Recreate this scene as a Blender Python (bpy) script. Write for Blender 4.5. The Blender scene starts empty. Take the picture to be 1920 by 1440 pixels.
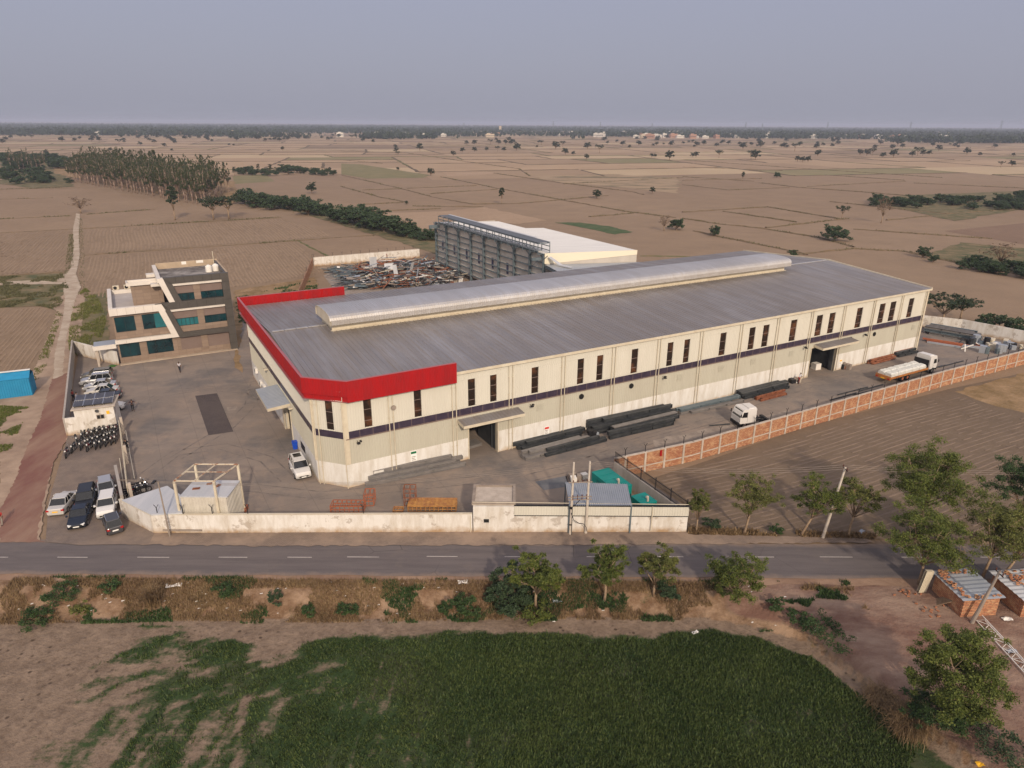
import bpy, math, random
import numpy as np
from mathutils import Vector, Matrix
rnd = random.Random(7)
R = math.radians
scene = bpy.context.scene
col = scene.collection

# ---------------------------------------------------------------- camera
CH = 38.0                       # camera height above the road, metres
FPX = 1300.0                    # focal length in photo pixels (1920 wide)
HORIZ = 231.0
PITCH = math.atan((720.0 - HORIZ) / FPX)
ROLL = R(0.33)
cd = bpy.data.cameras.new('camera'); cam = bpy.data.objects.new('camera', cd); col.objects.link(cam)
cd.sensor_width = 36.0; cd.lens = 36.0 * FPX / 1920.0
cd.clip_start = 0.5; cd.clip_end = 60000.0
cam.matrix_world = Matrix.Translation((0, 0, CH)) @ Matrix.Rotation(math.pi / 2 - PITCH, 4, 'X') @ Matrix.Rotation(ROLL, 4, 'Z')
scene.camera = cam

# ---------------------------------------------------------------- light
SUN_EL, SUN_AZ = 28.0, (0.26, -0.9656)      # low hazy sun from the front right
w = bpy.data.worlds.new('World'); scene.world = w; w.use_nodes = True
nt = w.node_tree; nt.nodes.clear()
sky = nt.nodes.new('ShaderNodeTexSky'); sky.sky_type = 'NISHITA'; sky.sun_disc = False
sky.sun_elevation = R(SUN_EL)
sky.sun_rotation = math.atan2(SUN_AZ[0], SUN_AZ[1])
sky.air_density = 1.3; sky.dust_density = 4.0; sky.ozone_density = 1.5; sky.altitude = 200
mixn = nt.nodes.new('ShaderNodeMix'); mixn.data_type = 'RGBA'
mixn.inputs[0].default_value = 0.93
nt.links.new(sky.outputs[0], mixn.inputs[6])
tc = nt.nodes.new('ShaderNodeTexCoord'); sp = nt.nodes.new('ShaderNodeSeparateXYZ'); rmp = nt.nodes.new('ShaderNodeValToRGB')
nt.links.new(tc.outputs['Generated'], sp.inputs[0]); nt.links.new(sp.outputs[2], rmp.inputs[0])
e = rmp.color_ramp.elements
e[0].position = 0.0; e[0].color = (2.62, 2.66, 3.22, 1)       # pale dusty air at the horizon
e[1].position = 0.30; e[1].color = (2.92, 3.05, 4.20, 1)      # lavender grey overhead
nt.links.new(rmp.outputs[0], mixn.inputs[7])
_dot = nt.nodes.new('ShaderNodeVectorMath'); _dot.operation = 'DOT_PRODUCT'; _dot.inputs[1].default_value = (SUN_AZ[0], SUN_AZ[1], 0.25)
nt.links.new(tc.outputs['Generated'], _dot.inputs[0])
_mr = nt.nodes.new('ShaderNodeMapRange'); _mr.inputs[1].default_value = -0.5; _mr.inputs[2].default_value = 1.0; _mr.inputs[3].default_value = 0.0; _mr.inputs[4].default_value = 1.0
nt.links.new(_dot.outputs['Value'], _mr.inputs[0])      # dusty air is brighter round the sun, behind the camera
_vs = nt.nodes.new('ShaderNodeVectorMath'); _vs.operation = 'SCALE'; _vs.inputs[0].default_value = (6.6, 5.4, 3.9)
nt.links.new(_mr.outputs[0], _vs.inputs['Scale'])
_vm = nt.nodes.new('ShaderNodeVectorMath'); _vm.operation = 'ADD'
nt.links.new(mixn.outputs[2], _vm.inputs[0]); nt.links.new(_vs.outputs[0], _vm.inputs[1])
bg = nt.nodes.new('ShaderNodeBackground'); bg.inputs[1].default_value = 0.10
wo = nt.nodes.new('ShaderNodeOutputWorld')
nt.links.new(_vm.outputs[0], bg.inputs[0]); nt.links.new(bg.outputs[0], wo.inputs[0])
sd = bpy.data.lights.new('sun', 'SUN'); sun = bpy.data.objects.new('sun', sd); col.objects.link(sun)
sd.energy = 2.5; sd.angle = R(2.0); sd.color = (1.0, 0.82, 0.63)
_s = Vector((SUN_AZ[0] * math.cos(R(SUN_EL)), SUN_AZ[1] * math.cos(R(SUN_EL)), math.sin(R(SUN_EL))))
sun.rotation_euler = _s.to_track_quat('Z', 'Y').to_euler(); sun.location = (60, -100, 90)
scene.view_settings.view_transform = 'Standard'; scene.view_settings.look = 'None'
scene.view_settings.exposure = 0.35; scene.view_settings.gamma = 1.0
scene.cycles.max_bounces = 6; scene.cycles.volume_bounces = 0; scene.cycles.transparent_max_bounces = 8
try: scene.cycles.use_denoising = True
except Exception: pass

# ---------------------------------------------------------------- helpers
_cp, _sp, _cr, _sr = math.cos(PITCH), math.sin(PITCH), math.cos(ROLL), math.sin(ROLL)
def G(px, py, z=0.0):
    """the place on level z that stands at photo pixel (px, py)"""
    a, b = px - 960.0, 720.0 - py
    a2, b2 = a * _cr - b * _sr, a * _sr + b * _cr
    d = (a2, _cp * FPX + _sp * b2, -_sp * FPX + _cp * b2)
    t = (z - CH) / d[2]
    return Vector((d[0] * t, d[1] * t, z))

def mesh_np(name, V, F, mats=(), smooth=False, fm=None):
    """V (n,3) float, F (m,k) int quads or tris"""
    me = bpy.data.meshes.new(name)
    V = np.asarray(V, dtype=np.float32); F = np.asarray(F, dtype=np.int32); k = F.shape[1]
    me.vertices.add(len(V)); me.vertices.foreach_set('co', V.ravel())
    me.loops.add(F.size); me.loops.foreach_set('vertex_index', F.ravel())
    me.polygons.add(len(F)); me.polygons.foreach_set('loop_start', np.arange(0, F.size, k, dtype=np.int32))
    me.polygons.foreach_set('loop_total', np.full(len(F), k, dtype=np.int32))
    for m in mats: me.materials.append(m)
    if fm is not None: me.polygons.foreach_set('material_index', np.asarray(fm, dtype=np.int32))
    if smooth: me.polygons.foreach_set('use_smooth', np.ones(len(F), dtype=bool))
    me.update(calc_edges=True)
    return me

def tag(o, label=None, cat=None, group=None, kind=None):
    if label: o['label'] = label
    if cat: o['category'] = cat
    if group: o['group'] = group
    if kind: o['kind'] = kind
    return o

def link(name, me, parent=None, loc=None, rot=None):
    o = bpy.data.objects.new(name, me); col.objects.link(o)
    if parent is not None: o.parent = parent
    if loc is not None: o.location = loc
    if rot is not None: o.rotation_euler = rot
    return o

def empty(name, loc=(0, 0, 0), rz=0.0, label=None, cat=None, group=None):
    o = bpy.data.objects.new(name, None); col.objects.link(o)
    o.empty_display_size = 0.3
    o.location = loc; o.rotation_euler = (0, 0, rz)
    return tag(o, label, cat, group)

KIDS = {}
def copy_tree(o, parent=None, label=None, group=None, loc=None, rz=None, scale=None):
    c = o.copy(); col.objects.link(c); c.parent = parent
    for ch in o.children: copy_tree(ch, c)
    if label: c['label'] = label
    if group: c['group'] = group
    if loc is not None: c.location = loc
    if rz is not None: c.rotation_euler = (0, 0, rz)
    if scale is not None: c.scale = scale if hasattr(scale, '__len__') else (scale,) * 3
    return c

class MB:
    """mesh builder: collects pieces into ONE mesh object"""
    def __init__(s): s.v = []; s.f = []; s.m = []
    def add(s, vs, fs, m=0):
        n = len(s.v); s.v += [tuple(p) for p in vs]; s.f += [tuple(i + n for i in f) for f in fs]; s.m += [m] * len(fs); return s
    def box(s, a, b, m=0):
        (x0, y0, z0), (x1, y1, z1) = a, b
        return s.add([(x0,y0,z0),(x1,y0,z0),(x1,y1,z0),(x0,y1,z0),(x0,y0,z1),(x1,y0,z1),(x1,y1,z1),(x0,y1,z1)],
                     [(0,3,2,1),(4,5,6,7),(0,1,5,4),(1,2,6,5),(2,3,7,6),(3,0,4,7)], m)
    def obox(s, p0, p1, w, h, m=0, up=(0,0,1)):
        """a bar from p0 to p1, w wide, h high, centred"""
        p0, p1 = Vector(p0), Vector(p1); d = (p1 - p0).normalized(); up = Vector(up)
        if abs(d.dot(up)) > 0.98: up = Vector((0, 1, 0))
        a = d.cross(up).normalized() * w / 2; b = a.cross(d).normalized() * h / 2
        vs = [p0-a-b, p0+a-b, p0+a+b, p0-a+b, p1-a-b, p1+a-b, p1+a+b, p1-a+b]
        return s.add(vs, [(0,3,2,1),(4,5,6,7),(0,1,5,4),(1,2,6,5),(2,3,7,6),(3,0,4,7)], m)
    def cyl(s, p0, p1, r0, r1=None, n=8, m=0, caps=True):
        if r1 is None: r1 = r0
        p0, p1 = Vector(p0), Vector(p1); d = (p1 - p0).normalized()
        a = d.orthogonal().normalized(); b = d.cross(a)
        vs = []
        for p, r in ((p0, r0), (p1, r1)):
            for i in range(n):
                t = 2 * math.pi * i / n; vs.append(p + (a * math.cos(t) + b * math.sin(t)) * r)
        fs = [(i, (i+1) % n, n + (i+1) % n, n + i) for i in range(n)]
        if caps: fs += [tuple(range(n))[::-1], tuple(range(n, 2*n))]
        return s.add(vs, fs, m)
    def path(s, pts, rs, n=6, m=0):
        pts = [Vector(p) for p in pts]; vs = []; a = None
        for i, p in enumerate(pts):
            d = (pts[min(i+1, len(pts)-1)] - pts[max(i-1, 0)]).normalized()
            a = d.orthogonal().normalized() if a is None else (a - d * a.dot(d)).normalized()
            b = d.cross(a); r = rs[i] if hasattr(rs, '__len__') else rs
            for k in range(n):
                t = 2*math.pi*k/n; vs.append(p + (a*math.cos(t) + b*math.sin(t))*r)
        fs = []
        for i in range(len(pts)-1):
            for k in range(n):
                fs.append((i*n+k, i*n+(k+1)%n, (i+1)*n+(k+1)%n, (i+1)*n+k))
        fs += [tuple(range(n))[::-1], tuple(range((len(pts)-1)*n, len(pts)*n))]
        return s.add(vs, fs, m)
    def prism(s, poly, z0, z1, m=0, mt=None):
        n = len(poly); area = sum(poly[i][0]*poly[(i+1)%n][1] - poly[(i+1)%n][0]*poly[i][1] for i in range(n))
        if area < 0: poly = poly[::-1]
        vs = [(p[0], p[1], z0) for p in poly] + [(p[0], p[1], z1) for p in poly]
        s.add(vs, [(i, (i+1) % n, n + (i+1) % n, n + i) for i in range(n)] + [tuple(range(n))[::-1]], m)
        n0 = len(s.v) - 2*n; s.f.append(tuple(n0 + n + i for i in range(n))); s.m.append(m if mt is None else mt); return s
    def xprism(s, prof, x0, x1, m=0):
        """profile in (y,z) swept along x"""
        n = len(prof); vs = [(x0, p[0], p[1]) for p in prof] + [(x1, p[0], p[1]) for p in prof]
        return s.add(vs, [(i, (i+1) % n, n + (i+1) % n, n + i) for i in range(n)] + [tuple(range(n))[::-1], tuple(range(n, 2*n))], m)
    def yprism(s, prof, y0, y1, m=0):
        """profile in (x,z) swept along y"""
        n = len(prof); vs = [(p[0], y0, p[1]) for p in prof] + [(p[0], y1, p[1]) for p in prof]
        return s.add(vs, [(i, (i+1) % n, n + (i+1) % n, n + i)[::-1] for i in range(n)] + [tuple(range(n)), tuple(range(n, 2*n))[::-1]], m)
    def each(s, name, mats, parent=None):
        """every piece added becomes an object of its own"""
        seen = {}
        def find(a):
            while seen.get(a, a) != a: a = seen[a]
            return a
        for f in s.f:
            r = find(f[0])
            for i in f: seen.setdefault(i, i); seen[find(i)] = r
        groups = {}
        for k, f in enumerate(s.f): groups.setdefault(find(f[0]), []).append(k)
        for ks in groups.values():
            ids = sorted({i for k in ks for i in s.f[k]}); mp = {i: n for n, i in enumerate(ids)}
            q = MB(); q.v = [s.v[i] for i in ids]; q.f = [tuple(mp[i] for i in s.f[k]) for k in ks]; q.m = [s.m[k] for k in ks]; q.build(name, mats, parent)
    def build(s, name, mats, parent=None, smooth=False, loc=None, rot=None):
        me = bpy.data.meshes.new(name); me.from_pydata([tuple(v) for v in s.v], [], s.f)
        for mt in (mats if isinstance(mats, (list, tuple)) else [mats]): me.materials.append(mt)
        me.polygons.foreach_set('material_index', s.m)
        if smooth: me.polygons.foreach_set('use_smooth', [True] * len(s.f))
        me.update()
        return link(name, me, parent, loc, rot)

# ---------------------------------------------------------------- materials
def mat(name, c, rough=0.8, metal=0.0, c2=None, nscale=1.0, detail=4.0, spread=(0.35, 0.65), bump=0.0, bscale=None,
        spec=0.3, stretch=None, trans=0.0):
    """plain procedural surface: two real colours broken up by noise, optional bump"""
    m = bpy.data.materials.new(name); m.use_nodes = True; t = m.node_tree; N = t.nodes; Lk = t.links
    b = N['Principled BSDF']; b.inputs['Roughness'].default_value = rough; b.inputs['Metallic'].default_value = metal
    b.inputs['Specular IOR Level'].default_value = spec
    if trans:
        b.inputs['Transmission Weight'].default_value = trans
    if c2 is None:
        b.inputs['Base Color'].default_value = (*c, 1)
    if c2 is not None or bump:
        co = N.new('ShaderNodeTexCoord'); mp = N.new('ShaderNodeMapping'); Lk.new(co.outputs['Object'], mp.inputs[0])
        if stretch: mp.inputs['Scale'].default_value = stretch
        m['_map'] = 1
    if c2 is not None:
        n = N.new('ShaderNodeTexNoise'); n.inputs['Scale'].default_value = nscale; n.inputs['Detail'].default_value = detail; n.inputs['Roughness'].default_value = 0.65
        Lk.new(mp.outputs[0], n.inputs['Vector'])
        r = N.new('ShaderNodeValToRGB'); r.color_ramp.elements[0].position = spread[0]; r.color_ramp.elements[1].position = spread[1]
        r.color_ramp.elements[0].color = (*c, 1); r.color_ramp.elements[1].color = (*c2, 1)
        Lk.new(n.outputs['Fac'], r.inputs[0]); Lk.new(r.outputs[0], b.inputs['Base Color'])
    if bump:
        n2 = N.new('ShaderNodeTexNoise'); n2.inputs['Scale'].default_value = bscale or nscale * 4; n2.inputs['Detail'].default_value = 5
        Lk.new(mp.outputs[0], n2.inputs['Vector'])
        bp = N.new('ShaderNodeBump'); bp.inputs['Strength'].default_value = 1.0; bp.inputs['Distance'].default_value = bump
        Lk.new(n2.outputs['Fac'], bp.inputs['Height']); Lk.new(bp.outputs[0], b.inputs['Normal'])
    return m

class NT:
    """small node-writing helper"""
    def __init__(s, name):
        s.mat = bpy.data.materials.new(name); s.mat.use_nodes = True; s.t = s.mat.node_tree; s.N = s.t.nodes
        s.b = s.N['Principled BSDF']; s.b.inputs['Roughness'].default_value = 0.9; s.b.inputs['Specular IOR Level'].default_value = 0.2
        s.co = s.N.new('ShaderNodeTexCoord').outputs['Object']
    def put(s, sock, v):
        if hasattr(v, 'default_value') or hasattr(v, 'is_linked'): s.t.links.new(v, sock)
        else: sock.default_value = v
    def noise(s, scale, detail=4, rough=0.6, vec=None, dist=0.0):
        n = s.N.new('ShaderNodeTexNoise'); s.put(n.inputs['Vector'], vec if vec is not None else s.co)
        n.inputs['Scale'].default_value = scale; n.inputs['Detail'].default_value = detail; n.inputs['Roughness'].default_value = rough
        n.inputs['Distortion'].default_value = dist; return n.outputs['Fac']
    def mapping(s, scale=(1,1,1), rot=0.0, loc=(0,0,0), vec=None):
        n = s.N.new('ShaderNodeMapping'); s.put(n.inputs[0], vec if vec is not None else s.co)
        n.inputs['Scale'].default_value = scale; n.inputs['Rotation'].default_value = (0, 0, rot); n.inputs['Location'].default_value = loc
        return n.outputs[0]
    def wave(s, scale, vec=None, dist=1.0, dscale=1.0, detail=2.0):
        n = s.N.new('ShaderNodeTexWave'); s.put(n.inputs['Vector'], vec if vec is not None else s.co)
        n.inputs['Scale'].default_value = scale; n.inputs['Distortion'].default_value = dist; n.inputs['Detail'].default_value = detail
        n.inputs['Detail Scale'].default_value = dscale; return n.outputs['Fac']
    def ramp(s, f, stops):
        n = s.N.new('ShaderNodeValToRGB'); s.put(n.inputs[0], f); el = n.color_ramp.elements
        while len(el) < len(stops): el.new(0.5)
        for k, (p, c) in enumerate(stops):
            el[k].position = p; el[k].color = (*c, 1) if hasattr(c, '__len__') else (c, c, c, 1)
        return n.outputs[0]
    def mix(s, f, a, b, mode='MIX'):
        n = s.N.new('ShaderNodeMix'); n.data_type = 'RGBA'; n.blend_type = mode
        s.put(n.inputs[0], f); 
        for i, v in ((6, a), (7, b)):
            s.put(n.inputs[i], (*v, 1) if isinstance(v, tuple) and len(v) == 3 else v)
        return n.outputs[2]
    def math(s, op, a, b=0.0):
        n = s.N.new('ShaderNodeMath'); n.operation = op; s.put(n.inputs[0], a); s.put(n.inputs[1], b); return n.outputs[0]
    def attr(s, name, sock='Fac'):
        n = s.N.new('ShaderNodeAttribute'); n.attribute_name = name; return n.outputs[sock]
    def color(s, c): s.put(s.b.inputs['Base Color'], c)
    def rough(s, c): s.put(s.b.inputs['Roughness'], c)
    def bump(s, h, dist=0.05, strength=1.0):
        n = s.N.new('ShaderNodeBump'); n.inputs['Distance'].default_value = dist; n.inputs['Strength'].default_value = strength
        s.put(n.inputs['Height'], h); s.t.links.new(n.outputs[0], s.b.inputs['Normal'])
def soil(name, a, b, angle=0.0, pitch=0.9, furrow=0.06, track=0.0, fine=2.2, amt=0.35):
    """dry tilled soil with real furrow relief"""
    n = NT(name)
    v = n.mapping(rot=angle)
    broad = n.noise(0.035, 5, 0.6); mid = n.noise(0.35, 5, 0.7); small = n.noise(fine, 4, 0.7)
    c = n.mix(n.ramp(broad, [(0.3, 0.0), (0.7, 1.0)]), a, b)
    c = n.mix(n.math('MULTIPLY', n.ramp(mid, [(0.35, 0.0), (0.75, 1.0)]), 0.55), c, tuple(x * 0.72 for x in a))
    wv = n.wave(0.314 / pitch, v, dist=7.0, dscale=0.05, detail=2.0)
    if amt: c = n.mix(n.math('MULTIPLY', n.math('MULTIPLY', n.ramp(wv, [(0.15, 1.0), (0.6, 0.0)]), n.ramp(n.noise(0.09, 4), [(0.35, 0.2), (0.6, 1.0)])), amt), c, tuple(x * 0.5 for x in a))
    c = n.mix(n.math('MULTIPLY', n.ramp(small, [(0.45, 0.0), (0.8, 1.0)]), 0.35), c, tuple(min(1, x * 1.25) for x in b))
    n.color(c)
    if furrow: n.bump(small, furrow)
    elif not furrow: n.bump(small, 0.04)
    return n.mat

SOIL_A, SOIL_B = (0.218, 0.153, 0.100), (0.272, 0.195, 0.129)
M = {}
M['soil'] = soil('dry_soil', SOIL_A, SOIL_B, angle=0.35, furrow=0.05, amt=0.0)
M['soil_v'] = soil('tilled_soil_up', (0.205, 0.145, 0.094), (0.250, 0.179, 0.118), angle=R(29), pitch=1.05, furrow=0.0, amt=0.0)
M['soil_plough'] = soil('ploughed_soil', (0.136, 0.099, 0.068), (0.176, 0.130, 0.090), angle=R(61.6), pitch=0.75, furrow=0.0, amt=0.0)
M['soil_ridge_dark'] = soil('plough_ridge', (0.165, 0.121, 0.088), (0.205, 0.152, 0.113), furrow=0.0, amt=0.0)
M['soil_ridge'] = soil('furrow_ridge', (0.232, 0.165, 0.108), (0.278, 0.200, 0.133), furrow=0.0, amt=0.0)
M['soil_brown'] = soil('brown_turned_soil', (0.18, 0.118, 0.080), (0.215, 0.145, 0.10), angle=0.3, furrow=0.06, amt=0.1)
M['soil_pale'] = soil('pale_dug_soil', (0.32, 0.225, 0.15), (0.40, 0.29, 0.20), angle=0.9, pitch=2.2, furrow=0.4, amt=0.0)
M['dry_grass'] = mat('dry_grass_ground', (0.16, 0.105, 0.045), 0.95, c2=(0.30, 0.20, 0.11), nscale=0.35, detail=8, bump=0.12, bscale=3)
M['scrub'] = mat('scrub_ground', (0.055, 0.07, 0.025), 0.95, c2=(0.20, 0.145, 0.08), nscale=0.25, detail=8, bump=0.15, bscale=2)
M['bund'] = mat('bund_grass', (0.085, 0.068, 0.036), 0.95, c2=(0.17, 0.115, 0.068), nscale=0.6, detail=6, bump=0.1, bscale=3)
M['bund_far'] = mat('bund_far', (0.08, 0.065, 0.04), 0.95, c2=(0.15, 0.105, 0.065), nscale=0.05, detail=6)
M['bund_green'] = mat('bund_green_grass', (0.055, 0.085, 0.025), 0.95, c2=(0.16, 0.12, 0.06), nscale=0.5, detail=6, bump=0.1, bscale=3)
M['green_field'] = mat('green_field', (0.035, 0.07, 0.022), 0.95, c2=(0.085, 0.105, 0.045), nscale=0.3, detail=6, bump=0.1, bscale=3)
M['olive_field'] = mat('olive_field', (0.145, 0.135, 0.06), 0.95, c2=(0.20, 0.165, 0.085), nscale=0.1, detail=6)

def m_ground():
    n = NT('ground')
    a = n.noise(0.004, 6, 0.6); b = n.noise(0.08, 6, 0.7); c = n.noise(1.8, 4, 0.7)
    k = n.mix(n.ramp(a, [(0.35, 0.0), (0.65, 1.0)]), SOIL_A, SOIL_B)
    k = n.mix(n.math('MULTIPLY', n.ramp(b, [(0.4, 0.0), (0.7, 1.0)]), 0.5), k, (0.165, 0.118, 0.078))
    k = n.mix(n.math('MULTIPLY', n.ramp(c, [(0.5, 0.0), (0.8, 1.0)]), 0.4), k, (0.35, 0.26, 0.19))
    n.color(k); n.bump(c, 0.06); return n.mat
M['ground'] = m_ground()

def m_road():
    n = NT('asphalt')
    v = n.mapping(scale=(0.12, 1.3, 1)); a = n.noise(1.0, 6, 0.7, v); b = n.noise(0.35, 6, 0.7); c = n.noise(14, 3)
    k = n.mix(n.ramp(a, [(0.3, 0.0), (0.7, 1.0)]), (0.095, 0.083, 0.084), (0.138, 0.120, 0.117))
    k = n.mix(n.math('MULTIPLY', n.ramp(b, [(0.55, 0.0), (0.72, 1.0)]), 0.5), k, (0.155, 0.13, 0.115))
    sx = n.N.new('ShaderNodeSeparateXYZ'); n.t.links.new(n.co, sx.inputs[0])
    edge = n.math('ABSOLUTE', n.math('SUBTRACT', sx.outputs[1], 54.6))
    edge = n.math('ADD', edge, n.math('MULTIPLY', n.math('SUBTRACT', n.noise(0.5, 6, 0.7), 0.5), 1.6))
    k = n.mix(n.ramp(n.math('MULTIPLY', edge, 0.2), [(0.42, 0.0), (0.56, 0.85)]), k, (0.235, 0.175, 0.135))
    k = n.mix(n.math('MULTIPLY', n.ramp(c, [(0.5, 0.0), (0.8, 1.0)]), 0.25), k, (0.22, 0.20, 0.19))
    vor = n.N.new('ShaderNodeTexVoronoi'); vor.feature = 'DISTANCE_TO_EDGE'; vor.inputs['Scale'].default_value = 0.16
    n.t.links.new(n.mapping(scale=(1, 1.2, 1), vec=None), vor.inputs['Vector'])
    crack = n.ramp(vor.outputs['Distance'], [(0.0, 1.0), (0.006, 0.0)])
    k = n.mix(n.math('MULTIPLY', crack, n.ramp(n.noise(0.1, 3), [(0.5, 0.0), (0.6, 0.7)])), k, (0.03, 0.028, 0.027))
    n.color(k); n.rough(0.8); n.bump(c, 0.01); return n.mat
M['road'] = m_road()

def m_yard():
    n = NT('yard_concrete')
    a = n.noise(0.05, 7, 0.68); b = n.noise(0.22, 7, 0.72, dist=0.6); c = n.noise(6, 4)
    st = n.noise(0.5, 6, 0.7, n.mapping(scale=(0.15, 1.0, 1), rot=R(-25)))
    k = n.mix(n.ramp(a, [(0.38, 0.0), (0.62, 1.0)]), (0.175, 0.145, 0.124), (0.235, 0.195, 0.165))
    k = n.mix(n.math('MULTIPLY', n.ramp(b, [(0.48, 0.0), (0.66, 1.0)]), 0.6), k, (0.285, 0.220, 0.172))
    k = n.mix(n.math('MULTIPLY', n.ramp(n.noise(0.09, 6, 0.7, n.mapping(loc=(31, 7, 0))), [(0.5, 0.0), (0.62, 1.0)]), 0.7), k, (0.115, 0.110, 0.110))
    k = n.mix(n.math('MULTIPLY', n.ramp(st, [(0.5, 0.0), (0.7, 1.0)]), 0.35), k, (0.30, 0.25, 0.205))
    br = n.N.new('ShaderNodeTexBrick'); n.t.links.new(n.mapping(rot=R(-29.4)), br.inputs['Vector'])
    br.offset = 0.0; br.inputs['Scale'].default_value = 1.0; br.inputs['Brick Width'].default_value = 4.5; br.inputs['Row Height'].default_value = 4.5; br.inputs['Mortar Size'].default_value = 0.035
    k = n.mix(n.math('MULTIPLY', br.outputs['Fac'], 0.35), k, (0.09, 0.08, 0.07))
    n.color(k); n.rough(0.85); n.bump(c, 0.01); return n.mat
M['yard'] = m_yard()

def m_paver(name, c1, c2, dust, amt=0.6, rot=0.0, w=0.25, h=0.12):
    n = NT(name)
    br = n.N.new('ShaderNodeTexBrick'); n.t.links.new(n.mapping(rot=rot), br.inputs['Vector'])
    br.inputs['Scale'].default_value = 1.0; br.inputs['Brick Width'].default_value = w; br.inputs['Row Height'].default_value = h; br.inputs['Mortar Size'].default_value = 0.012
    br.inputs['Color1'].default_value = (*c1, 1); br.inputs['Color2'].default_value = (*c2, 1); br.inputs['Mortar'].default_value = (c1[0]*0.5, c1[1]*0.5, c1[2]*0.5, 1)
    d = n.ramp(n.noise(0.16, 7, 0.7), [(0.4, 0.0), (0.62, 1.0)])
    k = n.mix(n.math('MULTIPLY', d, amt), br.outputs['Color'], dust)
    k = n.mix(n.math('MULTIPLY', n.ramp(n.noise(0.9, 5, 0.7), [(0.5, 0.0), (0.7, 1.0)]), 0.3), k, tuple(x * 0.7 for x in c1))
    n.color(k); n.bump(br.outputs['Fac'], -0.01); return n.mat
M['paver'] = m_paver('paving_blocks', (0.160, 0.130, 0.115), (0.195, 0.157, 0.138), (0.28, 0.215, 0.165), 0.7)
M['verge'] = m_paver('dusty_verge', (0.20, 0.155, 0.125), (0.235, 0.180, 0.145), (0.32, 0.24, 0.18), 0.9)
M['tyre'] = mat('tyre_dark_concrete', (0.125, 0.108, 0.098), 0.9, c2=(0.205, 0.172, 0.148), nscale=0.9, detail=7, spread=(.38, .6))
M['weigh'] = m_paver('dark_pavers', (0.075, 0.062, 0.062), (0.088, 0.072, 0.070), (0.11, 0.09, 0.082), 0.5, rot=R(30), w=0.5, h=0.25)
M['red_dirt'] = mat('red_dirt', (0.170, 0.078, 0.062), 0.95, c2=(0.265, 0.175, 0.125), nscale=0.16, detail=8, bump=0.04, bscale=2, stretch=(1.6, 0.5, 1), spread=(0.38, 0.68))
M['dirt'] = mat('bare_dirt', (0.20, 0.125, 0.085), 0.95, c2=(0.33, 0.225, 0.155), nscale=0.16, detail=9, bump=0.06, bscale=2.5, spread=(0.36, 0.66))
M['track'] = mat('pale_track', (0.30, 0.23, 0.17), 0.95, c2=(0.44, 0.37, 0.29), nscale=0.3, detail=8, bump=0.04, bscale=3)
M['path_light'] = mat('light_dust', (0.22, 0.155, 0.112), 0.95, c2=(0.37, 0.275, 0.20), nscale=0.22, detail=8, bump=0.05, bscale=3)

def painted_wall(name, base, dirt, low=(0.33, 0.22, 0.12), hi=2.0, peel=0.0):
    """whitewashed wall with rust coloured splash stains near the ground and worn patches"""
    n = NT(name)
    sx = n.N.new('ShaderNodeSeparateXYZ'); n.t.links.new(n.co, sx.inputs[0])
    streak = n.noise(1.0, 6, 0.7, n.mapping(scale=(1.2, 1.2, 0.25)))
    blot = n.noise(0.55, 7, 0.7)
    k = n.mix(n.math('MULTIPLY', n.ramp(streak, [(0.42, 0.0), (0.68, 1.0)]), 0.8), base, dirt)
    hgt = n.math('ADD', n.math('MULTIPLY', sx.outputs[2], 1.0 / hi), n.math('MULTIPLY', n.math('SUBTRACT', n.noise(0.7, 5, 0.7), 0.5), 0.9))
    k = n.mix(n.ramp(hgt, [(0.0, 0.95), (0.38, 0.0)]), k, low)
    k = n.mix(n.math('MULTIPLY', n.ramp(blot, [(0.56, 0.0), (0.66, 1.0)]), 0.5), k, tuple(x * 0.86 for x in base))
    if peel: k = n.mix(n.math('MULTIPLY', n.ramp(n.noise(0.42, 8, 0.75, n.mapping(loc=(3, 9, 1))), [(0.565, 0.0), (0.58, 1.0)]), peel), k, (0.30, 0.25, 0.20))
    n.color(k); n.rough(0.9); n.bump(streak, 0.01); return n.mat
M['wall_white'] = painted_wall('whitewashed_wall', (0.63, 0.61, 0.575), (0.44, 0.39, 0.32), peel=0.6)
M['plinth_white'] = painted_wall('white_plinth', (0.64, 0.63, 0.60), (0.48, 0.44, 0.375), low=(0.45, 0.34, 0.22), hi=1.4)
M['wall_grey'] = painted_wall('grey_plaster_wall', (0.36, 0.33, 0.30), (0.27, 0.24, 0.21))
M['cream'] = mat('cream_sheet', (0.525, 0.505, 0.435), 0.55, c2=(0.565, 0.545, 0.475), nscale=0.5, stretch=(1, 1, 0.2))
M['grey_cream'] = mat('grey_cream_sheet', (0.415, 0.395, 0.325), 0.55, c2=(0.445, 0.43, 0.355), nscale=0.5, stretch=(1, 1, 0.2))
M['trim'] = mat('cream_trim', (0.56, 0.51, 0.40), 0.5, c2=(0.48, 0.42, 0.32), nscale=0.8)
M['red'] = mat('red_sheet', (0.335, 0.008, 0.010), 0.55, c2=(0.255, 0.012, 0.014), nscale=0.7, stretch=(1, 1, .25), spec=0.15)
M['purple'] = mat('violet_glass_band', (0.032, 0.024, 0.042), 0.35, c2=(0.050, 0.038, 0.060), nscale=1.2)
M['brown_glaze'] = mat('brown_glazing', (0.022, 0.014, 0.010), 0.25, c2=(0.16, 0.065, 0.028), nscale=0.35, spread=(0.5, 0.75))
M['dark'] = mat('dark_steel', (0.02, 0.02, 0.022), 0.5, 0.3)
M['black'] = mat('black_rubber', (0.012, 0.012, 0.012), 0.8)
M['steel_blue'] = mat('blue_grey_primer_steel', (0.10, 0.135, 0.155), 0.55, 0.2, c2=(0.145, 0.18, 0.20), nscale=1.0)
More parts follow.
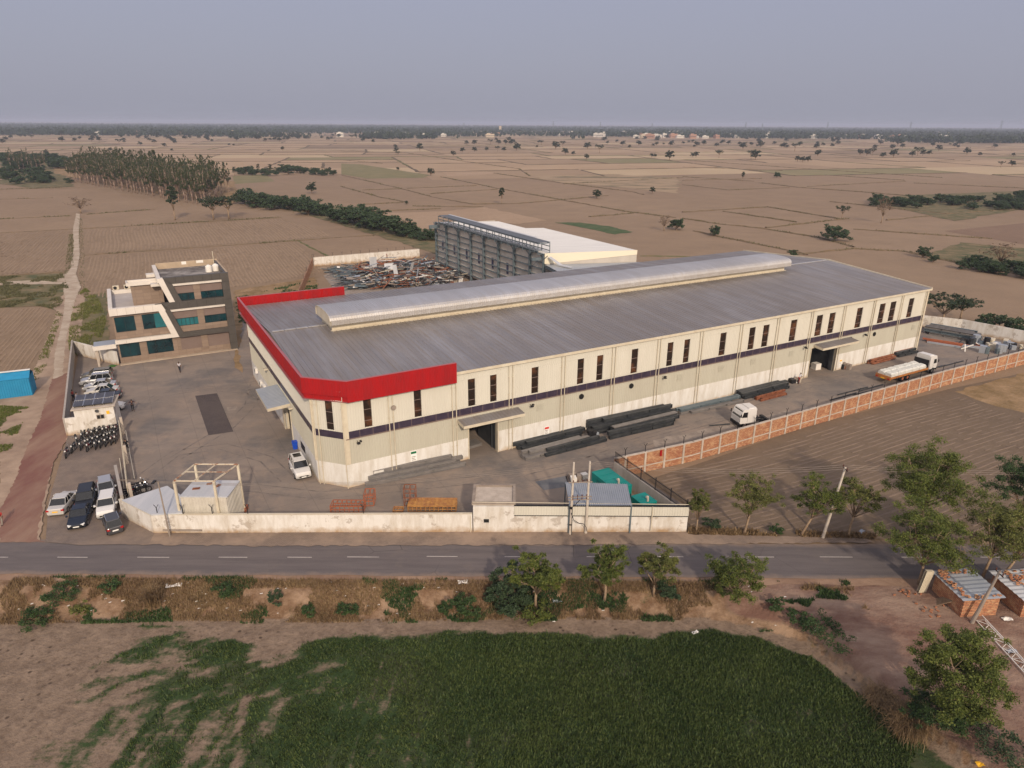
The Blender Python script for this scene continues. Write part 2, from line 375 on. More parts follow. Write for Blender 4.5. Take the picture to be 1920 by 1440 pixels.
M['steel_dark'] = mat('dark_primer_steel', (0.035, 0.040, 0.045), 0.5, 0.3, c2=(0.065, 0.07, 0.075), nscale=1.2)
M['steel_grey'] = mat('grey_primer_steel', (0.17, 0.16, 0.155), 0.55, 0.2, c2=(0.23, 0.215, 0.205), nscale=0.8)
M['rust'] = mat('rusty_steel', (0.14, 0.045, 0.022), 0.85, c2=(0.26, 0.10, 0.05), nscale=2.5)
M['orange_rust'] = mat('red_oxide_steel', (0.36, 0.105, 0.045), 0.7, c2=(0.26, 0.09, 0.045), nscale=2.5)
M['yellow_rust'] = mat('yellow_rusty_mesh', (0.46, 0.24, 0.07), 0.75, c2=(0.28, 0.12, 0.05), nscale=2.0)
M['concrete'] = mat('concrete', (0.36, 0.31, 0.26), 0.9, c2=(0.46, 0.40, 0.34), nscale=1.5, bump=0.01)
M['concrete_dark'] = mat('weathered_concrete', (0.20, 0.165, 0.14), 0.9, c2=(0.29, 0.245, 0.205), nscale=0.9)
M['white_roof'] = mat('white_sheet_roof', (0.40, 0.42, 0.45), 0.5, c2=(0.47, 0.48, 0.50), nscale=0.4, stretch=(3, 0.2, 1))
M['galv'] = mat('galvanised_sheet', (0.31, 0.345, 0.39), 0.45, 0.3, c2=(0.37, 0.40, 0.44), nscale=0.5)
M['white_paint'] = mat('white_paint', (0.66, 0.64, 0.60), 0.45, c2=(0.72, 0.69, 0.64), nscale=1.2)
M['road_paint'] = mat('worn_road_paint', (0.42, 0.39, 0.36), 0.8, c2=(0.25, 0.225, 0.21), nscale=1.6, spread=(0.45, 0.75))
M['teal'] = mat('teal_enclosure_paint', (0.0, 0.175, 0.155), 0.45, c2=(0.005, 0.21, 0.185), nscale=0.6)
M['blue'] = mat('blue_sheet', (0.015, 0.19, 0.36), 0.5, c2=(0.02, 0.23, 0.42), nscale=0.6)
M['blue_bin'] = mat('blue_plastic', (0.01, 0.06, 0.42), 0.4)
M['bark'] = mat('bark', (0.20, 0.135, 0.085), 0.95, c2=(0.32, 0.24, 0.165), nscale=4, bump=0.02)
M['bark_pale'] = mat('pale_bark', (0.34, 0.25, 0.18), 0.9, c2=(0.48, 0.37, 0.27), nscale=1.0)
M['bark_euc'] = mat('eucalyptus_bark', (0.20, 0.13, 0.10), 0.9, c2=(0.46, 0.36, 0.29), nscale=0.6, spread=(.42,.62))
M['insul'] = mat('insulator', (0.10, 0.04, 0.03), 0.3)
M['pole'] = mat('concrete_pole', (0.42, 0.37, 0.31), 0.85, c2=(0.52, 0.47, 0.41), nscale=2)
M['glass_car'] = mat('dark_car_glass', (0.012, 0.014, 0.016), 0.08, spec=0.6)
M['rim'] = mat('alloy_rim', (0.35, 0.35, 0.36), 0.35, 0.7)
M['chrome'] = mat('bright_metal', (0.6, 0.6, 0.6), 0.25, 0.9)
M['red_lamp'] = mat('red_lamp', (0.35, 0.01, 0.01), 0.3)
M['clear_lamp'] = mat('clear_lamp', (0.7, 0.7, 0.68), 0.15)
M['plate_white'] = mat('plate_white', (0.75, 0.75, 0.72), 0.5)
M['plate_yellow'] = mat('plate_yellow', (0.75, 0.42, 0.03), 0.5)
def m_cladding():
    n = NT('tan_cladding'); sep = n.N.new('ShaderNodeSeparateXYZ'); n.t.links.new(n.co, sep.inputs[0]); cmb = n.N.new('ShaderNodeCombineXYZ')
    n.t.links.new(n.math('ADD', sep.outputs[0], sep.outputs[1]), cmb.inputs[0]); n.t.links.new(sep.outputs[2], cmb.inputs[1])
    br = n.N.new('ShaderNodeTexBrick'); n.t.links.new(cmb.outputs[0], br.inputs['Vector']); br.offset = 0.0; br.inputs['Scale'].default_value = 1.0
    br.inputs['Brick Width'].default_value = 1.2; br.inputs['Row Height'].default_value = 0.6; br.inputs['Mortar Size'].default_value = 0.012
    br.inputs['Color1'].default_value = (0.205, 0.152, 0.116, 1); br.inputs['Color2'].default_value = (0.25, 0.188, 0.145, 1); br.inputs['Mortar'].default_value = (0.12, 0.09, 0.07, 1)
    k = n.mix(n.math('MULTIPLY', n.ramp(n.noise(1.2, 5, 0.7), [(0.45, 0.0), (0.7, 1.0)]), 0.3), br.outputs['Color'], (0.17, 0.125, 0.095)); n.color(k); n.rough(0.7); return n.mat
M['office_stone'] = m_cladding()
M['office_panel'] = mat('mauve_render', (0.165, 0.122, 0.106), 0.85, c2=(0.185, 0.138, 0.12), nscale=0.6)
M['office_grey'] = mat('grey_composite_panel', (0.062, 0.056, 0.050), 0.5, c2=(0.075, 0.067, 0.06), nscale=0.7)
M['office_white'] = mat('white_composite_panel', (0.62, 0.58, 0.53), 0.5, c2=(0.56, 0.52, 0.47), nscale=0.5)
M['office_glass'] = mat('teal_tinted_glass', (0.006, 0.040, 0.050), 0.06, c2=(0.003, 0.016, 0.022), nscale=0.6, spec=0.6)
M['office_glass_light'] = mat('pale_teal_glass', (0.015, 0.10, 0.12), 0.15, c2=(0.02, 0.14, 0.16), nscale=0.6, spec=0.6)
M['roof_floor'] = mat('stained_roof_floor', (0.095, 0.085, 0.08), 0.9, c2=(0.27, 0.25, 0.235), nscale=0.35, detail=6, spread=(0.42, 0.6))
M['solar'] = mat('solar_cells', (0.035, 0.036, 0.045), 0.3, c2=(0.055, 0.055, 0.065), nscale=0.8, spec=0.6)

def m_brick(name='brick_wall', wear=0.5):
    n = NT(name)
    sep = n.N.new('ShaderNodeSeparateXYZ'); n.t.links.new(n.co, sep.inputs[0])
    cmb = n.N.new('ShaderNodeCombineXYZ'); n.t.links.new(n.math('ADD', sep.outputs[0], sep.outputs[1]), cmb.inputs[0]); n.t.links.new(sep.outputs[2], cmb.inputs[1])
    br = n.N.new('ShaderNodeTexBrick'); n.t.links.new(cmb.outputs[0], br.inputs['Vector'])
    br.inputs['Scale'].default_value = 1.0; br.inputs['Brick Width'].default_value = 0.46; br.inputs['Row Height'].default_value = 0.16; br.inputs['Mortar Size'].default_value = 0.02; br.inputs['Bias'].default_value = 0.0
    br.inputs['Color1'].default_value = (0.33, 0.125, 0.065, 1); br.inputs['Color2'].default_value = (0.50, 0.26, 0.14, 1); br.inputs['Mortar'].default_value = (0.22, 0.13, 0.085, 1)
    k = n.mix(n.ramp(n.noise(1.3, 6, 0.75), [(0.50, 0.0), (0.66, 0.75)]), br.outputs['Color'], (0.56, 0.37, 0.21))
    k = n.mix(n.ramp(n.noise(0.5, 6, 0.75, n.mapping(loc=(8, 3, 2))), [(0.55, 0.0), (0.68, 0.55)]), k, (0.26, 0.09, 0.055))
    n.color(k); n.bump(br.outputs['Fac'], -0.02); return n.mat
M['brick'] = m_brick()

def m_roof(name, light, dark, streak, metal=0.5, rough=0.45, stx=1.0):
    """aged metal roofing: sheets of slightly different tone running down the slope, dust streaks"""
    n = NT(name)
    sep = n.N.new('ShaderNodeSeparateXYZ'); n.t.links.new(n.co, sep.inputs[0])
    sheet = n.noise(1.0, 2, 0.5, n.mapping(scale=(0.55, 0.004, 1)))
    st = n.noise(1.0, 7, 0.75, n.mapping(scale=(2.2, 0.07, 1)))
    blot = n.noise(0.045, 5, 0.65)
    k = n.mix(n.ramp(sheet, [(0.42, 0.0), (0.58, 1.0)]), dark, light)
    k = n.mix(n.math('MULTIPLY', n.ramp(st, [(0.42, 0.0), (0.62, 1.0)]), 0.75), k, streak)
    k = n.mix(n.math('MULTIPLY', n.ramp(blot, [(0.4, 0.0), (0.62, 1.0)]), 0.5), k, tuple(x * 0.78 for x in streak))
    n.color(k); n.b.inputs['Metallic'].default_value = metal; n.rough(rough); return n.mat
M['roof_grey'] = m_roof('aged_zinc_roof', (0.335, 0.328, 0.340), (0.265, 0.258, 0.268), (0.275, 0.238, 0.208))
M['vent_metal'] = m_roof('bright_vent_sheet', (0.66, 0.645, 0.625), (0.60, 0.585, 0.565), (0.57, 0.53, 0.48), metal=0.75, rough=0.36)
# ---------------------------------------------------------------- ground
LOW = -1.3          # the crop field lies below the road bank
BANK_TOP, BANK_FOOT = 51.3, 47.6
def sstep(a, b, x):
    t = np.clip((x - a) / (b - a), 0, 1); return t * t * (3 - 2 * t)
def hash_noise(x, y, seed=0):
    """cheap smooth value noise on arrays"""
    xi = np.floor(x).astype(np.int64); yi = np.floor(y).astype(np.int64); fx = x - xi; fy = y - yi
    fx = fx*fx*(3-2*fx); fy = fy*fy*(3-2*fy)
    def h(i, j):
        n = (i * 374761393 + j * 668265263 + seed * 1442695041) & 0x7fffffff
        n = (n ^ (n >> 13)) * 1274126177 & 0x7fffffff
        return ((n ^ (n >> 16)) & 0xffff) / 65535.0
    return (h(xi,yi)*(1-fx) + h(xi+1,yi)*fx)*(1-fy) + (h(xi,yi+1)*(1-fx) + h(xi+1,yi+1)*fx)*fy
def fbm(x, y, seed=0, o=4):
    s = 0; a = 0.5
    for k in range(o): s = s + a * hash_noise(x * 2**k, y * 2**k, seed + k); a *= 0.5
    return s / (1 - 0.5**o)
def foot_y(x):
    """the line where the bank meets the field; it turns towards the camera at the right"""
    x = np.asarray(x, dtype=float)
    y = np.interp(x, [-60, -43, -30, -16, 2, 16, 20, 24, 26.5, 30, 34, 40], [46.8, 46.9, 47.6, 47.4, 48.0, 48.0, 47.0, 45.0, 40.5, 33.5, 27, 20])
    return y
def ground_h(x, y):
    x = np.asarray(x, dtype=float); y = np.asarray(y, dtype=float)
    n = fbm(x * 0.35, y * 0.35, 3)
    f = foot_y(x)
    right = sstep(17, 23, x)
    top = f + 3.6 - 1.2 * right
    t = sstep(0.0, 1.0, (y - f + (n - 0.5) * 1.2) / (top - f))
    h = LOW * (1 - t) + (n - 0.5) * 0.5 * t * (1 - t) * 4 * 0.6
    return np.where(y > 52.0, 0.0, h)
def gz(x, y): return float(ground_h(x, y))
def on_ground(px, py):
    """photo pixel -> the point of the near ground there"""
    z = 0.0
    for _ in range(12):
        p = G(px, py, z); z = 0.6 * gz(p.x, p.y) + 0.4 * z
    return Vector((p.x, p.y, gz(p.x, p.y)))
def grid(xs, ys, hf):
    X, Y = np.meshgrid(xs, ys); Z = hf(X, Y); nx, ny = len(xs), len(ys)
    V = np.stack([X.ravel(), Y.ravel(), Z.ravel()], 1)
    i = np.arange(nx - 1)[None, :] + np.arange(ny - 1)[:, None] * nx; i = i.ravel()
    return V, np.stack([i, i + 1, i + nx + 1, i + nx], 1)

far = np.concatenate([-np.geomspace(30000, 75, 14), np.linspace(-70, 70, 15), np.geomspace(75, 30000, 14)])
V, F = grid(far, np.concatenate([[53.0, 80, 130, 200], np.geomspace(300, 30000, 14)]), lambda x, y: x * 0)
V[:, 2] = 0
tag(link('ground', mesh_np('ground', V, F, [M['ground']])), kind='structure')

# near ground south of the road: bank and field, one relief sheet with real colour zones
xs = np.arange(-78, 78.01, 0.4); ys = np.arange(14, 53.21, 0.4)
V, F = grid(xs, ys, ground_h)
me = mesh_np('crop_field', V, F, smooth=True)
X, Y = V[:, 0], V[:, 1]; f = foot_y(X)
# green cover: dense on the right, thinning to bare soil on the left, streaks along the sowing lines
n1 = fbm(X*0.22, Y*0.22, 11); n2 = fbm(X*0.9+Y*0.55, Y*0.9-X*0.35, 17); 
def crop_density(X, Y):
    f = foot_y(X); n1 = fbm(X*0.22, Y*0.22, 11); a = R(28); U_ = X*math.cos(a) + Y*math.sin(a); W_ = -X*math.sin(a) + Y*math.cos(a)
    n2 = fbm(U_*0.35, W_*1.9, 17); n3 = fbm(X*0.16 + Y*.05, Y*0.9, 23); n4 = fbm(X*1.5 - Y*.25, Y*0.22, 29)
    left_edge = np.interp(Y, [25, 33.5, 36, 40, 43, 45.5, 47.5], [-34, -32, -30.6, -30.5, -31, -32, -31])
    cover = sstep(-2.0, 15.0, X - left_edge) ** .55 * sstep(0.9, 2.6, f - Y + (n1 - .5) * 1.2)
    left = 1 - sstep(-12, 8, X)
    bay1 = np.exp(-(((X + 19.3) / 4.4)**2 + ((Y - 46.2) / 1.15)**2)**1.5); bay2 = np.exp(-(((X + 18.6) / 1.9)**2 + ((Y - 43.9) / 1.7)**2)**1.5); tuft = np.exp(-(((X + 28.6) / 2.2)**2 + ((Y - 46.7) / .35)**2))
    ruts = np.exp(-((X + 8.6 + (42 - Y) * .10) / .22)**2) + np.exp(-((X + 10.0 + (42 - Y) * .05) / .2)**2) + .8 * np.exp(-((X + 19.0 - (38 - Y) * .25) / .3)**2) + .8 * np.exp(-((X + 4.2 - (42 - Y) * .22) / .18)**2)
    g = cover * (0.88 + 0.06 * sstep(-14, 10, X)) + (n1 - 0.5) * 0.75 + (fbm(X*.6, Y*.6, 37) - .5) * .5 + (n2 - 0.5) * 1.1 * left * sstep(36, 40, Y) + (n4 - .5) * 1.1 * left * (1 - sstep(37, 42, Y)) + (n3 - .5) * .55 * (1 - left) * sstep(41, 44, Y) * (1 - sstep(2, 10, X))
    g = g - bay1 * 1.0 - bay2 * 0.9 - ruts * .35 * (Y < 43) + tuft * .7 - .12 * left * (1 - sstep(33, 38, Y))
    g = np.where(X > 6, np.maximum(g, 0.56 * cover + (n1 - .5) * .45), g)
    return np.where((cover < 0.03) & (tuft < .3), 0.12 * (n1 > .55), g)
green = crop_density(X, Y)
bank = sstep(0.0, 0.5, Y - f) * (1 - sstep(50.7, 52.2, Y - 0.8 * (n1 - 0.5)))
rdirt = sstep(15.5, 20.5, X + (n1 - .5) * 6 - (Y - 50) * 0.3) * sstep(0.4, 1.8, Y - f)
rgap = sstep(13.0, 22.0, X)
for nm, a in (('green', np.clip(green, 0, 1)), ('bank', np.clip(bank * (1 - rdirt), 0, 1)), ('rdirt', np.clip(rdirt, 0, 1))):
    at = me.attributes.new(nm, 'FLOAT', 'POINT'); at.data.foreach_set('value', a.astype(np.float32))
def m_crop():
    n = NT('crop_field')
    g = n.attr('green'); bk = n.attr('bank'); rd = n.attr('rdirt')
    fine = n.noise(2.6, 7, 0.75); mid = n.noise(0.7, 6, 0.7)
    streakA = n.noise(1.0, 5, 0.7, n.mapping(scale=(0.35, 1.9, 1), rot=R(28)))
    soilc = n.mix(n.ramp(mid, [(0.35, 0.0), (0.65, 1.0)]), (0.170, 0.123, 0.088), (0.262, 0.194, 0.140))
    soilc = n.mix(n.math('MULTIPLY', n.ramp(fine, [(0.5, 0.0), (0.62, 1.0)]), 0.5), soilc, (0.10, 0.068, 0.047))
    holes = n.N.new('ShaderNodeTexVoronoi'); holes.inputs['Scale'].default_value = 1.3; n.t.links.new(n.co, holes.inputs['Vector'])
    soilc = n.mix(n.math('MULTIPLY', n.ramp(holes.outputs['Distance'], [(0.12, 1.0), (0.24, 0.0)]), n.ramp(n.noise(0.12, 3), [(0.40, 0.0), (0.55, 0.8)])), soilc, (0.035, 0.022, 0.015))
    grn = n.mix(n.ramp(fine, [(0.3, 0.0), (0.7, 1.0)]), (0.018, 0.038, 0.012), (0.046, 0.076, 0.024))
    grn = n.mix(n.math('MULTIPLY', n.ramp(n.noise(0.13, 6, 0.7), [(0.48, 0.0), (0.62, 1.0)]), 0.55), grn, (0.085, 0.078, 0.045))
    gm = n.math('ADD', n.math('ADD', g, n.math('MULTIPLY', n.math('SUBTRACT', streakA, 0.5), 0.7)), n.math('MULTIPLY', n.math('SUBTRACT', fine, 0.5), 0.9))
    k = n.mix(n.ramp(gm, [(0.28, 0.0), (0.62, 1.0)]), soilc, grn)
    bkc = n.mix(n.ramp(n.noise(0.5, 7, 0.72), [(0.40, 0.0), (0.60, 1.0)]), (0.150, 0.088, 0.050), (0.30, 0.205, 0.135))
    bkc = n.mix(n.ramp(n.noise(0.28, 7, 0.75, n.mapping(loc=(5, 2, 0))), [(0.55, 0.0), (0.63, 0.75)]), bkc, (0.045, 0.055, 0.02))
    bkc = n.mix(n.math('MULTIPLY', n.ramp(n.noise(6, 4, 0.8), [(0.5, 0.0), (0.7, 1.0)]), 0.5), bkc, (0.27, 0.18, 0.10))
    k = n.mix(n.ramp(n.math('ADD', bk, n.math('MULTIPLY', n.math('SUBTRACT', mid, 0.5), 0.8)), [(0.35, 0.0), (0.6, 1.0)]), k, bkc)
    rc = n.mix(n.ramp(n.noise(0.3, 7, 0.7, n.mapping(scale=(0.5, 1.2, 1), rot=R(30))), [(0.38, 0.0), (0.64, 1.0)]), (0.165, 0.092, 0.068), (0.31, 0.22, 0.165))
    k = n.mix(n.ramp(n.math('ADD', rd, n.math('MULTIPLY', n.math('SUBTRACT', mid, 0.5), 0.7)), [(0.35, 0.0), (0.6, 1.0)]), k, rc)
    n.color(k); n.bump(n.math('ADD', fine, n.math('MULTIPLY', mid, 2.0)), 0.12); return n.mat
me.materials.append(m_crop())
tag(link('crop_field', me), kind='structure')
HN = dict(X=X, Y=Y, green=green, bank=bank)

_lv = [0.0]
def sheet(name, pts, m, z=None, world=False, smooth_edges=0.0, kind='structure', jag=0.0, seed=1):
    """flat patch of ground from outline points (photo pixels, or metres when world)"""
    if z is None: _lv[0] += 0.004; z = 0.02 + _lv[0]
    P = [Vector((p[0], p[1], 0)) if world else G(p[0], p[1]) for p in pts]
    if jag:
        r = random.Random(seed); out = []
        for i, a in enumerate(P):
            b = P[(i+1) % len(P)]; L = (b - a).length; k = max(1, int(L / jag)); nrm = Vector((-(b-a).y, (b-a).x, 0)).normalized()
            for j in range(k): out.append(a + (b - a) * (j / k) + nrm * (r.uniform(-1, 1) * jag * 0.28 if j else 0))
        P = out
    mb = MB(); mb.add([(p.x, p.y, z) for p in P], [tuple(range(len(P)))])
    # triangulate through bmesh for concave outlines
    o = mb.build(name, m)
    import bmesh
    b = bmesh.new(); b.from_mesh(o.data); bmesh.ops.triangulate(b, faces=b.faces, ngon_method='BEAUTY')
    for fc in b.faces:
        if fc.normal.z < 0: fc.normal_flip()
    b.to_mesh(o.data); b.free()
    return tag(o, kind=kind)
def strip(mb, pts, w, h=0.12, world=False, seed=3, jag=True):
    """low irregular ridge along a line"""
    P = [Vector((p[0], p[1], 0)) if world else G(p[0], p[1]) for p in pts]
    r = random.Random(seed); Q = []
    for a, b in zip(P[:-1], P[1:]):
        L = (b - a).length; k = max(1, min(60, int(L / max(w * 2.5, 2.0))))
        for j in range(k): Q.append(a + (b - a) * (j / k))
    Q.append(P[-1]); vs = []; fs = []
    for i, p in enumerate(Q):
        d = (Q[min(i+1, len(Q)-1)] - Q[max(i-1, 0)]).normalized(); nrm = Vector((-d.y, d.x, 0))
        p = p + nrm * (r.uniform(-.25, .25) * w if jag else 0)
        wl, wr, hh = w * r.uniform(.55, 1.1) / 1.6, w * r.uniform(.55, 1.1) / 1.6, h * r.uniform(.5, 1.2)
        vs += [p + nrm * wl + Vector((0, 0, .012)), p + Vector((0, 0, hh)), p - nrm * wr + Vector((0, 0, .012))]
        if i: k = 3 * i; fs += [(k-3, k-2, k+1, k), (k-2, k-1, k+2, k+1)]
    mb.add(vs, fs)

def ridge_rows(name, pts, ang, pitch, h, m, seed=1, step=4.0, gap=0.06, curve=0.0):
    """real furrows: low earth ridges laid across a field outline"""
    P = [G(*p) for p in pts]; c, s = math.cos(ang), math.sin(ang); r = random.Random(seed)
    Q = [(p.x * c + p.y * s, -p.x * s + p.y * c) for p in P]; v0, v1 = min(q[1] for q in Q), max(q[1] for q in Q); mb = MB(); v = v0 + pitch * .5
    while v < v1:
        xs_ = sorted(a[0] + (b[0] - a[0]) * (v - a[1]) / (b[1] - a[1]) for a, b in zip(Q, Q[1:] + Q[:1]) if (a[1] > v) != (b[1] > v))
        for x0, x1 in zip(xs_[::2], xs_[1::2]):
            x0 += r.uniform(.3, 1.2); x1 -= r.uniform(.3, 1.2); k = int((x1 - x0) / step)
            if k < 1: continue
            vs = []; fs = []; off = 0.0
            for i in range(k + 1):
                x = x0 + (x1 - x0) * i / k; off = off * .8 + r.uniform(-.05, .05); y = v + off + curve * math.sin(x * .045 + v * .012) + curve * .4 * math.sin(x * .13 + 1.7 + v * .02); hh = h * r.uniform(.45, 1.15); w_ = pitch * .36 * r.uniform(.75, 1.15)
                for dy, z in ((-w_, 0.03), (-w_ * .3, .03 + hh), (w_ * .3, .03 + hh * .9), (w_, 0.03)):
                    vs.append((x * c - (y + dy) * s, x * s + (y + dy) * c, z))
                if i and r.random() > gap: n_ = 4 * i; fs += [(n_ - 4 + j, n_ + j, n_ + j + 1, n_ - 3 + j) for j in range(3)]
            mb.add(vs, fs)
        v += pitch * r.uniform(.93, 1.07)
    return tag(mb.build(name, m), kind='structure')

# fields far away: irregular parcels, each its own soil
def far_fields():
    r = random.Random(21); vs = []; fs = []; fm = []; mb = MB(); mb2 = MB(); ang = R(17); ca, sa = math.cos(ang), math.sin(ang)
    def T(u, v): return (u * ca - v * sa, u * sa + v * ca)
    def rec(q, depth):
        a, b, c, d = q
        w1 = (Vector(b) - Vector(a)).length; h1 = (Vector(d) - Vector(a)).length
        dist = max(1, (Vector(a) + Vector(c)).length / 2); mn = 36 + dist * 0.028
        if depth > 13 or (w1 < mn * 2.4 and h1 < mn * 1.5 and r.random() < .75) or (w1 < mn * 1.3 and h1 < mn * .8):
            cc = T(*((Vector(a) + Vector(c)) / 2))
            if cc[1] < 560 or abs(cc[0]) > cc[1] * 1.1 + 200 or cc[1] > 4200: return
            n = len(vs)
            for p in q:
                x, y = T(*p); vs.append((x, y, 0.02))
            fs.append((n, n+1, n+2, n+3)); k = r.random()
            fm.append(0 if k < .34 else 1 if k < .62 else 2 if k < .78 else 3 if k < .9 else 4 if k < .945 else 5 if k < .955 else 0)
            for p0, p1 in ((a, b), (a, d)):
                if r.random() < .8:
                    strip(mb if r.random() < .8 else mb2, [T(*p0), T(*p1)], 2.0 + dist * 0.0014, 0.5, world=True, seed=n)
            return
        t, t2 = r.uniform(.38, .62), 0; t2 = t + r.uniform(-.05, .05)
        L = lambda p, q_, t: (p[0] + (q_[0]-p[0])*t, p[1] + (q_[1]-p[1])*t)
        if w1 * r.uniform(.55, 1.0) > h1 * r.uniform(.9, 1.3):
            m1, m2 = L(a, b, t), L(d, c, t2); rec((a, m1, m2, d), depth+1); rec((m1, b, c, m2), depth+1)
        else:
            m1, m2 = L(a, d, t), L(b, c, t2); rec((a, b, m2, m1), depth+1); rec((m1, m2, c, d), depth+1)
    rec(((-5200, -1500), (5200, -1500), (5200, 6200), (-5200, 6200)), 0)
    mm = []
    for i, (a, b, an) in enumerate([((.30,.212,.135),(.36,.258,.165),.3), ((.25,.176,.112),(.30,.214,.137),1.2), ((.36,.27,.17),(.42,.32,.205),.1), ((.19,.134,.088),(.235,.168,.11),.8), ((.17,.155,.075),(.22,.18,.095),.2), ((.07,.115,.045),(.10,.14,.06),.2)]):
        mm.append(mat('far_soil', a, 0.95, c2=b, nscale=0.012, detail=7))
    me = mesh_np('farmland', np.array(vs), np.array(fs), mm, fm=fm); tag(link('farmland', me), kind='structure')
    tag(mb.build('farm_bund', M['bund_far']), kind='structure'); tag(mb2.build('farm_bund', M['bund_green']), kind='structure')
far_fields()

# parcels next to the works, traced
Z3 = lambda ox, oy, s: (lambda x, y: (ox + x / s, oy + y / s))
a_, b_, c_ = Z3(0, 200, 3.0), Z3(640, 200, 3.0), Z3(1280, 200, 3.0)
sheet('field', [(0,420),(0,356),(150,353),(560,400),(527,408),(157,429),(137,431),(0,437)], M['soil'])
sheet('field', [(157,430),(527,409),(640,445),(553,452),(157,479)], M['soil_v'])
sheet('field', [(157,481),(555,454),(640,500),(600,520),(440,545),(200,640),(165,560)], M['soil_v'])
sheet('field', [(0,438),(136,431),(128,510),(0,518)], M['soil_v'])
sheet('field', [(0,578),(92,576),(108,585),(62,700),(0,720)], M['soil_v'])
sheet('field', [(560,453),(640,446),(815,455),(822,482),(640,494)], M['soil'])
sheet('field', [b_(*p) for p in [(190,600),(560,590),(800,565),(1160,640),(1000,660),(700,640),(560,640),(540,760),(370,720)]], M['soil_pale'], jag=3)
sheet('field', [c_(*p) for p in [(1470,700),(1920,655),(1920,775),(1740,745)]], M['soil_brown'])
sheet('field', [b_(*p) for p in [(0,320),(110,325),(500,385),(460,400),(150,405),(0,380)]], M['olive_field'])
sheet('field', [(436,330),(498,327),(515,340),(440,345)], M['olive_field'])
sheet('field', [b_(*p) for p in [(1200,652),(1340,652),(1500,672),(1640,705),(1540,720),(1400,690)]], M['green_field'], jag=2)
sheet('field', [b_(*p) for p in [(560,360),(820,365),(900,380),(600,392)]], M['soil_pale'])
sheet('field', [b_(*p) for p in [(1060,390),(1500,380),(1900,400),(1900,490),(1560,455),(1250,430)]], mat('rough_patchy_ground', (.085, .078, .038), .95, c2=(.30, .22, .14), nscale=.045, detail=9, spread=(.36, .50), stretch=(.5, 1, 1)), jag=8)
# ploughed land right of the works
sheet('ploughed_field', [(1290,1003),(1287,948),(1215,900),(1305,872),(1510,802),(1780,730),(1920,700),(2060,672),(2300,760),(2200,1010),(1620,1012)], M['soil_plough'])
sheet('field', [(1790,735),(1920,700),(2060,680),(2060,800),(1920,775),(1850,757)], M['dry_grass'], jag=1.5)
ridge_rows('field_furrows', [(1292,1000),(1290,950),(1222,902),(1305,876),(1510,806),(1700,752),(1790,738),(1850,762),(1930,780),(2060,810),(2200,1000),(1620,1008)], R(28.4), .75, .085, M['soil_ridge_dark'], 3, step=1.7, gap=.14, curve=1.2)
ridge_rows('field_furrows', [(160,482),(552,455),(585,480),(630,500),(600,515),(440,540),(205,560),(165,555)], R(117), .95, .10, M['soil_ridge'], 4, step=2.5, gap=.1, curve=.5)
ridge_rows('field_furrows', [(160,431),(525,410),(630,442),(553,450),(160,477)], R(117), 1.1, .09, M['soil_ridge'], 5, gap=.12, curve=.5)
ridge_rows('field_furrows', [(0,439),(134,432),(127,508),(0,516)], R(113), 1.05, .15, M['soil_ridge'], 6, curve=.5)
ridge_rows('field_furrows', [(0,580),(90,577),(102,588),(60,698),(0,718)], R(112), .8, .13, M['soil_ridge'], 7, curve=.3)
ridge_rows('field_furrows', [(1130,480),(1190,470),(1440,492),(1560,490),(1745,542),(1745,600),(1960,640),(1960,560),(1700,500),(1560,475)], R(29), 1.2, .12, M['soil_ridge'], 8, curve=.8) if False else None
# scrub and verges round the left track
sheet('scrubland', [(0,519),(118,512),(128,535),(108,584),(90,574),(0,577)], M['scrub'], jag=1.2)
sheet('scrubland', [(152,560),(200,545),(205,640),(150,655),(140,640)], M['scrub'], jag=1)
sheet('scrubland', [(440,545),(592,520),(600,560),(455,585),(448,660),(455,700),(440,690)], M['dry_grass'], jag=1.5)
sheet('scrubland', [(0,290),(95,300),(140,350),(60,353),(0,345)], M['scrub'], jag=5)
sheet('scrubland', [(1790,415),(1630,378),(1700,366),(1920,358),(1960,380),(1920,392)], M['scrub'], jag=5)
sheet('scrubland', [(1740,478),(1800,455),(1960,470),(1960,520),(1850,505)], M['scrub'], jag=3)
sheet('scrubland', [(450,378),(560,378),(700,395),(830,455),(822,478),(700,440),(560,398)], M['scrub'], jag=3)
sheet('scrubland', [(300,330),(440,340),(450,378),(420,385),(230,352),(100,325),(100,300)], M['dry_grass'], jag=4)
bund, bundg = MB(), MB()
for L in [[(0,411),(135,405)],[(0,437),(137,430)],[(157,429),(330,419),(527,408)],[(157,479),(350,466),(553,452),(640,445),(815,436)],[(0,518),(123,510)],[(0,355),(150,352)],[(163,402),(290,393)],
          [(0,374),(100,371)]]: strip(bund, L, 0.8, .22, seed=len(bund.v))
strip(bundg, [(560,452),(590,468),(633,490)], .9, .25); strip(bundg, [(1350,482),(1200,480)], 1.0, .2)
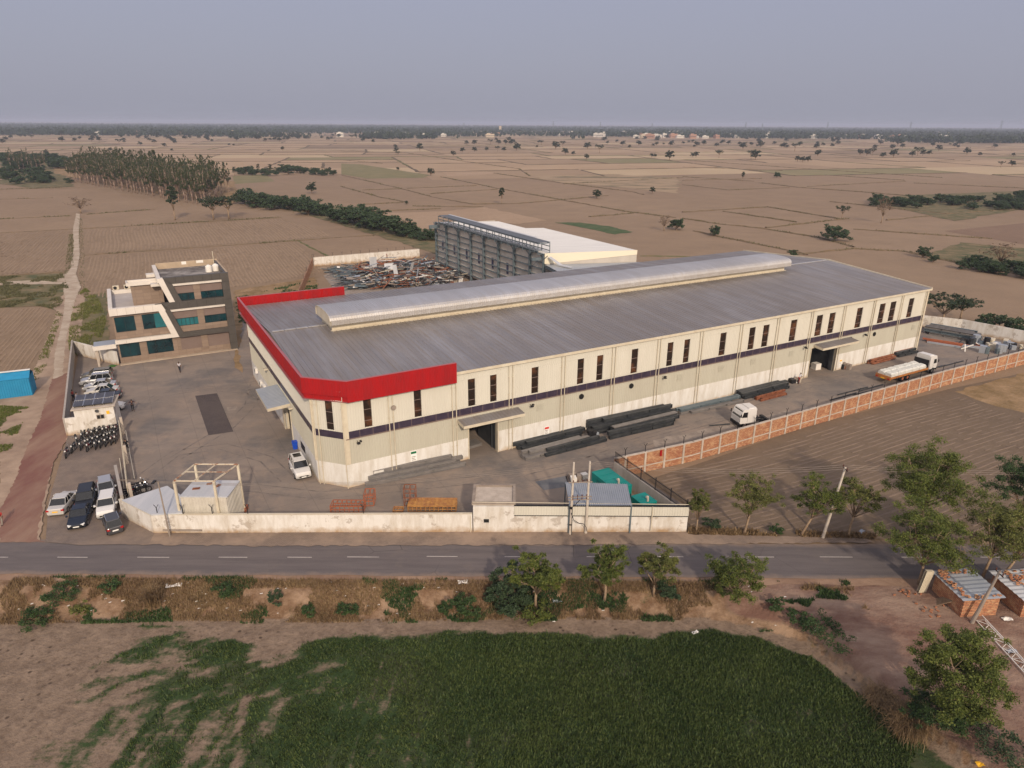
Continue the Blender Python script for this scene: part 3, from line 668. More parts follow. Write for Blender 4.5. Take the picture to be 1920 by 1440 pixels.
for off, lines in ((b_, [[(0,385),(330,460),(520,510),(740,550)],[(0,450),(220,510),(350,535)],[(560,395),(880,460),(1240,525),(1600,590),(1880,625)],[(740,550),(1000,545),(1240,525),(1500,500)],[(120,470),(330,463)],[(100,552),(350,540)],
                         [(860,375),(1240,430),(1640,480),(1700,495)],[(560,290),(1000,350),(1060,390)],[(0,250),(360,260),(640,300)],[(0,300),(230,320)],[(1250,435),(1920,400)],[(400,560),(800,565)],[(160,590),(560,575)],[(1400,620),(1640,600)],
                         [(370,460),(760,445)],[(500,490),(880,465)]]),
                   (c_, [[(0,440),(260,470),(440,462),(600,455)],[(0,415),(440,405)],[(440,430),(650,455),(1000,480),(1300,505)],[(700,450),(1250,420)],[(0,595),(230,580),(480,565)],[(480,565),(900,635)],[(230,590),(640,650)],
                         [(0,630),(200,660),(440,685),(780,740),(960,790)],[(470,682),(930,630)],[(60,700),(220,735),(600,810),(700,835)],[(620,835),(950,800),(1250,815),(1500,870),(1900,945)],[(830,535),(1480,605)],[(1150,640),(1440,610)],
                         [(0,300),(700,350),(1460,400)],[(0,340),(560,360)],[(800,385),(1250,415)],[(1480,605),(1920,575)],[(960,690),(1740,745)],[(0,395),(400,420)],[(1300,430),(1920,460)]])):
    for L in lines: strip(bund, [off(*p) for p in L], 1.35, .4, seed=len(bund.v))
BUND_TOPS = [bund.v[i] for i in range(1, len(bund.v), 3)]
tag(bund.build('field_bund', M['bund']), kind='structure'); tag(bundg.build('field_bund', M['bund_green']), kind='structure')

# dirt track between the left fields, red approach road, bare ground beside it
sheet('bare_ground', [(0,740),(62,700),(108,585),(92,575),(135,540),(160,560),(150,640),(128,700),(122,812),(130,820),(100,860),(75,1017),(0,1017)], M['path_light'], jag=.5)
sheet('dirt_road', [(98,712),(126,700),(124,745),(119,790),(128,820),(100,870),(82,940),(70,1012),(88,1018),(0,1019),(0,960),(30,900),(50,840),(75,790)], M['red_dirt'], jag=.4)
sheet('dirt_track', [(143,400),(150,402),(148,440),(150,480),(143,515),(152,540),(142,560),(130,610),(122,650),(118,705),(100,712),(104,660),(118,600),(122,560),(117,533),(0,535),(0,529),(110,524),(132,505),(138,470),(137,430)], M['track'], jag=.45)
# road, pavers and yard
sheet('verge', [(88,1016),(240,975),(290,1000),(1287,996),(1290,1003),(1620,1010),(1640,1019),(1280,1022),(500,1026),(160,1021)], M['verge'], jag=.5)
sheet('parking_paving', [(128,818),(222,800),(234,830),(236,950),(232,972),(290,1002),(280,1021),(150,1024),(86,1018),(92,940),(115,862)], M['paver'])
road = MB(); road.add([(-400, 51.9, 0), (400, 52.1, 0), (400, 57.9, 0), (-400, 57.2, 0)], [(0, 1, 2, 3)])
xr = np.arange(-160, 161, 2.0); rv = []; rr = random.Random(5)
for x in xr: rv.append((x, 51.95 + rr.uniform(-.12, .12) + (x * .001), 0.078))
for x in xr[::-1]:
    yy = 57.2 + x * 0.006 + rr.uniform(-.12, .12) + (0.45 if x < -38 else 0)
    rv.append((x, yy, 0.078))
road = MB(); n_ = len(xr)
road.v = rv; road.f = [(i, i+1, 2*n_-2-i, 2*n_-1-i) for i in range(n_-1)]; road.m = [0]*(n_-1)
tag(road.build('road', M['road']), kind='structure')
shoulder = MB(); pts_t = [(x, 51.0 + rr.uniform(-.2, .25)) for x in xr]; pts_b = [(x, 52.3) for x in xr]
shoulder.v = [(x, y, gz(x, y) + 0.02) for x, y in pts_t] + [(x, y, 0.05) for x, y in pts_b]; shoulder.f = [(i, i+1, n_+i+1, n_+i) for i in range(n_-1)]; shoulder.m = [0]*(n_-1)
tag(shoulder.build('road_shoulder', M['dirt']), kind='structure')
dash = MB()
for x0, x1, y in [(-2,16,1046),(108,165,1046),(258,318,1046),(410,464,1046),(539,585,1046),(651,711,1045.5),(800,858,1044.5),(946,1010,1045),(1100,1160,1045),(1225,1281,1045),(1400,1451,1045.5),(1537,1598,1045.5),(1690,1745,1046),(1838,1888,1046)]:
    a, b = G(x0, y), G(x1, y); dash.box((a.x, a.y - .05, .0815), (b.x, a.y + .05, .0835))
tag(dash.build('lane_marking', M['road_paint']), kind='structure')
sheet('yard', [(122,800),(150,655),(215,640),(440,640),(470,560),(1300,560),(1740,600),(1920,640),(1925,656),(1155,866),(1282,948),(1284,985),(300,985),(236,955),(234,830),(222,800)], M['yard'], z=0.06)
sheet('weighbridge_paving', [(366,743),(407,738),(438,810),(391,817)], M['weigh'], z=0.066)
for pts in ([(250,770),(300,742),(380,728),(470,735),(520,760)], [(262,900),(330,850),(420,838),(500,862),(540,900)], [(900,880),(1000,862),(1120,850),(1250,812),(1400,772)], [(960,905),(1060,880),(1180,838),(1300,805)], [(1400,760),(1520,722),(1620,700),(1700,680)], [(380,930),(470,915),(600,930),(760,915),(900,900)], [(330,860),(430,800),(470,760),(480,720)]):
    for o_ in (-.8, .8):
        P_ = [G(*p) for p in pts]; Q_ = []
        for i in range(len(P_) - 1):
            for t in (0, .25, .5, .75): Q_.append(P_[i].lerp(P_[i+1], t))
        Q_.append(P_[-1]); mb = MB(); vs = []
        for i, p in enumerate(Q_):
            d = (Q_[min(i+1, len(Q_)-1)] - Q_[max(i-1, 0)]).normalized(); nn = Vector((-d.y, d.x, 0)); w_ = .10
            vs += [p + nn * (o_ + w_) + Vector((0,0,.0645)), p + nn * (o_ - w_) + Vector((0,0,.0645))]
        mb.add(vs, [(2*i, 2*i+1, 2*i+3, 2*i+2) for i in range(len(Q_)-1)]); tag(mb.build('tyre_mark', M['tyre']), kind='structure')
sheet('drain_cover', [(425,764),(444,763),(447,769),(427,771)], M['concrete_dark'], z=0.066)
sheet('asphalt_patch', [(1003,904),(1062,893),(1066,913),(1020,920)], mat('slate_patch', (0.10,0.11,0.125), .8, c2=(.14,.14,.15), nscale=.8), z=0.07)
sheet('asphalt_patch', [(1060,893),(1085,888),(1085,915),(1066,914)], M['weigh'], z=0.07)
sheet('rubble_ground', [(1225,826),(1350,800),(1372,796),(1560,752),(1562,756),(1230,840)], M['concrete_dark'], z=0.07, jag=1)
# ---------------------------------------------------------------- the main factory hall
TH = R(29.4); WO = Vector((-18.0, 67.9, 0.0))
UX = Vector((math.cos(TH), math.sin(TH), 0)); VX = Vector((-math.sin(TH), math.cos(TH), 0))
def Wp(u, v, z=0): return WO + UX * u + VX * v + Vector((0, 0, z))
def corr(mb, p0, p1, z0, z1, pitch=0.3, amp=0.03, nrm=None, m=0, s0=0.0):
    """vertical ribbed sheet between two plan points; ribs stand out towards nrm"""
    p0, p1 = Vector((*p0, 0)), Vector((*p1, 0)); d = p1 - p0; L = d.length; d.normalize()
    n = Vector((d.y, -d.x, 0)) if nrm is None else Vector((*nrm, 0))
    k = max(1, int(round(L / pitch))); st = L / k; vs = []; ss = []
    for i in range(k):
        for t, o in ((0, 0), (.55, 0), (.65, amp), (.9, amp)): ss.append(((i + t) * st, o))
    ss.append((L, 0))
    for s_, o in ss:
        q = p0 + d * s_ + n * o; vs += [(q.x, q.y, z0), (q.x, q.y, z1)]
    mb.add(vs, [(2*i, 2*i+2, 2*i+3, 2*i+1) for i in range(len(ss)-1)], m)

hall = empty('factory_hall', WO, TH, 'long cream and grey ribbed steel factory hall with a red parapet round its near corner', 'factory')
UE, VE = 104.0, 42.4; EAVE, RIDGE, VR = 11.45, 12.95, 21.0
CA, CB = (-2.6, 2.8), (0.0, 0.0)          # chamfered corner
GT, GB = 2.85, 5.95                        # top of the white plinth, bottom of the violet band
WINS = [(2.3,3.15),(8.1,8.95),(14.8,15.7),(17.7,18.55),(23.4,24.35),(30.15,31.1),(33.15,34.1),(38.75,39.8),(44.9,45.9),(47.9,48.9),(54.65,55.8),(60.45,61.65),(63.3,64.55),(69.25,70.6),(75.1,76.5),(78.1,79.5),(84.85,86.3),(90.7,92.2),(93.6,95.1),(98.7,100.1)]
DOORS = [(14.8, 18.65, 4.9), (75.0, 81.4, 4.9)]
SDOOR = (15.2, 19.3, 4.6)
wall = MB(); t = 0.14
def front_band(z0, z1, holes, m, rib=True, amp=.03):
    e = 0.0
    for a, b in sorted(holes) + [(UE, UE)]:
        if a > e + .01:
            if rib: corr(wall, (e, 0), (a, 0), z0, z1, amp=amp, m=m)
            else: wall.box((e, -.02, z0), (a, .2, z1), m)
        e = max(e, b)
up_m, lo_m, pl_m = 0, 1, 2
front_band(6.75, 6.9, [], up_m); front_band(6.9, 10.25, WINS, up_m); front_band(10.25, EAVE, [], up_m)
front_band(4.9, GB, [], lo_m); front_band(GT, 4.9, [(a, b) for a, b, c in DOORS], lo_m)
front_band(0.0, GT, [(a, b) for a, b, c in DOORS], pl_m, rib=False)
# window and door reveals + inner faces
for a, b in WINS:
    wall.box((a - .05, .0, 6.85), (a, .16, 10.3), up_m); wall.box((b, .0, 6.85), (b + .05, .16, 10.3), up_m)
# chamfer
cdn = Vector((CB[0]-CA[0], CB[1]-CA[1], 0)); CL = cdn.length; cdn.normalize(); cn = (cdn.y, -cdn.x)
def cpt(s_): return (CA[0] + cdn.x * s_, CA[1] + cdn.y * s_)
CW = (1.75, 2.6)
for z0, z1, m in ((6.75, 6.9, 0), (10.25, 10.4, 0)): corr(wall, CA, CB, z0, z1, m=m)
corr(wall, CA, cpt(CW[0]), 6.9, 10.25, m=0); corr(wall, cpt(CW[1]), CB, 6.9, 10.25, m=0)
corr(wall, CA, CB, GT, GB, m=1)
wall.prism([CA, CB, (CB[0]+.05, .2), (CA[0]+.2, 2.9)], 0, GT, 2)
# left side
sx = CA[0]
def side(z0, z1, holes, m, rib=True):
    e = 2.8
    for a, b in sorted(holes) + [(VE, VE)]:
        if a > e + .01:
            if rib: corr(wall, (sx, a), (sx, e), z0, z1, m=m)
            else: wall.box((sx - .02, e, z0), (sx + .2, a, z1), m)
        e = max(e, b)
side(6.75, EAVE, [], 0); side(4.6, GB, [], 1); side(GT, 4.6, [SDOOR[:2]], 1); side(0, GT, [SDOOR[:2]], 2, rib=False)
# back and right sides
wall.box((sx, VE - .2, 0), (UE, VE, EAVE), 1); wall.box((UE - .2, 0, 0), (UE, VE - .2, EAVE), 0)
wall.add([(UE, 0, EAVE), (UE, VE, EAVE), (UE, VR, RIDGE)], [(0, 1, 2)], 0)
wall.add([(sx, 2.8, EAVE), (sx, VE, EAVE), (sx, VR, RIDGE)], [(0, 2, 1)], 0)
wall.build('wall', [M['cream'], M['grey_cream'], M['plinth_white']], hall)
# violet glazing band with mullions and ledge
band = MB(); band.box((0.15, -.03, GB), (UE - .3, .05, 6.75), 0)
band.prism([(CA[0]+.0, CA[1]-.05), (CB[0], -.05), (CB[0], .05), (CA[0]+.1, CA[1]+.1)], GB, 6.75, 0)
band.box((sx - .04, 2.9, GB), (sx + .05, VE - .3, 6.75), 0)
for i in range(69): band.box((.15 + i * 1.5, -.045, GB), (.19 + i * 1.5, -.03, 6.75), 1)
for i in range(26): band.box((sx - .055, 3 + i * 1.5, GB), (sx - .04, 3.04 + i * 1.5, 6.75), 1)
band.box((0.1, -.14, GB - .10), (UE - .2, -.001, GB), 1)
band.build('glazing_band', [M['purple'], M['office_panel']], hall)
# windows
def window(a, b, parent, P=lambda s_, o, z: (s_, o, z)):
    w_ = MB(); n = 1
    w_.add([P(a, .07, 6.9), P(b, .07, 6.9), P(b, .07, 10.25), P(a, .07, 10.25)], [(0, 1, 2, 3)])
    o = w_.build('window', M['brown_glaze'], parent)
    f_ = MB()
    for z in (7.6, 8.9): f_.add([P(a, .045, z), P(b, .045, z), P(b, .045, z+.06), P(a, .045, z+.06), P(a, .07, z), P(b, .07, z), P(b, .07, z+.06), P(a, .07, z+.06)], [(0,1,2,3),(3,2,6,7),(0,4,5,1),(0,3,7,4),(1,5,6,2)])
    f_.each('glazing_bar', M['office_panel'], o); return o
for a, b in WINS: window(a, b, hall)
window(CW[0], CW[1], hall, lambda s_, o, z: (CA[0] + cdn.x*s_ - cn[0]*o, CA[1] + cdn.y*s_ - cn[1]*o, z))
# roof with real ribs
def ribbed_roof(name, u0, u1, va, za, vb, zb, pitch=0.62, m=None, parent=None, amp=.055, rb=.07, off=0.0):
    mb = MB(); k = int((u1 - u0) / pitch); st = (u1 - u0) / k; vs = []
    sec = []
    for i in range(k):
        s0 = u0 + i * st; sec += [(s0, 0), (s0 + st * .5 - rb, 0), (s0 + st * .5 - rb * .5, amp), (s0 + st * .5 + rb * .5, amp), (s0 + st * .5 + rb, 0)]
    sec.append((u1, 0)); va0 = va if callable(va) else (lambda u: va)
    for s_, o in sec:
        v0 = va0(s_); z0 = za + (zb - za) * ((v0 - va0(u1)) / (vb - va0(u1)))
        vs += [(s_, v0, z0 + o), (s_, vb, zb + o)]
    mb.add(vs, [(2*i, 2*i+2, 2*i+3, 2*i+1) for i in range(len(sec)-1)])
    return mb.build(name, m, parent)
chv = lambda u: -.25 if u > -.1 else -.25 + (-.1 - u) * 1.1
rf = ribbed_roof('roof', CA[0] - .3, UE + .25, chv, EAVE + .05, VR, RIDGE, m=M['roof_grey'], parent=hall)
ribbed_roof('roof', CA[0] - .3, UE + .25, VE + .4, EAVE + .02, VR, RIDGE, m=M['roof_grey'], parent=hall)
cap = MB()
for i in range(70):
    u0 = -2.6 + i * 1.52
    cap.box((u0, VR - .22, RIDGE + .03), (u0 + 1.42, VR + .22, RIDGE + .11))
cap.build('ridge_cap', M['vent_metal'], hall)
tr = MB(); tr.box((13.0, -.38, EAVE - .28), (UE + .3, -.04, EAVE + .04)); tr.obox((UE + .3, -.3, EAVE + .05), (UE + .3, VR, RIDGE + .05), .16, .3); tr.obox((UE + .3, VE + .4, EAVE + .05), (UE + .3, VR, RIDGE + .05), .16, .3)
tr.build('eaves_gutter', M['trim'], hall)
# roof monitor along the ridge
U0, U1 = 4.4, 88.7; mo = empty('ridge_ventilator', (0, 0, 0)); mo.parent = hall
cu = MB()
cu.box((U0, 18.5, 12.55), (U1, 18.62, 14.0)); cu.box((U0, 23.38, 12.55), (U1, 23.5, 14.0)); cu.box((U0, 18.62, 12.55), (U0 + .1, 23.38, 14.0)); cu.box((U1 - .1, 18.62, 12.55), (U1, 23.38, 14.0))
cu.box((U0 - .2, 18.3, 12.70), (U1 + .2, 18.5, 12.86)); cu.build('curb', M['trim'], mo)
arc = []
for i in range(13):
    pass
for y, z in ((-3.55, 13.72), (-3.55, 14.35), (-3.45, 14.68), (-3.15, 14.93), (-2.6, 15.08), (-1.4, 15.19), (0, 15.24), (1.4, 15.19), (2.6, 15.08), (3.15, 14.93), (3.45, 14.68), (3.55, 14.35), (3.55, 13.72)): arc.append((21 + y, z))
cm = MB(); k = int((U1 - U0 + .9) / .33); st = (U1 - U0 + .9) / k; vs = []; nn = 0
for i in range(k + 1):
    for dx, o in ((0, 0), (.5 * st, 0), (.6 * st, .035), (.9 * st, .035)):
        if i == k and dx: break
        for (y, z) in arc: vs.append((U0 - .45 + i * st + dx, y + (y - 21) / 3.55 * o, z + o))
        nn += 1
cm.add(vs, [(i*13+j, i*13+j+1, (i+1)*13+j+1, (i+1)*13+j) for i in range(nn-1) for j in range(12)])
cm.build('canopy', M['vent_metal'], mo)
for u in (U0 - .42, U1 + .32):
    en = MB(); en.xprism([(y, z - .02) for y, z in arc], u, u + .08); en.build('end_panel', M['trim'], mo)
    en = MB(); en.xprism([(y, z - .01) for y, z in arc] + [(21 + (y - 21) * .95, 13.75 + (z - 13.75) * .93) for y, z in arc[::-1]], u - .06, u + .14); en.build('edge_trim', M['trim'], mo)
sf = MB(); sf.box((U0, 17.5, 13.72), (U1, 18.5, 13.76)); sf.box((U0, 23.5, 13.72), (U1, 24.5, 13.76)); sf.build('soffit', M['trim'], mo)
# red parapet
PB, PT = 10.35, 12.72
pa = [(13.1, -.42), (.55, -.42), (-3.1, 3.0), (-3.1, VE + .9), (13.3, VE + .9)]
par = MB()
def off_in(P, d):
    out = []
    for i, p in enumerate(P):
        p = Vector(p); ds = []
        if i: ds.append((p - Vector(P[i-1])).normalized())
        if i < len(P) - 1: ds.append((Vector(P[i+1]) - p).normalized())
        ns = [Vector((q.y, -q.x)) for q in ds]; nn_ = sum(ns, Vector((0, 0))) / len(ns); nn_ = nn_ / max(.2, nn_.length_squared); out.append(tuple(p + nn_ * d))
    return out
pin = off_in(pa, -.28)
for i in range(4):
    corr(par, pa[i+1], pa[i], PB, PT, pitch=.3, amp=.028)
    corr(par, pin[i], pin[i+1], PB + (0 if i < 1 else .6), PT, pitch=.3, amp=.02)
par.add([(*pin[0], PB), (*pa[0], PB), (*pa[0], PT), (*pin[0], PT), (*pin[4], PB), (*pa[4], PB), (*pa[4], PT), (*pin[4], PT)], [(0,1,2,3), (4,5,6,7)])
pp = par.build('parapet', M['red'], hall)
cp = MB()
for i in range(4):
    a0, a1, b0, b1 = pa[i], pa[i+1], pin[i], pin[i+1]
    cp.add([(*a0, PT + .01), (*a1, PT + .01), (*b1, PT + .01), (*b0, PT + .01), (*a0, PT + .05), (*a1, PT + .05), (*b1, PT + .05), (*b0, PT + .05)], [(4,5,6,7), (0,1,5,4), (2,3,7,6)])
    cp.add([(*a0, PB), (*a1, PB), (*b1, PB), (*b0, PB)], [(0,1,2,3)])
cp.build('coping', mat('pink_grey_coping', (.33, .10, .11), .4), pp)
# rain pipes: pairs at every portal frame, each with brackets
def pipe(u, top=EAVE - .28, v=-.14, r=.055):
    m_ = MB(); m_.cyl((u, v, .05), (u, v, top), r, n=6)
    for z in (2.2, 4.6, 7.4, 9.6): m_.box((u - .09, v - .02, z), (u + .09, v + .12, z + .06))
    return m_.build('downpipe', M['trim'], hall)
for i, uc in enumerate([5.3, 12.95, 20.45, 27.95, 35.75, 43.3, 50.95, 58.65, 66.35, 73.85, 81.6, 89.1, 96.6]):
    for s_ in (-.25, .25): pipe(uc + s_, top=10.3 if uc < 13.3 else EAVE - .25)
for u in (103.1, 103.55): pipe(u)
pipe(-.15, 10.3, -.2); pipe(-2.55, 10.3, 2.4); pipe(-2.2, 10.3, 2.1)
cc = MB(); cc.box((-.12, -.10, 2.9), (.45, -.0, 10.33)); cc.box((103.7, -.09, 0), (104.05, 0, EAVE)); cc.obox((*cpt(.05), 2.9), (*cpt(.05), 10.33), .36, .1); cc.each('corner_trim', M['trim'], hall)
# door canopies
def canopy(name, a, b, z, d, parent, P):
    m_ = MB(); c8 = [P(a, 0, z + .22), P(b, 0, z + .22), P(b, d, z + .02), P(a, d, z + .02)]
    lo = [P(a, 0, z - .22), P(b, 0, z - .22), P(b, d, z - .34), P(a, d, z - .34)]
    o = MB(); o.add(c8 + lo, [(0,1,2,3)], 0); n = int((b - a) / .45)
    for i in range(n):
        s_ = a + (i + .5) * (b - a) / n
        o.add([P(s_-.04, .02, z+.25), P(s_+.04, .02, z+.25), P(s_+.04, d-.02, z+.05), P(s_-.04, d-.02, z+.05), P(s_-.04, .02, z+.2), P(s_+.04, .02, z+.2), P(s_+.04, d-.02, z), P(s_-.04, d-.02, z)], [(0,1,2,3),(0,3,7,4),(1,5,6,2),(2,6,7,3)], 0)
    o.add(c8 + lo, [(3,2,6,7), (0,3,7,4), (1,5,6,2), (4,7,6,5)], 1)
    return o.build(name, [M['roof_grey'] if d < 2.4 else M['galv'], M['trim']], parent)
canopy('door_canopy', 13.35, 21.5, 5.3, 1.75, hall, lambda s_, o, z: (s_, -o - .05, z))
canopy('door_canopy', 75.4, 84.2, 5.3, 1.75, hall, lambda s_, o, z: (s_, -o - .05, z))
canopy('door_canopy', 14.2, 21.8, 5.35, 2.75, hall, lambda s_, o, z: (sx - o - .05, s_, z))
for a, b, h in DOORS:
    j = MB(); j.box((a - .12, -.10, 0), (a, .5, h)); j.box((b, -.10, 0), (b + .12, .5, h)); j.box((a - .12, -.08, h), (b + .12, .5, h + .15)); j.each('door_frame', M['trim'], hall)
    s_ = MB(); corr(s_, (b - .1, 1.4), (b + 3.6, 1.4), .1, h, m=0); s_.box((b + .05, .9, .1), (b + .25, 5.5, h), 0); s_.build('sliding_door', M['steel_dark'], hall)
j = MB(); a, b, h = SDOOR; j.box((sx - .1, a - .35, 0), (sx + .5, a, h)); j.box((sx - .1, b, 0), (sx + .5, b + .9, h)); j.each('door_frame', M['trim'], hall)
# inside: dark floor, steel columns, so that the open doors show depth
ins = MB()
for i in range(14):
    u = 5.3 + i * 7.6
    for v in (.55, VE - .7): ins.box((u - .15, v - .2, 0.07), (u + .15, v + .3, EAVE - .2))
    ins.obox((u, .8, EAVE - .5), (u, VR, RIDGE - .5), .2, .6); ins.obox((u, VE - .7, EAVE - .5), (u, VR, RIDGE - .5), .2, .6)
ins.build('portal_frame', M['steel_dark'], hall)
# wall fittings
for u, z in ((30.9, 5.1), (39.0, 5.1), (84.4, 5.15), (90.6, 5.1)):
    m_ = MB(); m_.cyl((u, -.12, z), (u, .0, z), .36, n=16, m=0); m_.cyl((u, -.13, z), (u, -.12, z), .28, n=16, m=1)
    for k_ in range(4): a = k_ * math.pi / 2; m_.obox((u, -.14, z), (u + .27*math.cos(a), -.14, z + .27*math.sin(a)), .08, .02, 0)
    m_.build('exhaust_fan', [M['dark'], M['black']], hall)
for u in (24.7, 47.6, 55.5, 62.0, 70.3, 101.6):
    m_ = MB()
    for k_ in range(7): m_.box((u - .5, -.08, 4.4 + k_ * .14), (u + .5, -.035, 4.48 + k_ * .14))
    m_.build('louvre', M['grey_cream'], hall)
for u in (1.3, 23.2, 44.4, 72.9, 87.6):
    m_ = MB(); m_.cyl((u, -.05, 5.55), (u, -.45, 5.5), .03, n=5); m_.box((u - .16, -.75, 5.38), (u + .16, -.4, 5.52)); m_.box((u + .25, -.4, 5.42), (u + .45, -.1, 5.55)); m_.build('wall_lamp', M['dark'], hall)
for v, z in ((28.1, 5.7), (13.2, 5.3)):
    m_ = MB(); m_.box((sx - .55, v - .35, z), (sx - .05, v + .35, z + .2), 0); m_.box((sx - .5, v - .3, z - .02), (sx - .1, v + .3, z), 1); m_.build('wall_lamp', [M['trim'], M['clear_lamp']], hall)
m_ = MB(); m_.cyl((5.6, -.24, 8.6), (5.6, -.14, 8.6), .3, n=14); m_.build('wall_clamp_ring', M['concrete_dark'], hall)
for v, z in ((37.5, 2.3), (34.2, 1.3), (32.6, 1.3), (31.5, 1.5)):
    m_ = MB(); m_.box((sx - .42, v - .45, z), (sx - .06, v + .45, z + .75), 0); m_.cyl((sx - .43, v, z + .37), (sx - .42, v, z + .37), .28, n=12, m=1); m_.build('air_conditioner', [M['white_paint'], M['dark']], hall)
m_ = MB(); m_.box((sx - .06, 8.4, 1.2), (sx - .0, 10.4, 2.1)); m_.build('ground_window', M['dark'], hall)
# safety signs on the plinth
def sign(u, z, w_, h, lines, c):
    m_ = MB(); m_.box((u, -.06, z), (u + w_, -.022, z + h), 0); m_.box((u + .04, -.064, z + h - .32), (u + w_ - .04, -.06, z + h - .04), 1)
    o = m_.build('safety_sign', [M['plate_white'], c], hall)
    x_ = MB()
    for k_ in range(lines): x_.box((u + .1, -.064, z + .12 + k_ * .2), (u + w_ - .15 - .1 * (k_ % 2), -.06, z + .2 + k_ * .2))
    x_.build('printed_lines', M['concrete_dark'], o)
sign(7.35, 1.5, .75, 1.25, 3, mat('sign_green', (.01, .13, .05), .5)); sign(25.4, .9, .7, 1.05, 3, mat('sign_red', (.55, .03, .02), .5)); sign(82.6, .9, .6, .9, 2, M['plate_yellow'])
# crates and plates just inside the doors
m_ = empty('steel_plate_stack', Wp(16.2, 3.2), TH + .1, 'rusty plate stack lying inside the open door nearest the road', 'plates')
q = MB(); [q.box((-1.2 + .1*(i % 2), -.8, .06 + i*.09), (1.6 - .12*(i % 3), .8, .12 + i*.09)) for i in range(4)]; q.build('plate', M['steel_grey'], m_)
# ---------------------------------------------------------------- office block
OO = Vector((-65.0, 108.7, 0))
def Op(u, v, z=0): return OO + UX * u + VX * v + Vector((0, 0, z))
of = empty('office_building', OO, TH, 'three storey tan office block with teal glass, white slanted band and dark grey angular frame', 'office building')
RC = .55        # depth of the frames in front of the walls
D2 = 13.5
def slab(name, poly, v0, v1, m, parent=None):
    q = MB(); q.yprism(poly, v0, v1); return q.build(name, m, parent or of)
# walls behind the frames
wb = MB()
wb.box((.15, RC, 0), (18.3, RC + .25, 1.12)); wb.box((.15, RC, 4.3), (8.6, RC + .25, 5.45))
for a, b in ((.15, .35), (3.3, 4.4), (8.35, 9.6)): wb.box((a, RC, 1.12), (b, RC + .25, 3.55))
for a, b in ((.15, .38), (3.3, 4.4)): wb.box((a, RC, 5.45), (b, RC + .25, 8.0))
wb.box((12.85, RC - .12, .95), (13.9, RC + .25, 3.43)); wb.box((12.85, RC - .1, 5.3), (13.9, RC + .25, 8.3)); wb.box((12.85, RC - .1, 9.65), (13.9, RC + .25, 12.5))
wb.box((9.6, RC, 4.25), (17.5, RC + .25, 5.3)); wb.box((.15, RC, 8.0), (8, RC + .25, 8.4)); wb.box((.15, RC, 3.55), (9.6, RC + .25, 3.75))
wb.box((.1, RC + .25, 0), (.3, 16.3, 8.6)); wb.box((18.3, RC, 0), (18.55, D2, 12.8)); wb.box((.3, 16.1, 0), (8, 16.3, 8.6)); wb.box((8.0, D2 - .2, 0), (18.3, D2, 12.6)); wb.box((8.1, 3.5, 8.5), (8.3, D2, 12.6))
wb.build('wall', M['office_stone'], of)
pn = MB(); pn.box((9.6, RC + .05, 1.12), (12.85, RC + .25, 3.43)); pn.box((13.9, RC + .05, 1.12), (17.4, RC + .25, 3.43))
for z0, z1 in ((6.65, 8.35), (10.9, 12.5)):
    pn.box((8.6, RC + .05, z0), (12.85, RC + .25, z1)); pn.box((13.9, RC + .05, z0), (17.4, RC + .25, z1))
pn.each('render_panel', M['office_panel'], of)
def owin(a, b, z0, z1, m, nbar=3, slope=0.0):
    q = MB(); q.add([(a, RC + .12, z0), (b + slope, RC + .12, z0), (b, RC + .12, z1), (a, RC + .12, z1)], [(0,1,2,3)]); o = q.build('window', m, of)
    f_ = MB(); 
    for i in range(1, nbar): x = a + (b - a) * i / nbar; f_.box((x - .025, RC + .07, z0), (x + .025, RC + .12, z1))
    f_.box((a, RC + .06, z1 - .07), (b, RC + .12, z1)); f_.box((a, RC + .06, z0), (b, RC + .12, z0 + .06)); f_.build('window_frame', M['dark'], o); return o
owin(.35, 3.3, 1.12, 3.55, M['office_glass'], 2); owin(4.4, 8.35, 1.12, 3.55, M['office_glass'], 3)
owin(.38, 3.3, 5.45, 8.0, M['office_glass'], 2); owin(4.4, 7.9, 5.45, 8.0, M['office_glass'], 2)
q = MB(); q.box((6.2, RC + .09, 5.5), (7.9, RC + .115, 7.95)); q.build('blind', M['office_glass_light'], of)
owin(8.9, 12.85, 5.3, 6.65, M['office_glass_light'], 6); owin(13.9, 17.4, 5.3, 6.65, M['office_glass'], 3)
owin(9.9, 12.85, 9.65, 10.9, M['office_glass'], 3); owin(13.9, 17.4, 9.65, 10.9, M['office_glass'], 3)
# dark grey frame
gm = M['office_grey']
gf = MB()
gf.yprism([(8.5, 13.8), (18.6, 13.8), (18.6, 12.75), (9.45, 12.75)], 0, .7)
gf.yprism([(17.42, 12.75), (18.6, 12.75), (18.6, 0), (17.42, 0)], 0, .7)
gf.yprism([(8.5, 13.8), (9.7, 12.75), (10.75, 9.65), (9.72, 9.65)], 0, .62)
gf.yprism([(7.65, 9.65), (17.42, 9.65), (17.42, 8.45), (8.15, 8.45)], .0, .7)
gf.yprism([(7.65, 9.62), (8.75, 8.45), (10.2, 4.25), (9.5, 3.5)], 0, .62)
gf.yprism([(9.5, 3.5), (10.2, 4.27), (17.42, 4.27), (17.42, 3.43), (9.6, 3.43)], 0, .7)
gf.box((18.0, .7, 12.6), (18.6, D2 - .01, 13.75))
gf.build('grey_frame', gm, of)
jl = MB()
for x in (10.3, 11.6, 13.0, 14.5, 15.9, 17.2):
    jl.box((x, -.006, 12.8), (x + .03, 0, 13.78)); jl.box((x, -.006, 8.5), (x + .03, 0, 9.6))
for z in (1.4, 2.9, 4.4, 6.0, 7.6, 9.2, 10.8, 12.3): jl.box((17.45, -.006, z), (18.58, 0, z + .03))
jl.build('joint_lines', M['black'], of)
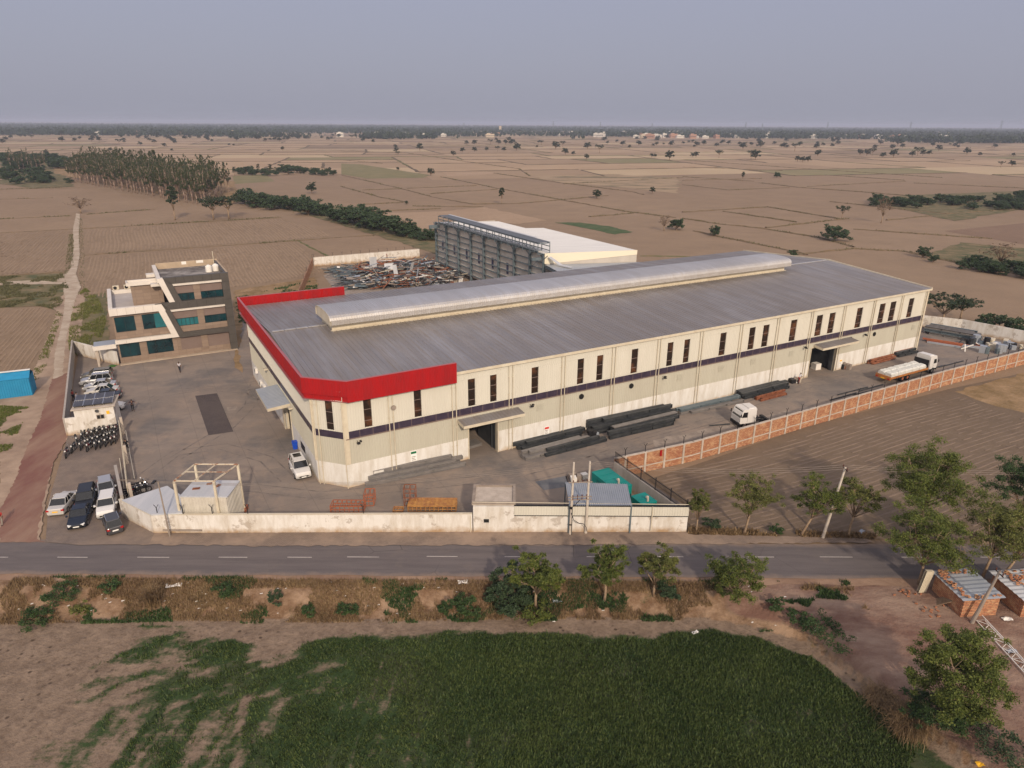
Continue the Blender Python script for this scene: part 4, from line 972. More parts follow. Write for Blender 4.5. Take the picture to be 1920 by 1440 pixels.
# white bands
wf = MB(); wm = M['office_white']
wf.yprism([(-.15, 9.55), (7.62, 9.55), (8.1, 8.4), (-.15, 8.4)], -.05, .75)
wf.yprism([(6.65, 9.55), (7.62, 9.55), (9.47, 3.62), (8.5, 3.62)], -.06, .6)
wf.yprism([(-.1, 4.22), (8.55, 4.22), (8.75, 3.62), (-.1, 3.62)], -.05, .75)
wf.yprism([(7.55, 13.75), (8.45, 13.8), (9.7, 9.68), (8.85, 9.68)], -.04, .8)
wf.yprism([(9.45, 12.7), (17.42, 12.7), (17.42, 12.3), (9.55, 12.3)], .2, .56); wf.yprism([(8.5, 8.42), (17.42, 8.42), (17.42, 8.0), (8.6, 8.0)], .2, .56)
wf.box((-.15, .75, 8.4), (.45, 16.6, 9.6)); wf.box((.45, 16.1, 8.6), (8.0, 16.5, 9.3))
wf.box((7.6, .8, 12.9), (8.2, D2, 13.75)); wf.build('white_band', wm, of)
wj = MB()
for x in (1.0, 2.3, 3.6, 4.9, 6.2): wj.box((x, -.056, 8.42), (x + .025, -.05, 9.54))
wj.box((5.0, -.056, 3.64), (5.03, -.05, 4.2)); wj.box((1.5, -.056, 3.64), (1.53, -.05, 4.2)); wj.build('joint_lines', M['concrete_dark'], of)
# flat roofs, parapets, stair head
q = MB(); q.box((.3, .7, 8.35), (8.1, 16.2, 8.62)); q.build('terrace_floor', mat('pale_terrace', (.36, .33, .32), .9, c2=(.42, .39, .37), nscale=.5), of)
q = MB(); q.box((8.2, .6, 12.4), (18.2, D2 - .1, 12.95)); q.build('roof_floor', M['roof_floor'], of)
q = MB(); q.box((8.2, D2 - .25, 12.9), (18.6, D2, 14.0)); q.box((18.35, .7, 13.0), (18.6, D2 - .25, 13.85)); q.build('parapet', mat('bare_plaster_parapet', (.42, .33, .235), .9, c2=(.33, .26, .19), nscale=.7), of)
q = MB(); q.box((12.5, D2 - .26, 13.45), (13.3, D2 - .25, 13.98)); q.box((15.0, D2 - .26, 13.5), (16.2, D2 - .25, 13.98)); q.build('patch', M['white_paint'], of)
q = MB(); q.box((3.6, 4.3, 8.6), (8.3, 9.8, 12.2)); q.build('stair_head', M['office_stone'], of)
q = MB(); q.box((3.0, 3.9, 12.2), (8.1, 4.1, 12.75)); q.box((3.0, 4.1, 12.2), (3.2, 6.3, 12.75)); q.box((3.2, 6.1, 12.2), (8.1, 6.3, 12.75)); q.box((3.2, 4.1, 12.2), (8.1, 6.1, 12.3)); q.box((6.6, 2.2, 12.1), (8.1, 3.9, 12.5)); q.box((6.3, 7.5, 12.7), (8.4, 9.0, 13.2)); q.build('stair_head_roof', M['office_white'], of)
q = MB(); q.cyl((17.9, D2 - 1.2, 12.9), (17.9, D2 - 1.2, 15.6), .06, n=6); q.build('mast', M['trim'], of)
def tank(u, v):
    o = empty('water_tank', Op(u, v, 12.95), TH, 'white plastic water tank standing on the office roof%s' % (' nearer the mast' if u > 17.3 else ', the farther left of two'), 'water tank', 'water tanks on the office roof')
    b = MB(); b.cyl((0,0,0), (0,0,1.0), .55, n=14); b.cyl((0,0,1.0), (0,0,1.2), .55, .25, n=14); b.build('tank_body', M['white_paint'], o)
    c = MB(); c.cyl((0,0,1.2), (0,0,1.27), .2, n=10); c.build('lid', M['white_paint'], o)
tank(16.3, 6.6); tank(17.5, 7.2)
def ac_unit(loc, rz, lab, grp):
    o = empty('air_conditioner', loc, rz, lab, 'air conditioner', grp)
    b = MB(); b.box((-.5, -.2, .05), (.5, .2, .8)); b.build('casing', M['trim'], o)
    c = MB(); c.cyl((-.12, -.21, .42), (-.12, -.2, .42), .3, n=14); c.build('fan_grille', M['dark'], o)
    f_ = MB(); f_.box((-.45, -.18, 0), (-.38, .18, .05)); f_.box((.38, -.18, 0), (.45, .18, .05)); f_.build('foot', M['dark'], o)
for u, la in ((1.3, 'leftmost of three air conditioners on the back parapet of the office terrace'), (3.1, 'middle of three air conditioners on the back parapet of the office terrace'), (5.0, 'rightmost of three air conditioners on the back parapet, next to the stair head')):
    ac_unit(Op(u, 16.3, 9.3), TH, la, 'air conditioners on the office terrace')
# side porch of the office
q = MB(); q.box((-3.3, .6, 3.2), (-.1, 4.0, 3.45)); q.build('porch_roof', M['galv'], of)
q = MB(); q.box((-3.4, .38, 2.9), (-.1, .6, 3.6)); q.build('porch_fascia', M['office_white'], of)
q = MB(); q.box((-3.2, 3.6, 0), (-2.9, 3.9, 3.2)); q.box((-3.2, .7, 0), (-2.9, 1.0, 3.2)); q.each('porch_column', M['concrete'], of)
q = MB(); q.box((0, -.35, 0.05), (18.4, .5, .2)); q.build('step', M['track'], of)

# iron ladder stack standing behind the office and the hall's west end
o = empty('lattice_scaffold', Op(21.5, 2.5), TH, 'tall rusty lattice of stacked rails standing between the grey office edge and the hall', 'scaffold')
q = MB()
for x in (0, 1.6): q.box((x, 0, 0), (x + .12, .12, 6.4)); q.box((x, 5, 0), (x + .12, 5.12, 6.4))
q.build('post', M['rust'], o); q = MB()
for i in range(22): q.box((0, -.05, .2 + i * .28), (1.7, .02, .27 + i * .28))
q.build('rail', M['trim'], o)

# ---------------------------------------------------------------- unfinished annex behind the hall
AU, AV0, AV1 = 59.3, 55.0, 112.0
an = empty('unfinished_annex', Wp(AU, AV0), TH, 'unfinished shed with white sheet roof and open blue grey steel frame on its side', 'shed')
def A(u, v, z): return (u - AU, v - AV0, z)
q = MB(); corr(q, (0.5, AV1 - AV0), (0.5, 0.0), .9, 12.2, pitch=.45, amp=.035); corr(q, (24.5, 0), (24.5, 40), 0, 11.0); corr(q, (.5, 0), (24.5, 0), 0, 10.5); corr(q, (18.6, 57), (.5, 57), 0, 11.8)
q.build('wall', mat('raw_wall_sheet', (.42, .385, .34), .7, c2=(.50, .46, .41), nscale=.3, stretch=(1, 1, .3)), an)
cols = [AV1 - AV0, 50, 42.5, 35.2, 28, 20.5, 13, 6, .3]
for v in cols:
    q = MB(); q.box((-.28, v - .16, 0), (-.22, v + .16, 12.5)); q.box((.22, v - .16, 0), (.28, v + .16, 12.5)); q.box((-.22, v - .02, 0), (.22, v + .02, 12.5))
    for s_ in (-1, 1): q.obox((-.1, v, 11.3), (-.1, v + s_ * 1.6, 12.3), .12, .12)
    q.build('column', M['steel_blue'], an)
for z in (1.6, 3.1, 4.6, 6.1, 7.6, 9.1, 10.5, 12.3):
    q = MB(); q.box((-.08, 0, z - .08), (.35, 57, z + .06)); q.build('girt', M['steel_blue'], an)
for a, b in ((cols[0], cols[1]), (cols[7], cols[8])):
    q = MB()
    for z in (.5, 4.4, 8.4): q.cyl((-.1, a, z), (-.1, b, z + 3.8), .04, n=5); q.cyl((-.1, b, z), (-.1, a, z + 3.8), .04, n=5)
    q.build('brace', M['steel_blue'], an)
for i, v in enumerate((53.5, 46, 38.5, 31.5, 24.2, 16.8, 9.5)):
    q = MB(); z = 6.5 if i < 6 else 4.8; q.box((.40, v - .45, z - 1.3), (.455, v + .45, z + 1.3)); q.build('window', mat('annex_window', (.05, .05, .10), .3), an)
def aroof(name, pts, m):
    q = MB(); q.add([A(*p) for p in pts], [tuple(range(len(pts)))]); return q.build(name, m, an)
rz = lambda u: 12.55 - (u - AU) * .05
q = MB(); 
def rr_(u0, u1, v0, v1):
    k = int((v1 - v0) / .8); vs = []
    for i in range(k):
        v = v0 + (v1 - v0) * i / k
        for dv, o_ in ((0, 0), (.5, 0), (.56, .05), (.68, .05), (.74, 0)):
            if dv: pass
            vs += [A(u0, v + dv, rz(u0) + o_), A(u1, v + dv, rz(u1) + o_)]
    vs += [A(u0, v1, rz(u0)), A(u1, v1, rz(u1))]
    q.add(vs, [(2*i, 2*i+1, 2*i+3, 2*i+2) for i in range(len(vs)//2 - 1)])
rr_(AU - .2, 83.8, AV0, 95.0); rr_(AU - .2, 78.2, 95.0, 110.5)
q.build('roof', mat('new_white_roof', (.50, .50, .50), .5, c2=(.58, .58, .575), nscale=.5, stretch=(.1, 3, 1)), an)
q = MB(); q.add([A(AU, AV0 - .12, 12.62), A(83.8, AV0 - .12, 11.4), A(83.8, AV0 - .12, 10.4), A(AU, AV0 - .12, 10.4), A(AU, AV0 + .1, 12.62), A(83.8, AV0 + .1, 11.4), A(83.8, AV0 + .1, 10.4), A(AU, AV0 + .1, 10.4)], [(0,3,2,1),(0,1,5,4),(1,2,6,5),(3,7,6,2),(0,4,7,3)])
q.build('gable_fascia', mat('new_cream_fascia', (.70, .64, .50), .5), an)
# raised open frame on the eaves
tf = MB(); v0_, v1_ = AV0 + .6, AV1 - 5
for z in (13.0, 13.9, 14.6): tf.obox(A(AU - 1.3, v0_, z), A(AU - 1.3, v1_, z), .1, .16); tf.obox(A(AU + 1.6, v0_, z), A(AU + 1.6, v1_, z), .1, .16)
for i in range(17):
    v = v0_ + (v1_ - v0_) * i / 16
    for u in (AU - 1.3, AU + 1.6): tf.obox(A(u, v, 12.3), A(u, v, 14.7), .12, .12)
    tf.obox(A(AU - 1.3, v, 14.6), A(AU + 1.6, v, 14.6), .12, .16); tf.obox(A(AU - 1.3, v, 12.5), A(AU + 1.6, v, 12.5), .12, .16)
    if i < 16: tf.obox(A(AU - 1.3, v, 13.0), A(AU - 1.3, v + 3.2, 13.9), .07, .07)
tf.build('roof_truss', M['steel_blue'], an)
q = MB(); q.obox(A(AU + .3, v0_, 14.78), A(AU + .3, v1_, 14.78), 2.9, .05); q.build('truss_cover', mat('truss_sheet', (.10, .11, .12), .5), an)
q = MB(); q.obox(A(AU + 1.9, v0_ + 6, 14.86), A(AU + 1.9, v1_, 14.86), .7, .04); q.build('truss_flashing', M['white_roof'], an)
q = MB(); q.obox(A(AU - .2, AV1 - 3, 11.6), A(AU - 3.2, AV1 - 3, 11.6), .5, .9); q.obox(A(AU - .3, AV0 + 1, 11.4), A(AU - 2.5, AV0 + 1, 11.4), .4, .6); q.build('bracket_box', M['steel_blue'], an)

# lean-to roofs between hall and annex
lt = empty('lean_to', Wp(56, 42.4), TH, 'pale blue sheet lean to roof between the hall and the cream gable behind it', 'lean to')
q = MB(); q.add([(.0, .3, 10.7), (32, .3, 10.7), (34, 12.4, 8.3), (3.3, 12.4, 10.3)], [(0,1,2,3)]); q.build('roof', M['galv'], lt)
q = MB()
for x in (1, 9, 17, 25, 32): q.box((x, 11.8, 0), (x + .3, 12.1, 8.2))
q.build('post', M['steel_blue'], lt)
q = MB(); q.obox((.2, .5, 10.4), (3.3, 12.2, 9.9), .25, .35); q.build('edge_beam', M['steel_blue'], lt)
q = MB(); q.obox((5.2, 9.2, 10.6), (4.2, 12.1, 11.9), 1.0, .06); q.obox((5.2, 9.2, 10.6), (6.0, 6.5, 10.5), 1.0, .06); q.build('loose_sheet', M['white_roof'], lt)
lt2 = empty('lean_to', Wp(14, 42.6), TH, 'small pale sheet lean to behind the red parapet beside the scrap heap', 'lean to')
q = MB(); q.add([(-.5, .2, 10.9), (9.2, .2, 10.9), (6.2, 6.3, 10.0), (-.5, 6.3, 10.0)], [(0,1,2,3)]); q.build('roof', M['galv'], lt2)
q = MB(); [q.box((x, 5.6, 0), (x + .25, 5.85, 9.9)) for x in (0, 5.2)]; q.build('post', M['steel_blue'], lt2)
# ---------------------------------------------------------------- compound walls
def run_wall(name, pts, h, m, label, cat='wall', th=.23, z0=0.0, cap=None, group=None, capm=None, caph=.08):
    """free standing wall along plan points, built about its first point"""
    P = [Vector((p[0], p[1], 0)) for p in pts]; o = P[0]
    e = empty(name, o, 0, label, cat, group); e['kind'] = 'thing'; q = MB(); c = MB()
    for i, (a, b) in enumerate(zip(P[:-1], P[1:])):
        d = (b - a).normalized(); n = Vector((-d.y, d.x, 0)) * th / 2; ee = d * (th / 2 - .004 if i < len(P) - 2 else 0)
        q.prism([tuple((p - o))[:2] for p in (a - n, b + ee - n, b + ee + n, a + n)], z0, h + .002 * (i % 2))
        if cap: n2 = n * 1.25; c.prism([tuple((p - o))[:2] for p in (a - n2, b + ee - n2, b + ee + n2, a + n2)], h + .003, h + caph)
    q.build('masonry', m, e)
    if cap: c.build('coping', capm or M['concrete'], e)
    return e, o
g2 = lambda px, py, z=0: tuple(G(px, py, z))[:2]
# front wall
FA, FB, FC, FD = g2(232, 970), g2(290, 1000), g2(886, 998), g2(1286, 998)
fw, fo = run_wall('compound_wall', [FA, FB, FC], 2.12, M['wall_white'], 'long peeling whitewashed compound wall along the road from the parking to the small hut', cap=True, capm=M['trim'], caph=.06)
q = MB(); d_ = (Vector(FC) - Vector(FB)); 
for i in range(1, 13):
    p = Vector(FB) + d_ * (i / 13) - Vector(fo[:2]); q.box((p.x - .14, p.y - .15, 0), (p.x + .14, p.y - .10, 2.05))
q.each('pier', M['wall_white'], fw)
q = MB(); pb = Vector(FB) - Vector(fo[:2])
q.box((pb.x + 1.0, pb.y - .30, .45), (pb.x + 4.8, pb.y - .12, .55)); q.build('ledge', M['concrete_dark'], fw)
def angle_iron(x, y, z, grp='fence posts on the compound walls'):
    return (x, y, z)
fence_posts = []
FC4 = (FC[0] + 4.02, FC[1]); hw, ho = run_wall('compound_wall', [FC4, FD], 1.98, M['wall_white'], 'stained white wall with ribbed cream sheeting on top, right end of the road front', cap=False)
q = MB(); x0, x1 = .1, FD[0] - FC4[0]
corr(q, (x0, -.06), (x1, -.06), 2.0, 3.05, pitch=.25, amp=.03); corr(q, (x1, .12), (x0, .12), 2.0, 3.05, pitch=.25, amp=.02); q.build('ribbed_sheeting', M['cream'], hw)
q = MB(); q.box((x0, -.12, 3.05), (x1 + .02, .14, 3.1)); q.box((x0, -.13, 1.96), (x1, -.04, 2.02)); q.build('edge_trim', M['dark'], hw)
q = MB(); q.cyl((-4, .1, 3.36), (x1, .1, 3.22), .035, n=5); q.cyl((13.6, -.17, .4), (13.6, -.17, 3.1), .05, n=6); q.cyl((-4.2, -.16, .02), (-4.2, -.16, 2.0), .045, n=6); q.build('pipe', M['trim'], hw)
# hut built into the front wall
hut = empty('guard_hut', (FC[0] + .1, FC[1] - .14, 0), 0, 'small flat roofed whitewashed hut built into the front wall with one dark window hole', 'hut')
q = MB(); q.box((0, 0, 0), (4.0, .22, 1.15)); q.box((0, 0, 1.6), (4.0, .22, 3.0)); q.box((0, 0, 1.15), (1.02, .22, 1.6)); q.box((1.55, 0, 1.15), (4.0, .22, 1.6)); q.box((0, .22, 0), (.22, 3.8, 3.0)); q.box((3.78, .22, 0), (4.0, 3.8, 3.0)); q.box((.22, 3.6, 0), (3.78, 3.8, 3.0)); q.build('wall', M['wall_white'], hut)
q = MB(); q.box((-.12, .25, 3.0), (4.12, 4.0, 3.12)); q.build('roof', M['concrete'], hut)
q = MB(); q.box((-.15, .2, 3.12), (4.15, .5, 3.3)); q.box((-.15, 3.75, 3.12), (4.15, 4.05, 3.3)); q.box((-.15, .5, 3.12), (.12, 3.75, 3.3)); q.box((3.88, .5, 3.12), (4.15, 3.75, 3.3)); q.build('roof_kerb', M['concrete_dark'], hut)
q = MB(); q.box((1.02, .12, 1.15), (1.55, .2, 1.6)); q.build('window', M['black'], hut)
# railing wall at the right corner
RA, RB = (FD[0] - .1, FD[1] + .15), (11.7, 70.4)
rw, ro = run_wall('railing_wall', [RA, RB], 2.2, M['wall_grey'], 'grey wall topped with a dark iron railing running back from the right front corner')
q = MB(); a, b = Vector((0, 0, 0)), Vector((RB[0]-RA[0], RB[1]-RA[1], 0)); L = (b - a).length
for z in (2.35, 3.35): q.obox(a + Vector((0,0,z)), b + Vector((0,0,z)), .05, .05)
for i in range(70):
    p = a + (b - a) * (i / 69); big = i % 14 == 0; q.obox(p + Vector((0,0,2.2)), p + Vector((0,0,3.65 if big else 3.5)), .09 if big else .04, .09 if big else .04)
q.build('railing', M['dark'], rw)
# brick wall
BPT = [(11.7, 70.5), (21.6, 75.0), (39.6, 85.3), (67.6, 101.5), (86, 111.4), (112, 125.5)]
bw, bo = run_wall('brick_wall', BPT, 2.5, M['brick'], 'long red brick compound wall with grey concrete piers beside the ploughed field', cap=True, capm=M['concrete'], caph=.1)
pr = MB(); bd = MB(); P = [Vector((*p, 0)) for p in BPT]
acc = 0
for a, b in zip(P[:-1], P[1:]):
    d = (b - a).normalized(); n = Vector((d.y, -d.x, 0)); L = (b - a).length; k = round(L / 2.95)
    for i in range(k):
        p = a + d * (L * (i + .5) / k) - bo
        pr.obox(p + n * .155, p + n * .155 + Vector((0, 0, 2.5)), .26, .09 + .002 * (i % 2), up=n)
    bd.obox(a - bo + n * .135 + Vector((0,0,.85)), b - bo + n * .135 + Vector((0,0,.85)), .05, .14, up=(0,0,1))
    for i in range(k):
        fence_posts.append(tuple(a + d * (L * (i + .5) / k)) [:2] + (2.6, math.atan2(d.y, d.x)))
pr.each('pier', M['concrete'], bw); bd.build('tie_beam', M['concrete'], bw)
q = MB(); p = P[0] + (P[1] - P[0]).normalized() * 6.2 - bo; q.obox(p + Vector((.08, -.2, 1.7)), p + Vector((.08, -.2, 2.45)), .3, .04, up=(.5, -.87, 0)); q.build('red_notice', M['red'], bw)
# left wall, cycle wall, wall up to the office
LA, LB, LC = g2(127, 818), tuple(G(141, 664))[:2], tuple(Op(-.25, .15))[:2]
e_, _ = run_wall('compound_wall', [LA, LB], 2.55, M['wall_grey'], 'grey plastered wall along the left edge of the compound beside the red dirt road')
e_, _ = run_wall('compound_wall', [LB, LC], 2.4, M['wall_white'], 'short white wall between the left boundary and the office porch')
GR = g2(222, 806)
e_, wo_ = run_wall('compound_wall', [(LA[0] + .15, LA[1]), GR], 2.5, M['wall_white'], 'white wall behind the row of parked motorcycles', th=.25)
dd = (Vector(GR) - Vector(LA)).normalized(); gang = math.atan2(dd.y, dd.x); 
# gate room with solar panels
gro = Vector((*GR, 0)) - Vector((dd.x, dd.y, 0)) * 4.5
gr = empty('gate_room', gro, gang, 'white gate room with solar panels on its roof behind the motorcycles', 'gate room')
q = MB(); q.box((0, -.16, 0), (4.5, 3.4, 3.5)); q.build('wall', M['wall_white'], gr)
q = MB(); q.box((-.25, -.45, 3.5), (4.75, 3.7, 3.62)); q.build('roof', M['concrete'], gr)
q = MB(); q.box((2.4, -.2, 1.9), (3.3, -.165, 2.5)); q.build('window_frame', M['concrete_dark'], gr)
q = MB(); q.box((2.47, -.215, 1.97), (2.8, -.2, 2.43)); q.box((2.9, -.215, 1.97), (3.23, -.2, 2.43)); q.build('window', M['black'], gr)
q = MB(); q.box((3.6, -.2, 2.45), (3.95, -.165, 2.9)); q.build('yellow_notice', M['plate_yellow'], gr)
q = MB(); q.cyl((2.6, -.35, 3.1), (2.6, -.5, 3.15), .2, n=12); q.cyl((2.6, -.35, 3.1), (2.6, -.17, 3.0), .03, n=5); q.build('wall_dish', M['dark'], gr)
for i in range(4):
    o = empty('solar_panel', gro, gang, ['left', 'second from left', 'third from left', 'right'][i] + ' solar panel of the row tilted on the gate room roof', 'solar panel', 'solar panels on the gate room roof')
    o.location = gro + Matrix.Rotation(gang, 3, 'Z') @ Vector((.0 + i * 1.12, .1, 3.62))
    q = MB(); q.obox((.53, 0, .25), (.53, 2.9, .75), 1.05, .04); q.build('cell_panel', M['solar'], o)
    q = MB(); q.obox((0, 0, .26), (0, 2.9, .76), .04, .06); q.obox((1.07, 0, .26), (1.07, 2.9, .76), .04, .06); q.obox((0, 1.45, .53), (1.07, 1.45, .53), .04, .03); q.build('frame', M['chrome'], o)
    q = MB(); q.box((.1, .15, 0), (.15, .2, .25)); q.box((.95, .15, 0), (1.0, .2, .25)); q.box((.1, 2.7, 0), (.15, 2.75, .72)); q.box((.95, 2.7, 0), (1.0, 2.75, .72)); q.build('leg', M['dark'], o)
# gate
GA, GB2 = Vector((*g2(228, 815), 0)), Vector((*g2(244, 944), 0))
gd = (GB2 - GA).normalized(); gt = empty('sliding_gate', GA, math.atan2(gd.y, gd.x), 'long pale sliding gate of parallel rails between gate room and front wall', 'gate')
L = (GB2 - GA).length; q = MB()
for z in (.15, .75, 1.35, 1.95): q.obox((0, 0, z), (L * .97, 0, z), .06, .08)
for i in range(9): x = L * .97 * i / 8; q.obox((x, 0, .1), (x, 0, 2.0), .06, .06)
q.build('gate_frame', M['trim'], gt)
q = MB()
for i in range(90): x = L * .97 * i / 90; q.obox((x, 0, .15), (x, 0, 1.95), .025, .025)
q.build('gate_bar', M['trim'], gt)
q = MB(); q.obox((0, .55, .5), (L * .75, .75, .5), .08, .1); q.obox((L * .4, -.5, .2), (L, -.35, .2), .08, .1); q.build('guide_rail', M['trim'], gt)
q = MB()
for x in (0, L * .48, L): q.box((x - .15, .12, 0), (x + .15, .42, 2.4))
q.build('gate_post', M['concrete'], gt)
pw, _ = run_wall('gate_wall', [g2(222, 900), g2(234, 958)], 1.9, M['wall_grey'], 'short grey plastered wall in front of the gate beside the parked cars', th=.3)
# walls of the scrap yard and the back yard
e_, _ = run_wall('compound_wall', [tuple(Wp(29.0, 128.5))[:2], tuple(Wp(60.5, 128.0))[:2]], 2.5, M['wall_white'], 'white back wall of the scrap yard left of the unfinished shed', cap=True)
e_, _ = run_wall('brick_wall', [tuple(Wp(28.6, 128.4))[:2], tuple(Wp(2.5, 50))[:2], tuple(Wp(1.8, 44.0))[:2]], 2.4, M['brick'], 'brick wall on the left side of the scrap yard behind the red parapet')
for i in range(12):
    p = Wp(29 + i * 2.7, 128.3); fence_posts.append((p.x, p.y, 2.5, TH))
for i in range(9):
    t = i / 9; p = Wp(28.6 - 26 * t, 128.4 - 78 * t); fence_posts.append((p.x, p.y, 2.4, TH))
BY = [g2(1728, 614), g2(1800, 622), g2(1922, 646), g2(2010, 668)]
e_, _ = run_wall('compound_wall', BY, 2.5, M['wall_white'], 'long white wall at the far end of the yard beyond the steel stock')
# Y shaped fence posts on walls
fp = empty('fence_post', (0, 0, 0), 0, 'dark angle iron fence post on top of the compound wall', 'fence post', 'angle iron posts on the compound walls')
q = MB(); q.box((-.03, -.03, 0), (.03, .03, .75)); q.obox((0, 0, .7), (-.22, 0, 1.05), .04, .04); q.obox((0, 0, .7), (.22, 0, 1.05), .04, .04); q.build('post', M['dark'], fp)
first = True
for i in range(5):
    p = Vector(FB) + (Vector(FC) - Vector(FB)) * ((.02, .10, .19, .3, .66)[i]); fence_posts.append((p.x, p.y + .05, 2.15, 0))
for (x, y, z, a) in fence_posts:
    if first: fp.location = (x, y, z); fp.rotation_euler = (0, 0, a); first = False
    else: copy_tree(fp, loc=(x, y, z), rz=a)

# corner room roof beside the front wall
p0 = [g2(228, 938, 2.3), g2(313, 911, 2.3), g2(338, 928, 2.3), g2(341, 962, 2.3), g2(283, 965, 2.3)]
cr = empty('corner_room', (*p0[4], 0), 0, 'low flat white roofed room filling the rounded corner of the front wall', 'room')
q = MB(); rp = [(p[0] - p0[4][0], p[1] - p0[4][1] + .05) for p in p0]; q.prism(rp, 2.16, 2.3); q.build('roof', M['white_roof'], cr)
q = MB(); ri = [(x * .93 + .15, y * .9 + .3) for x, y in rp]; q.prism(ri, 0, 2.15); q.build('wall', M['wall_white'], cr)
# white cabin with open steel frame above
cb0 = Vector((*g2(338, 932, 3.7), 0)); cb1 = Vector((*g2(426, 930, 3.7), 0)); w_ = (cb1 - cb0).length
cbn = empty('portable_cabin', (cb0.x, cb0.y, 0), 0, 'white ribbed portable cabin with rusty plates on its roof inside the front wall', 'cabin')
q = MB(); corr(q, (0, 0), (w_, 0), .1, 3.7, pitch=.3, amp=.04); corr(q, (w_, 0), (w_ + .1, 3.2), .1, 3.7, pitch=.3, amp=.04); corr(q, (w_ + .1, 3.2), (0, 3.2), .1, 3.7); corr(q, (0, 3.2), (0, 0), .1, 3.7); q.build('wall', mat('cabin_sheet', (.52, .49, .43), .6, c2=(.44, .41, .35), nscale=1.2), cbn)
q = MB(); q.box((-.06, -.06, 3.7), (w_ + .14, 3.26, 3.8)); q.build('roof', M['white_roof'], cbn)
for (x, y, l, r_) in ((1.6, 2.4, .5, .3), (2.7, 1.8, .6, 1.1), (.6, 1.4, .7, .2)):
    q = MB(); q.obox((x, y, 3.84), (x + l*math.cos(r_), y + l*math.sin(r_), 3.84), .4, .03); tag(q.build('rusty_plate', M['rust'], None, loc=(cb0.x, cb0.y, 0)), 'rusty scrap plate lying on the white cabin roof', 'plate', 'rusty plates on the cabin roof')
fr = empty('open_frame', (cb0.x, cb0.y, 0), 0, 'tall open frame of pale posts and rusty top rails round the white cabin', 'steel frame')
fx0, fx1, fy0, fy1, fh = -.25, w_ + .0, -.0, 3.4, 5.5
for x, y in ((fx0, fy0 - .12), (fx1 - .9, fy0 - .12), (fx0 + .5, fy1), (fx1 + .1, fy1)):
    q = MB(); q.box((x - .11, y - .1, 0), (x + .11, y + .1, fh)); q.build('post', M['trim'], fr)
q = MB(); c_pts = [(fx0, fy0 - .12), (fx1 - .9, fy0 - .12), (fx1 + .1, fy1), (fx0 + .5, fy1)]
for i in range(4): q.obox((*c_pts[i], fh + .05), (*c_pts[(i+1) % 4], fh + .05), .1, .12)
q.obox(((c_pts[0][0]+c_pts[1][0])/2, c_pts[0][1], fh + .06), ((c_pts[2][0]+c_pts[3][0])/2, fy1, fh + .06), .08, .08); q.obox(((c_pts[0][0]+c_pts[3][0])/2, 1.7, fh + .07), ((c_pts[1][0]+c_pts[2][0])/2, 1.7, fh + .07), .07, .07)
q.build('top_rail', mat('rust_flecked_cream', (.50, .44, .34), .7, c2=(.24, .10, .05), nscale=1.4, spread=(.5, .62)), fr)

# corrugated shed at the right front
sh = empty('sheet_roof_shed', (0, 0, 0), 0, 'open shed with a shiny ribbed sheet roof behind the twin poles at the front wall', 'shed')
s_ = [G(1068, 948, 3.3), G(1185, 948, 3.3), G(1176, 908, 3.0), G(1060, 904, 3.0)]; sh.location = (s_[0].x, s_[0].y, 0); so = Vector((s_[0].x, s_[0].y, 0))
q = MB(); k = 30; vs = []
for i in range(k + 1):
    for t, oz in ((0, 0), (.5, 0), (.65, .07), (.85, .07)):
        if i == k and t: break
        f_ = (i + t) / k; a = s_[0].lerp(s_[1], f_) - so; b = s_[3].lerp(s_[2], f_) - so; vs += [a + Vector((0, 0, oz)), b + Vector((0, 0, oz))]
q.add(vs, [(2*i, 2*i+2, 2*i+3, 2*i+1) for i in range(len(vs)//2-1)]); q.build('roof', M['galv'], sh)
for i in range(4):
    p = s_[i] - so; q = MB(); q.box((p.x - .06, p.y - .06 + (.2 if i < 2 else -.2), 0), (p.x + .06, p.y + .06 + (.2 if i < 2 else -.2), p.z - .02)); q.build('post', M['steel_blue'], sh)
q = MB(); q.box((.6, .5, .06), (2.2, 2.0, 2.2)); q.box((3.2, .6, .06), (4.4, 1.9, 1.7)); q.build('switch_cabinet', M['concrete_dark'], sh)
# teal generator enclosures
def genset(px, py, z, w_, l_, h_, rz, label):
    p = G(px, py, 0); o = empty('generator_enclosure', (p.x, p.y, 0), rz, label, 'generator', 'teal generator enclosures')
    b = MB(); b.box((0, 0, .15), (w_, l_, h_)); b.build('housing', M['teal'], o)
    b = MB(); b.box((-.03, -.03, h_), (w_ + .03, l_ + .03, h_ + .06)); [b.box((.1, y, h_ + .06), (w_ - .1, y + .05, h_ + .09)) for y in np.arange(.9, l_, 1.1)]; b.build('roof_panel', M['teal'], o)
    b = MB(); [b.box((-.02, y, .5), (-.001, y + .8, h_ - .3)) for y in np.arange(.3, l_ - .9, 1.1)]; b.build('door', mat('teal_door', (0, .12, .105), .5), o)
    b = MB(); [b.box((-.03, .2 + .1*i, .4 + .1 * i), (-.021, .25 + .1*i, .45 + .1*i)) for i in range(3)]; b.box((.1, .1, .06), (w_ - .1, l_ - .1, .15)); b.build('skid', M['dark'], o)
    b = MB(); b.cyl((w_ * .5, l_ * .2, h_), (w_ * .5, l_ * .2, h_ + .55), .11, n=10); b.cyl((w_ * .5, l_ * .2, h_ + .55), (w_ * .5 - .2, l_ * .2, h_ + .6), .13, n=10); b.build('exhaust_stack', M['concrete'], o)
    return o
rzr = math.atan2(RB[1]-RA[1], RB[0]-RA[0]) - math.pi/2
genset(1150, 958, 0, 2.2, 4.3, 2.5, rzr, 'long teal generator enclosure farther back beside the railing wall')
genset(1203, 985, 0, 1.7, 2.0, 2.3, rzr, 'small teal generator enclosure between the sheet roof and the railing wall')
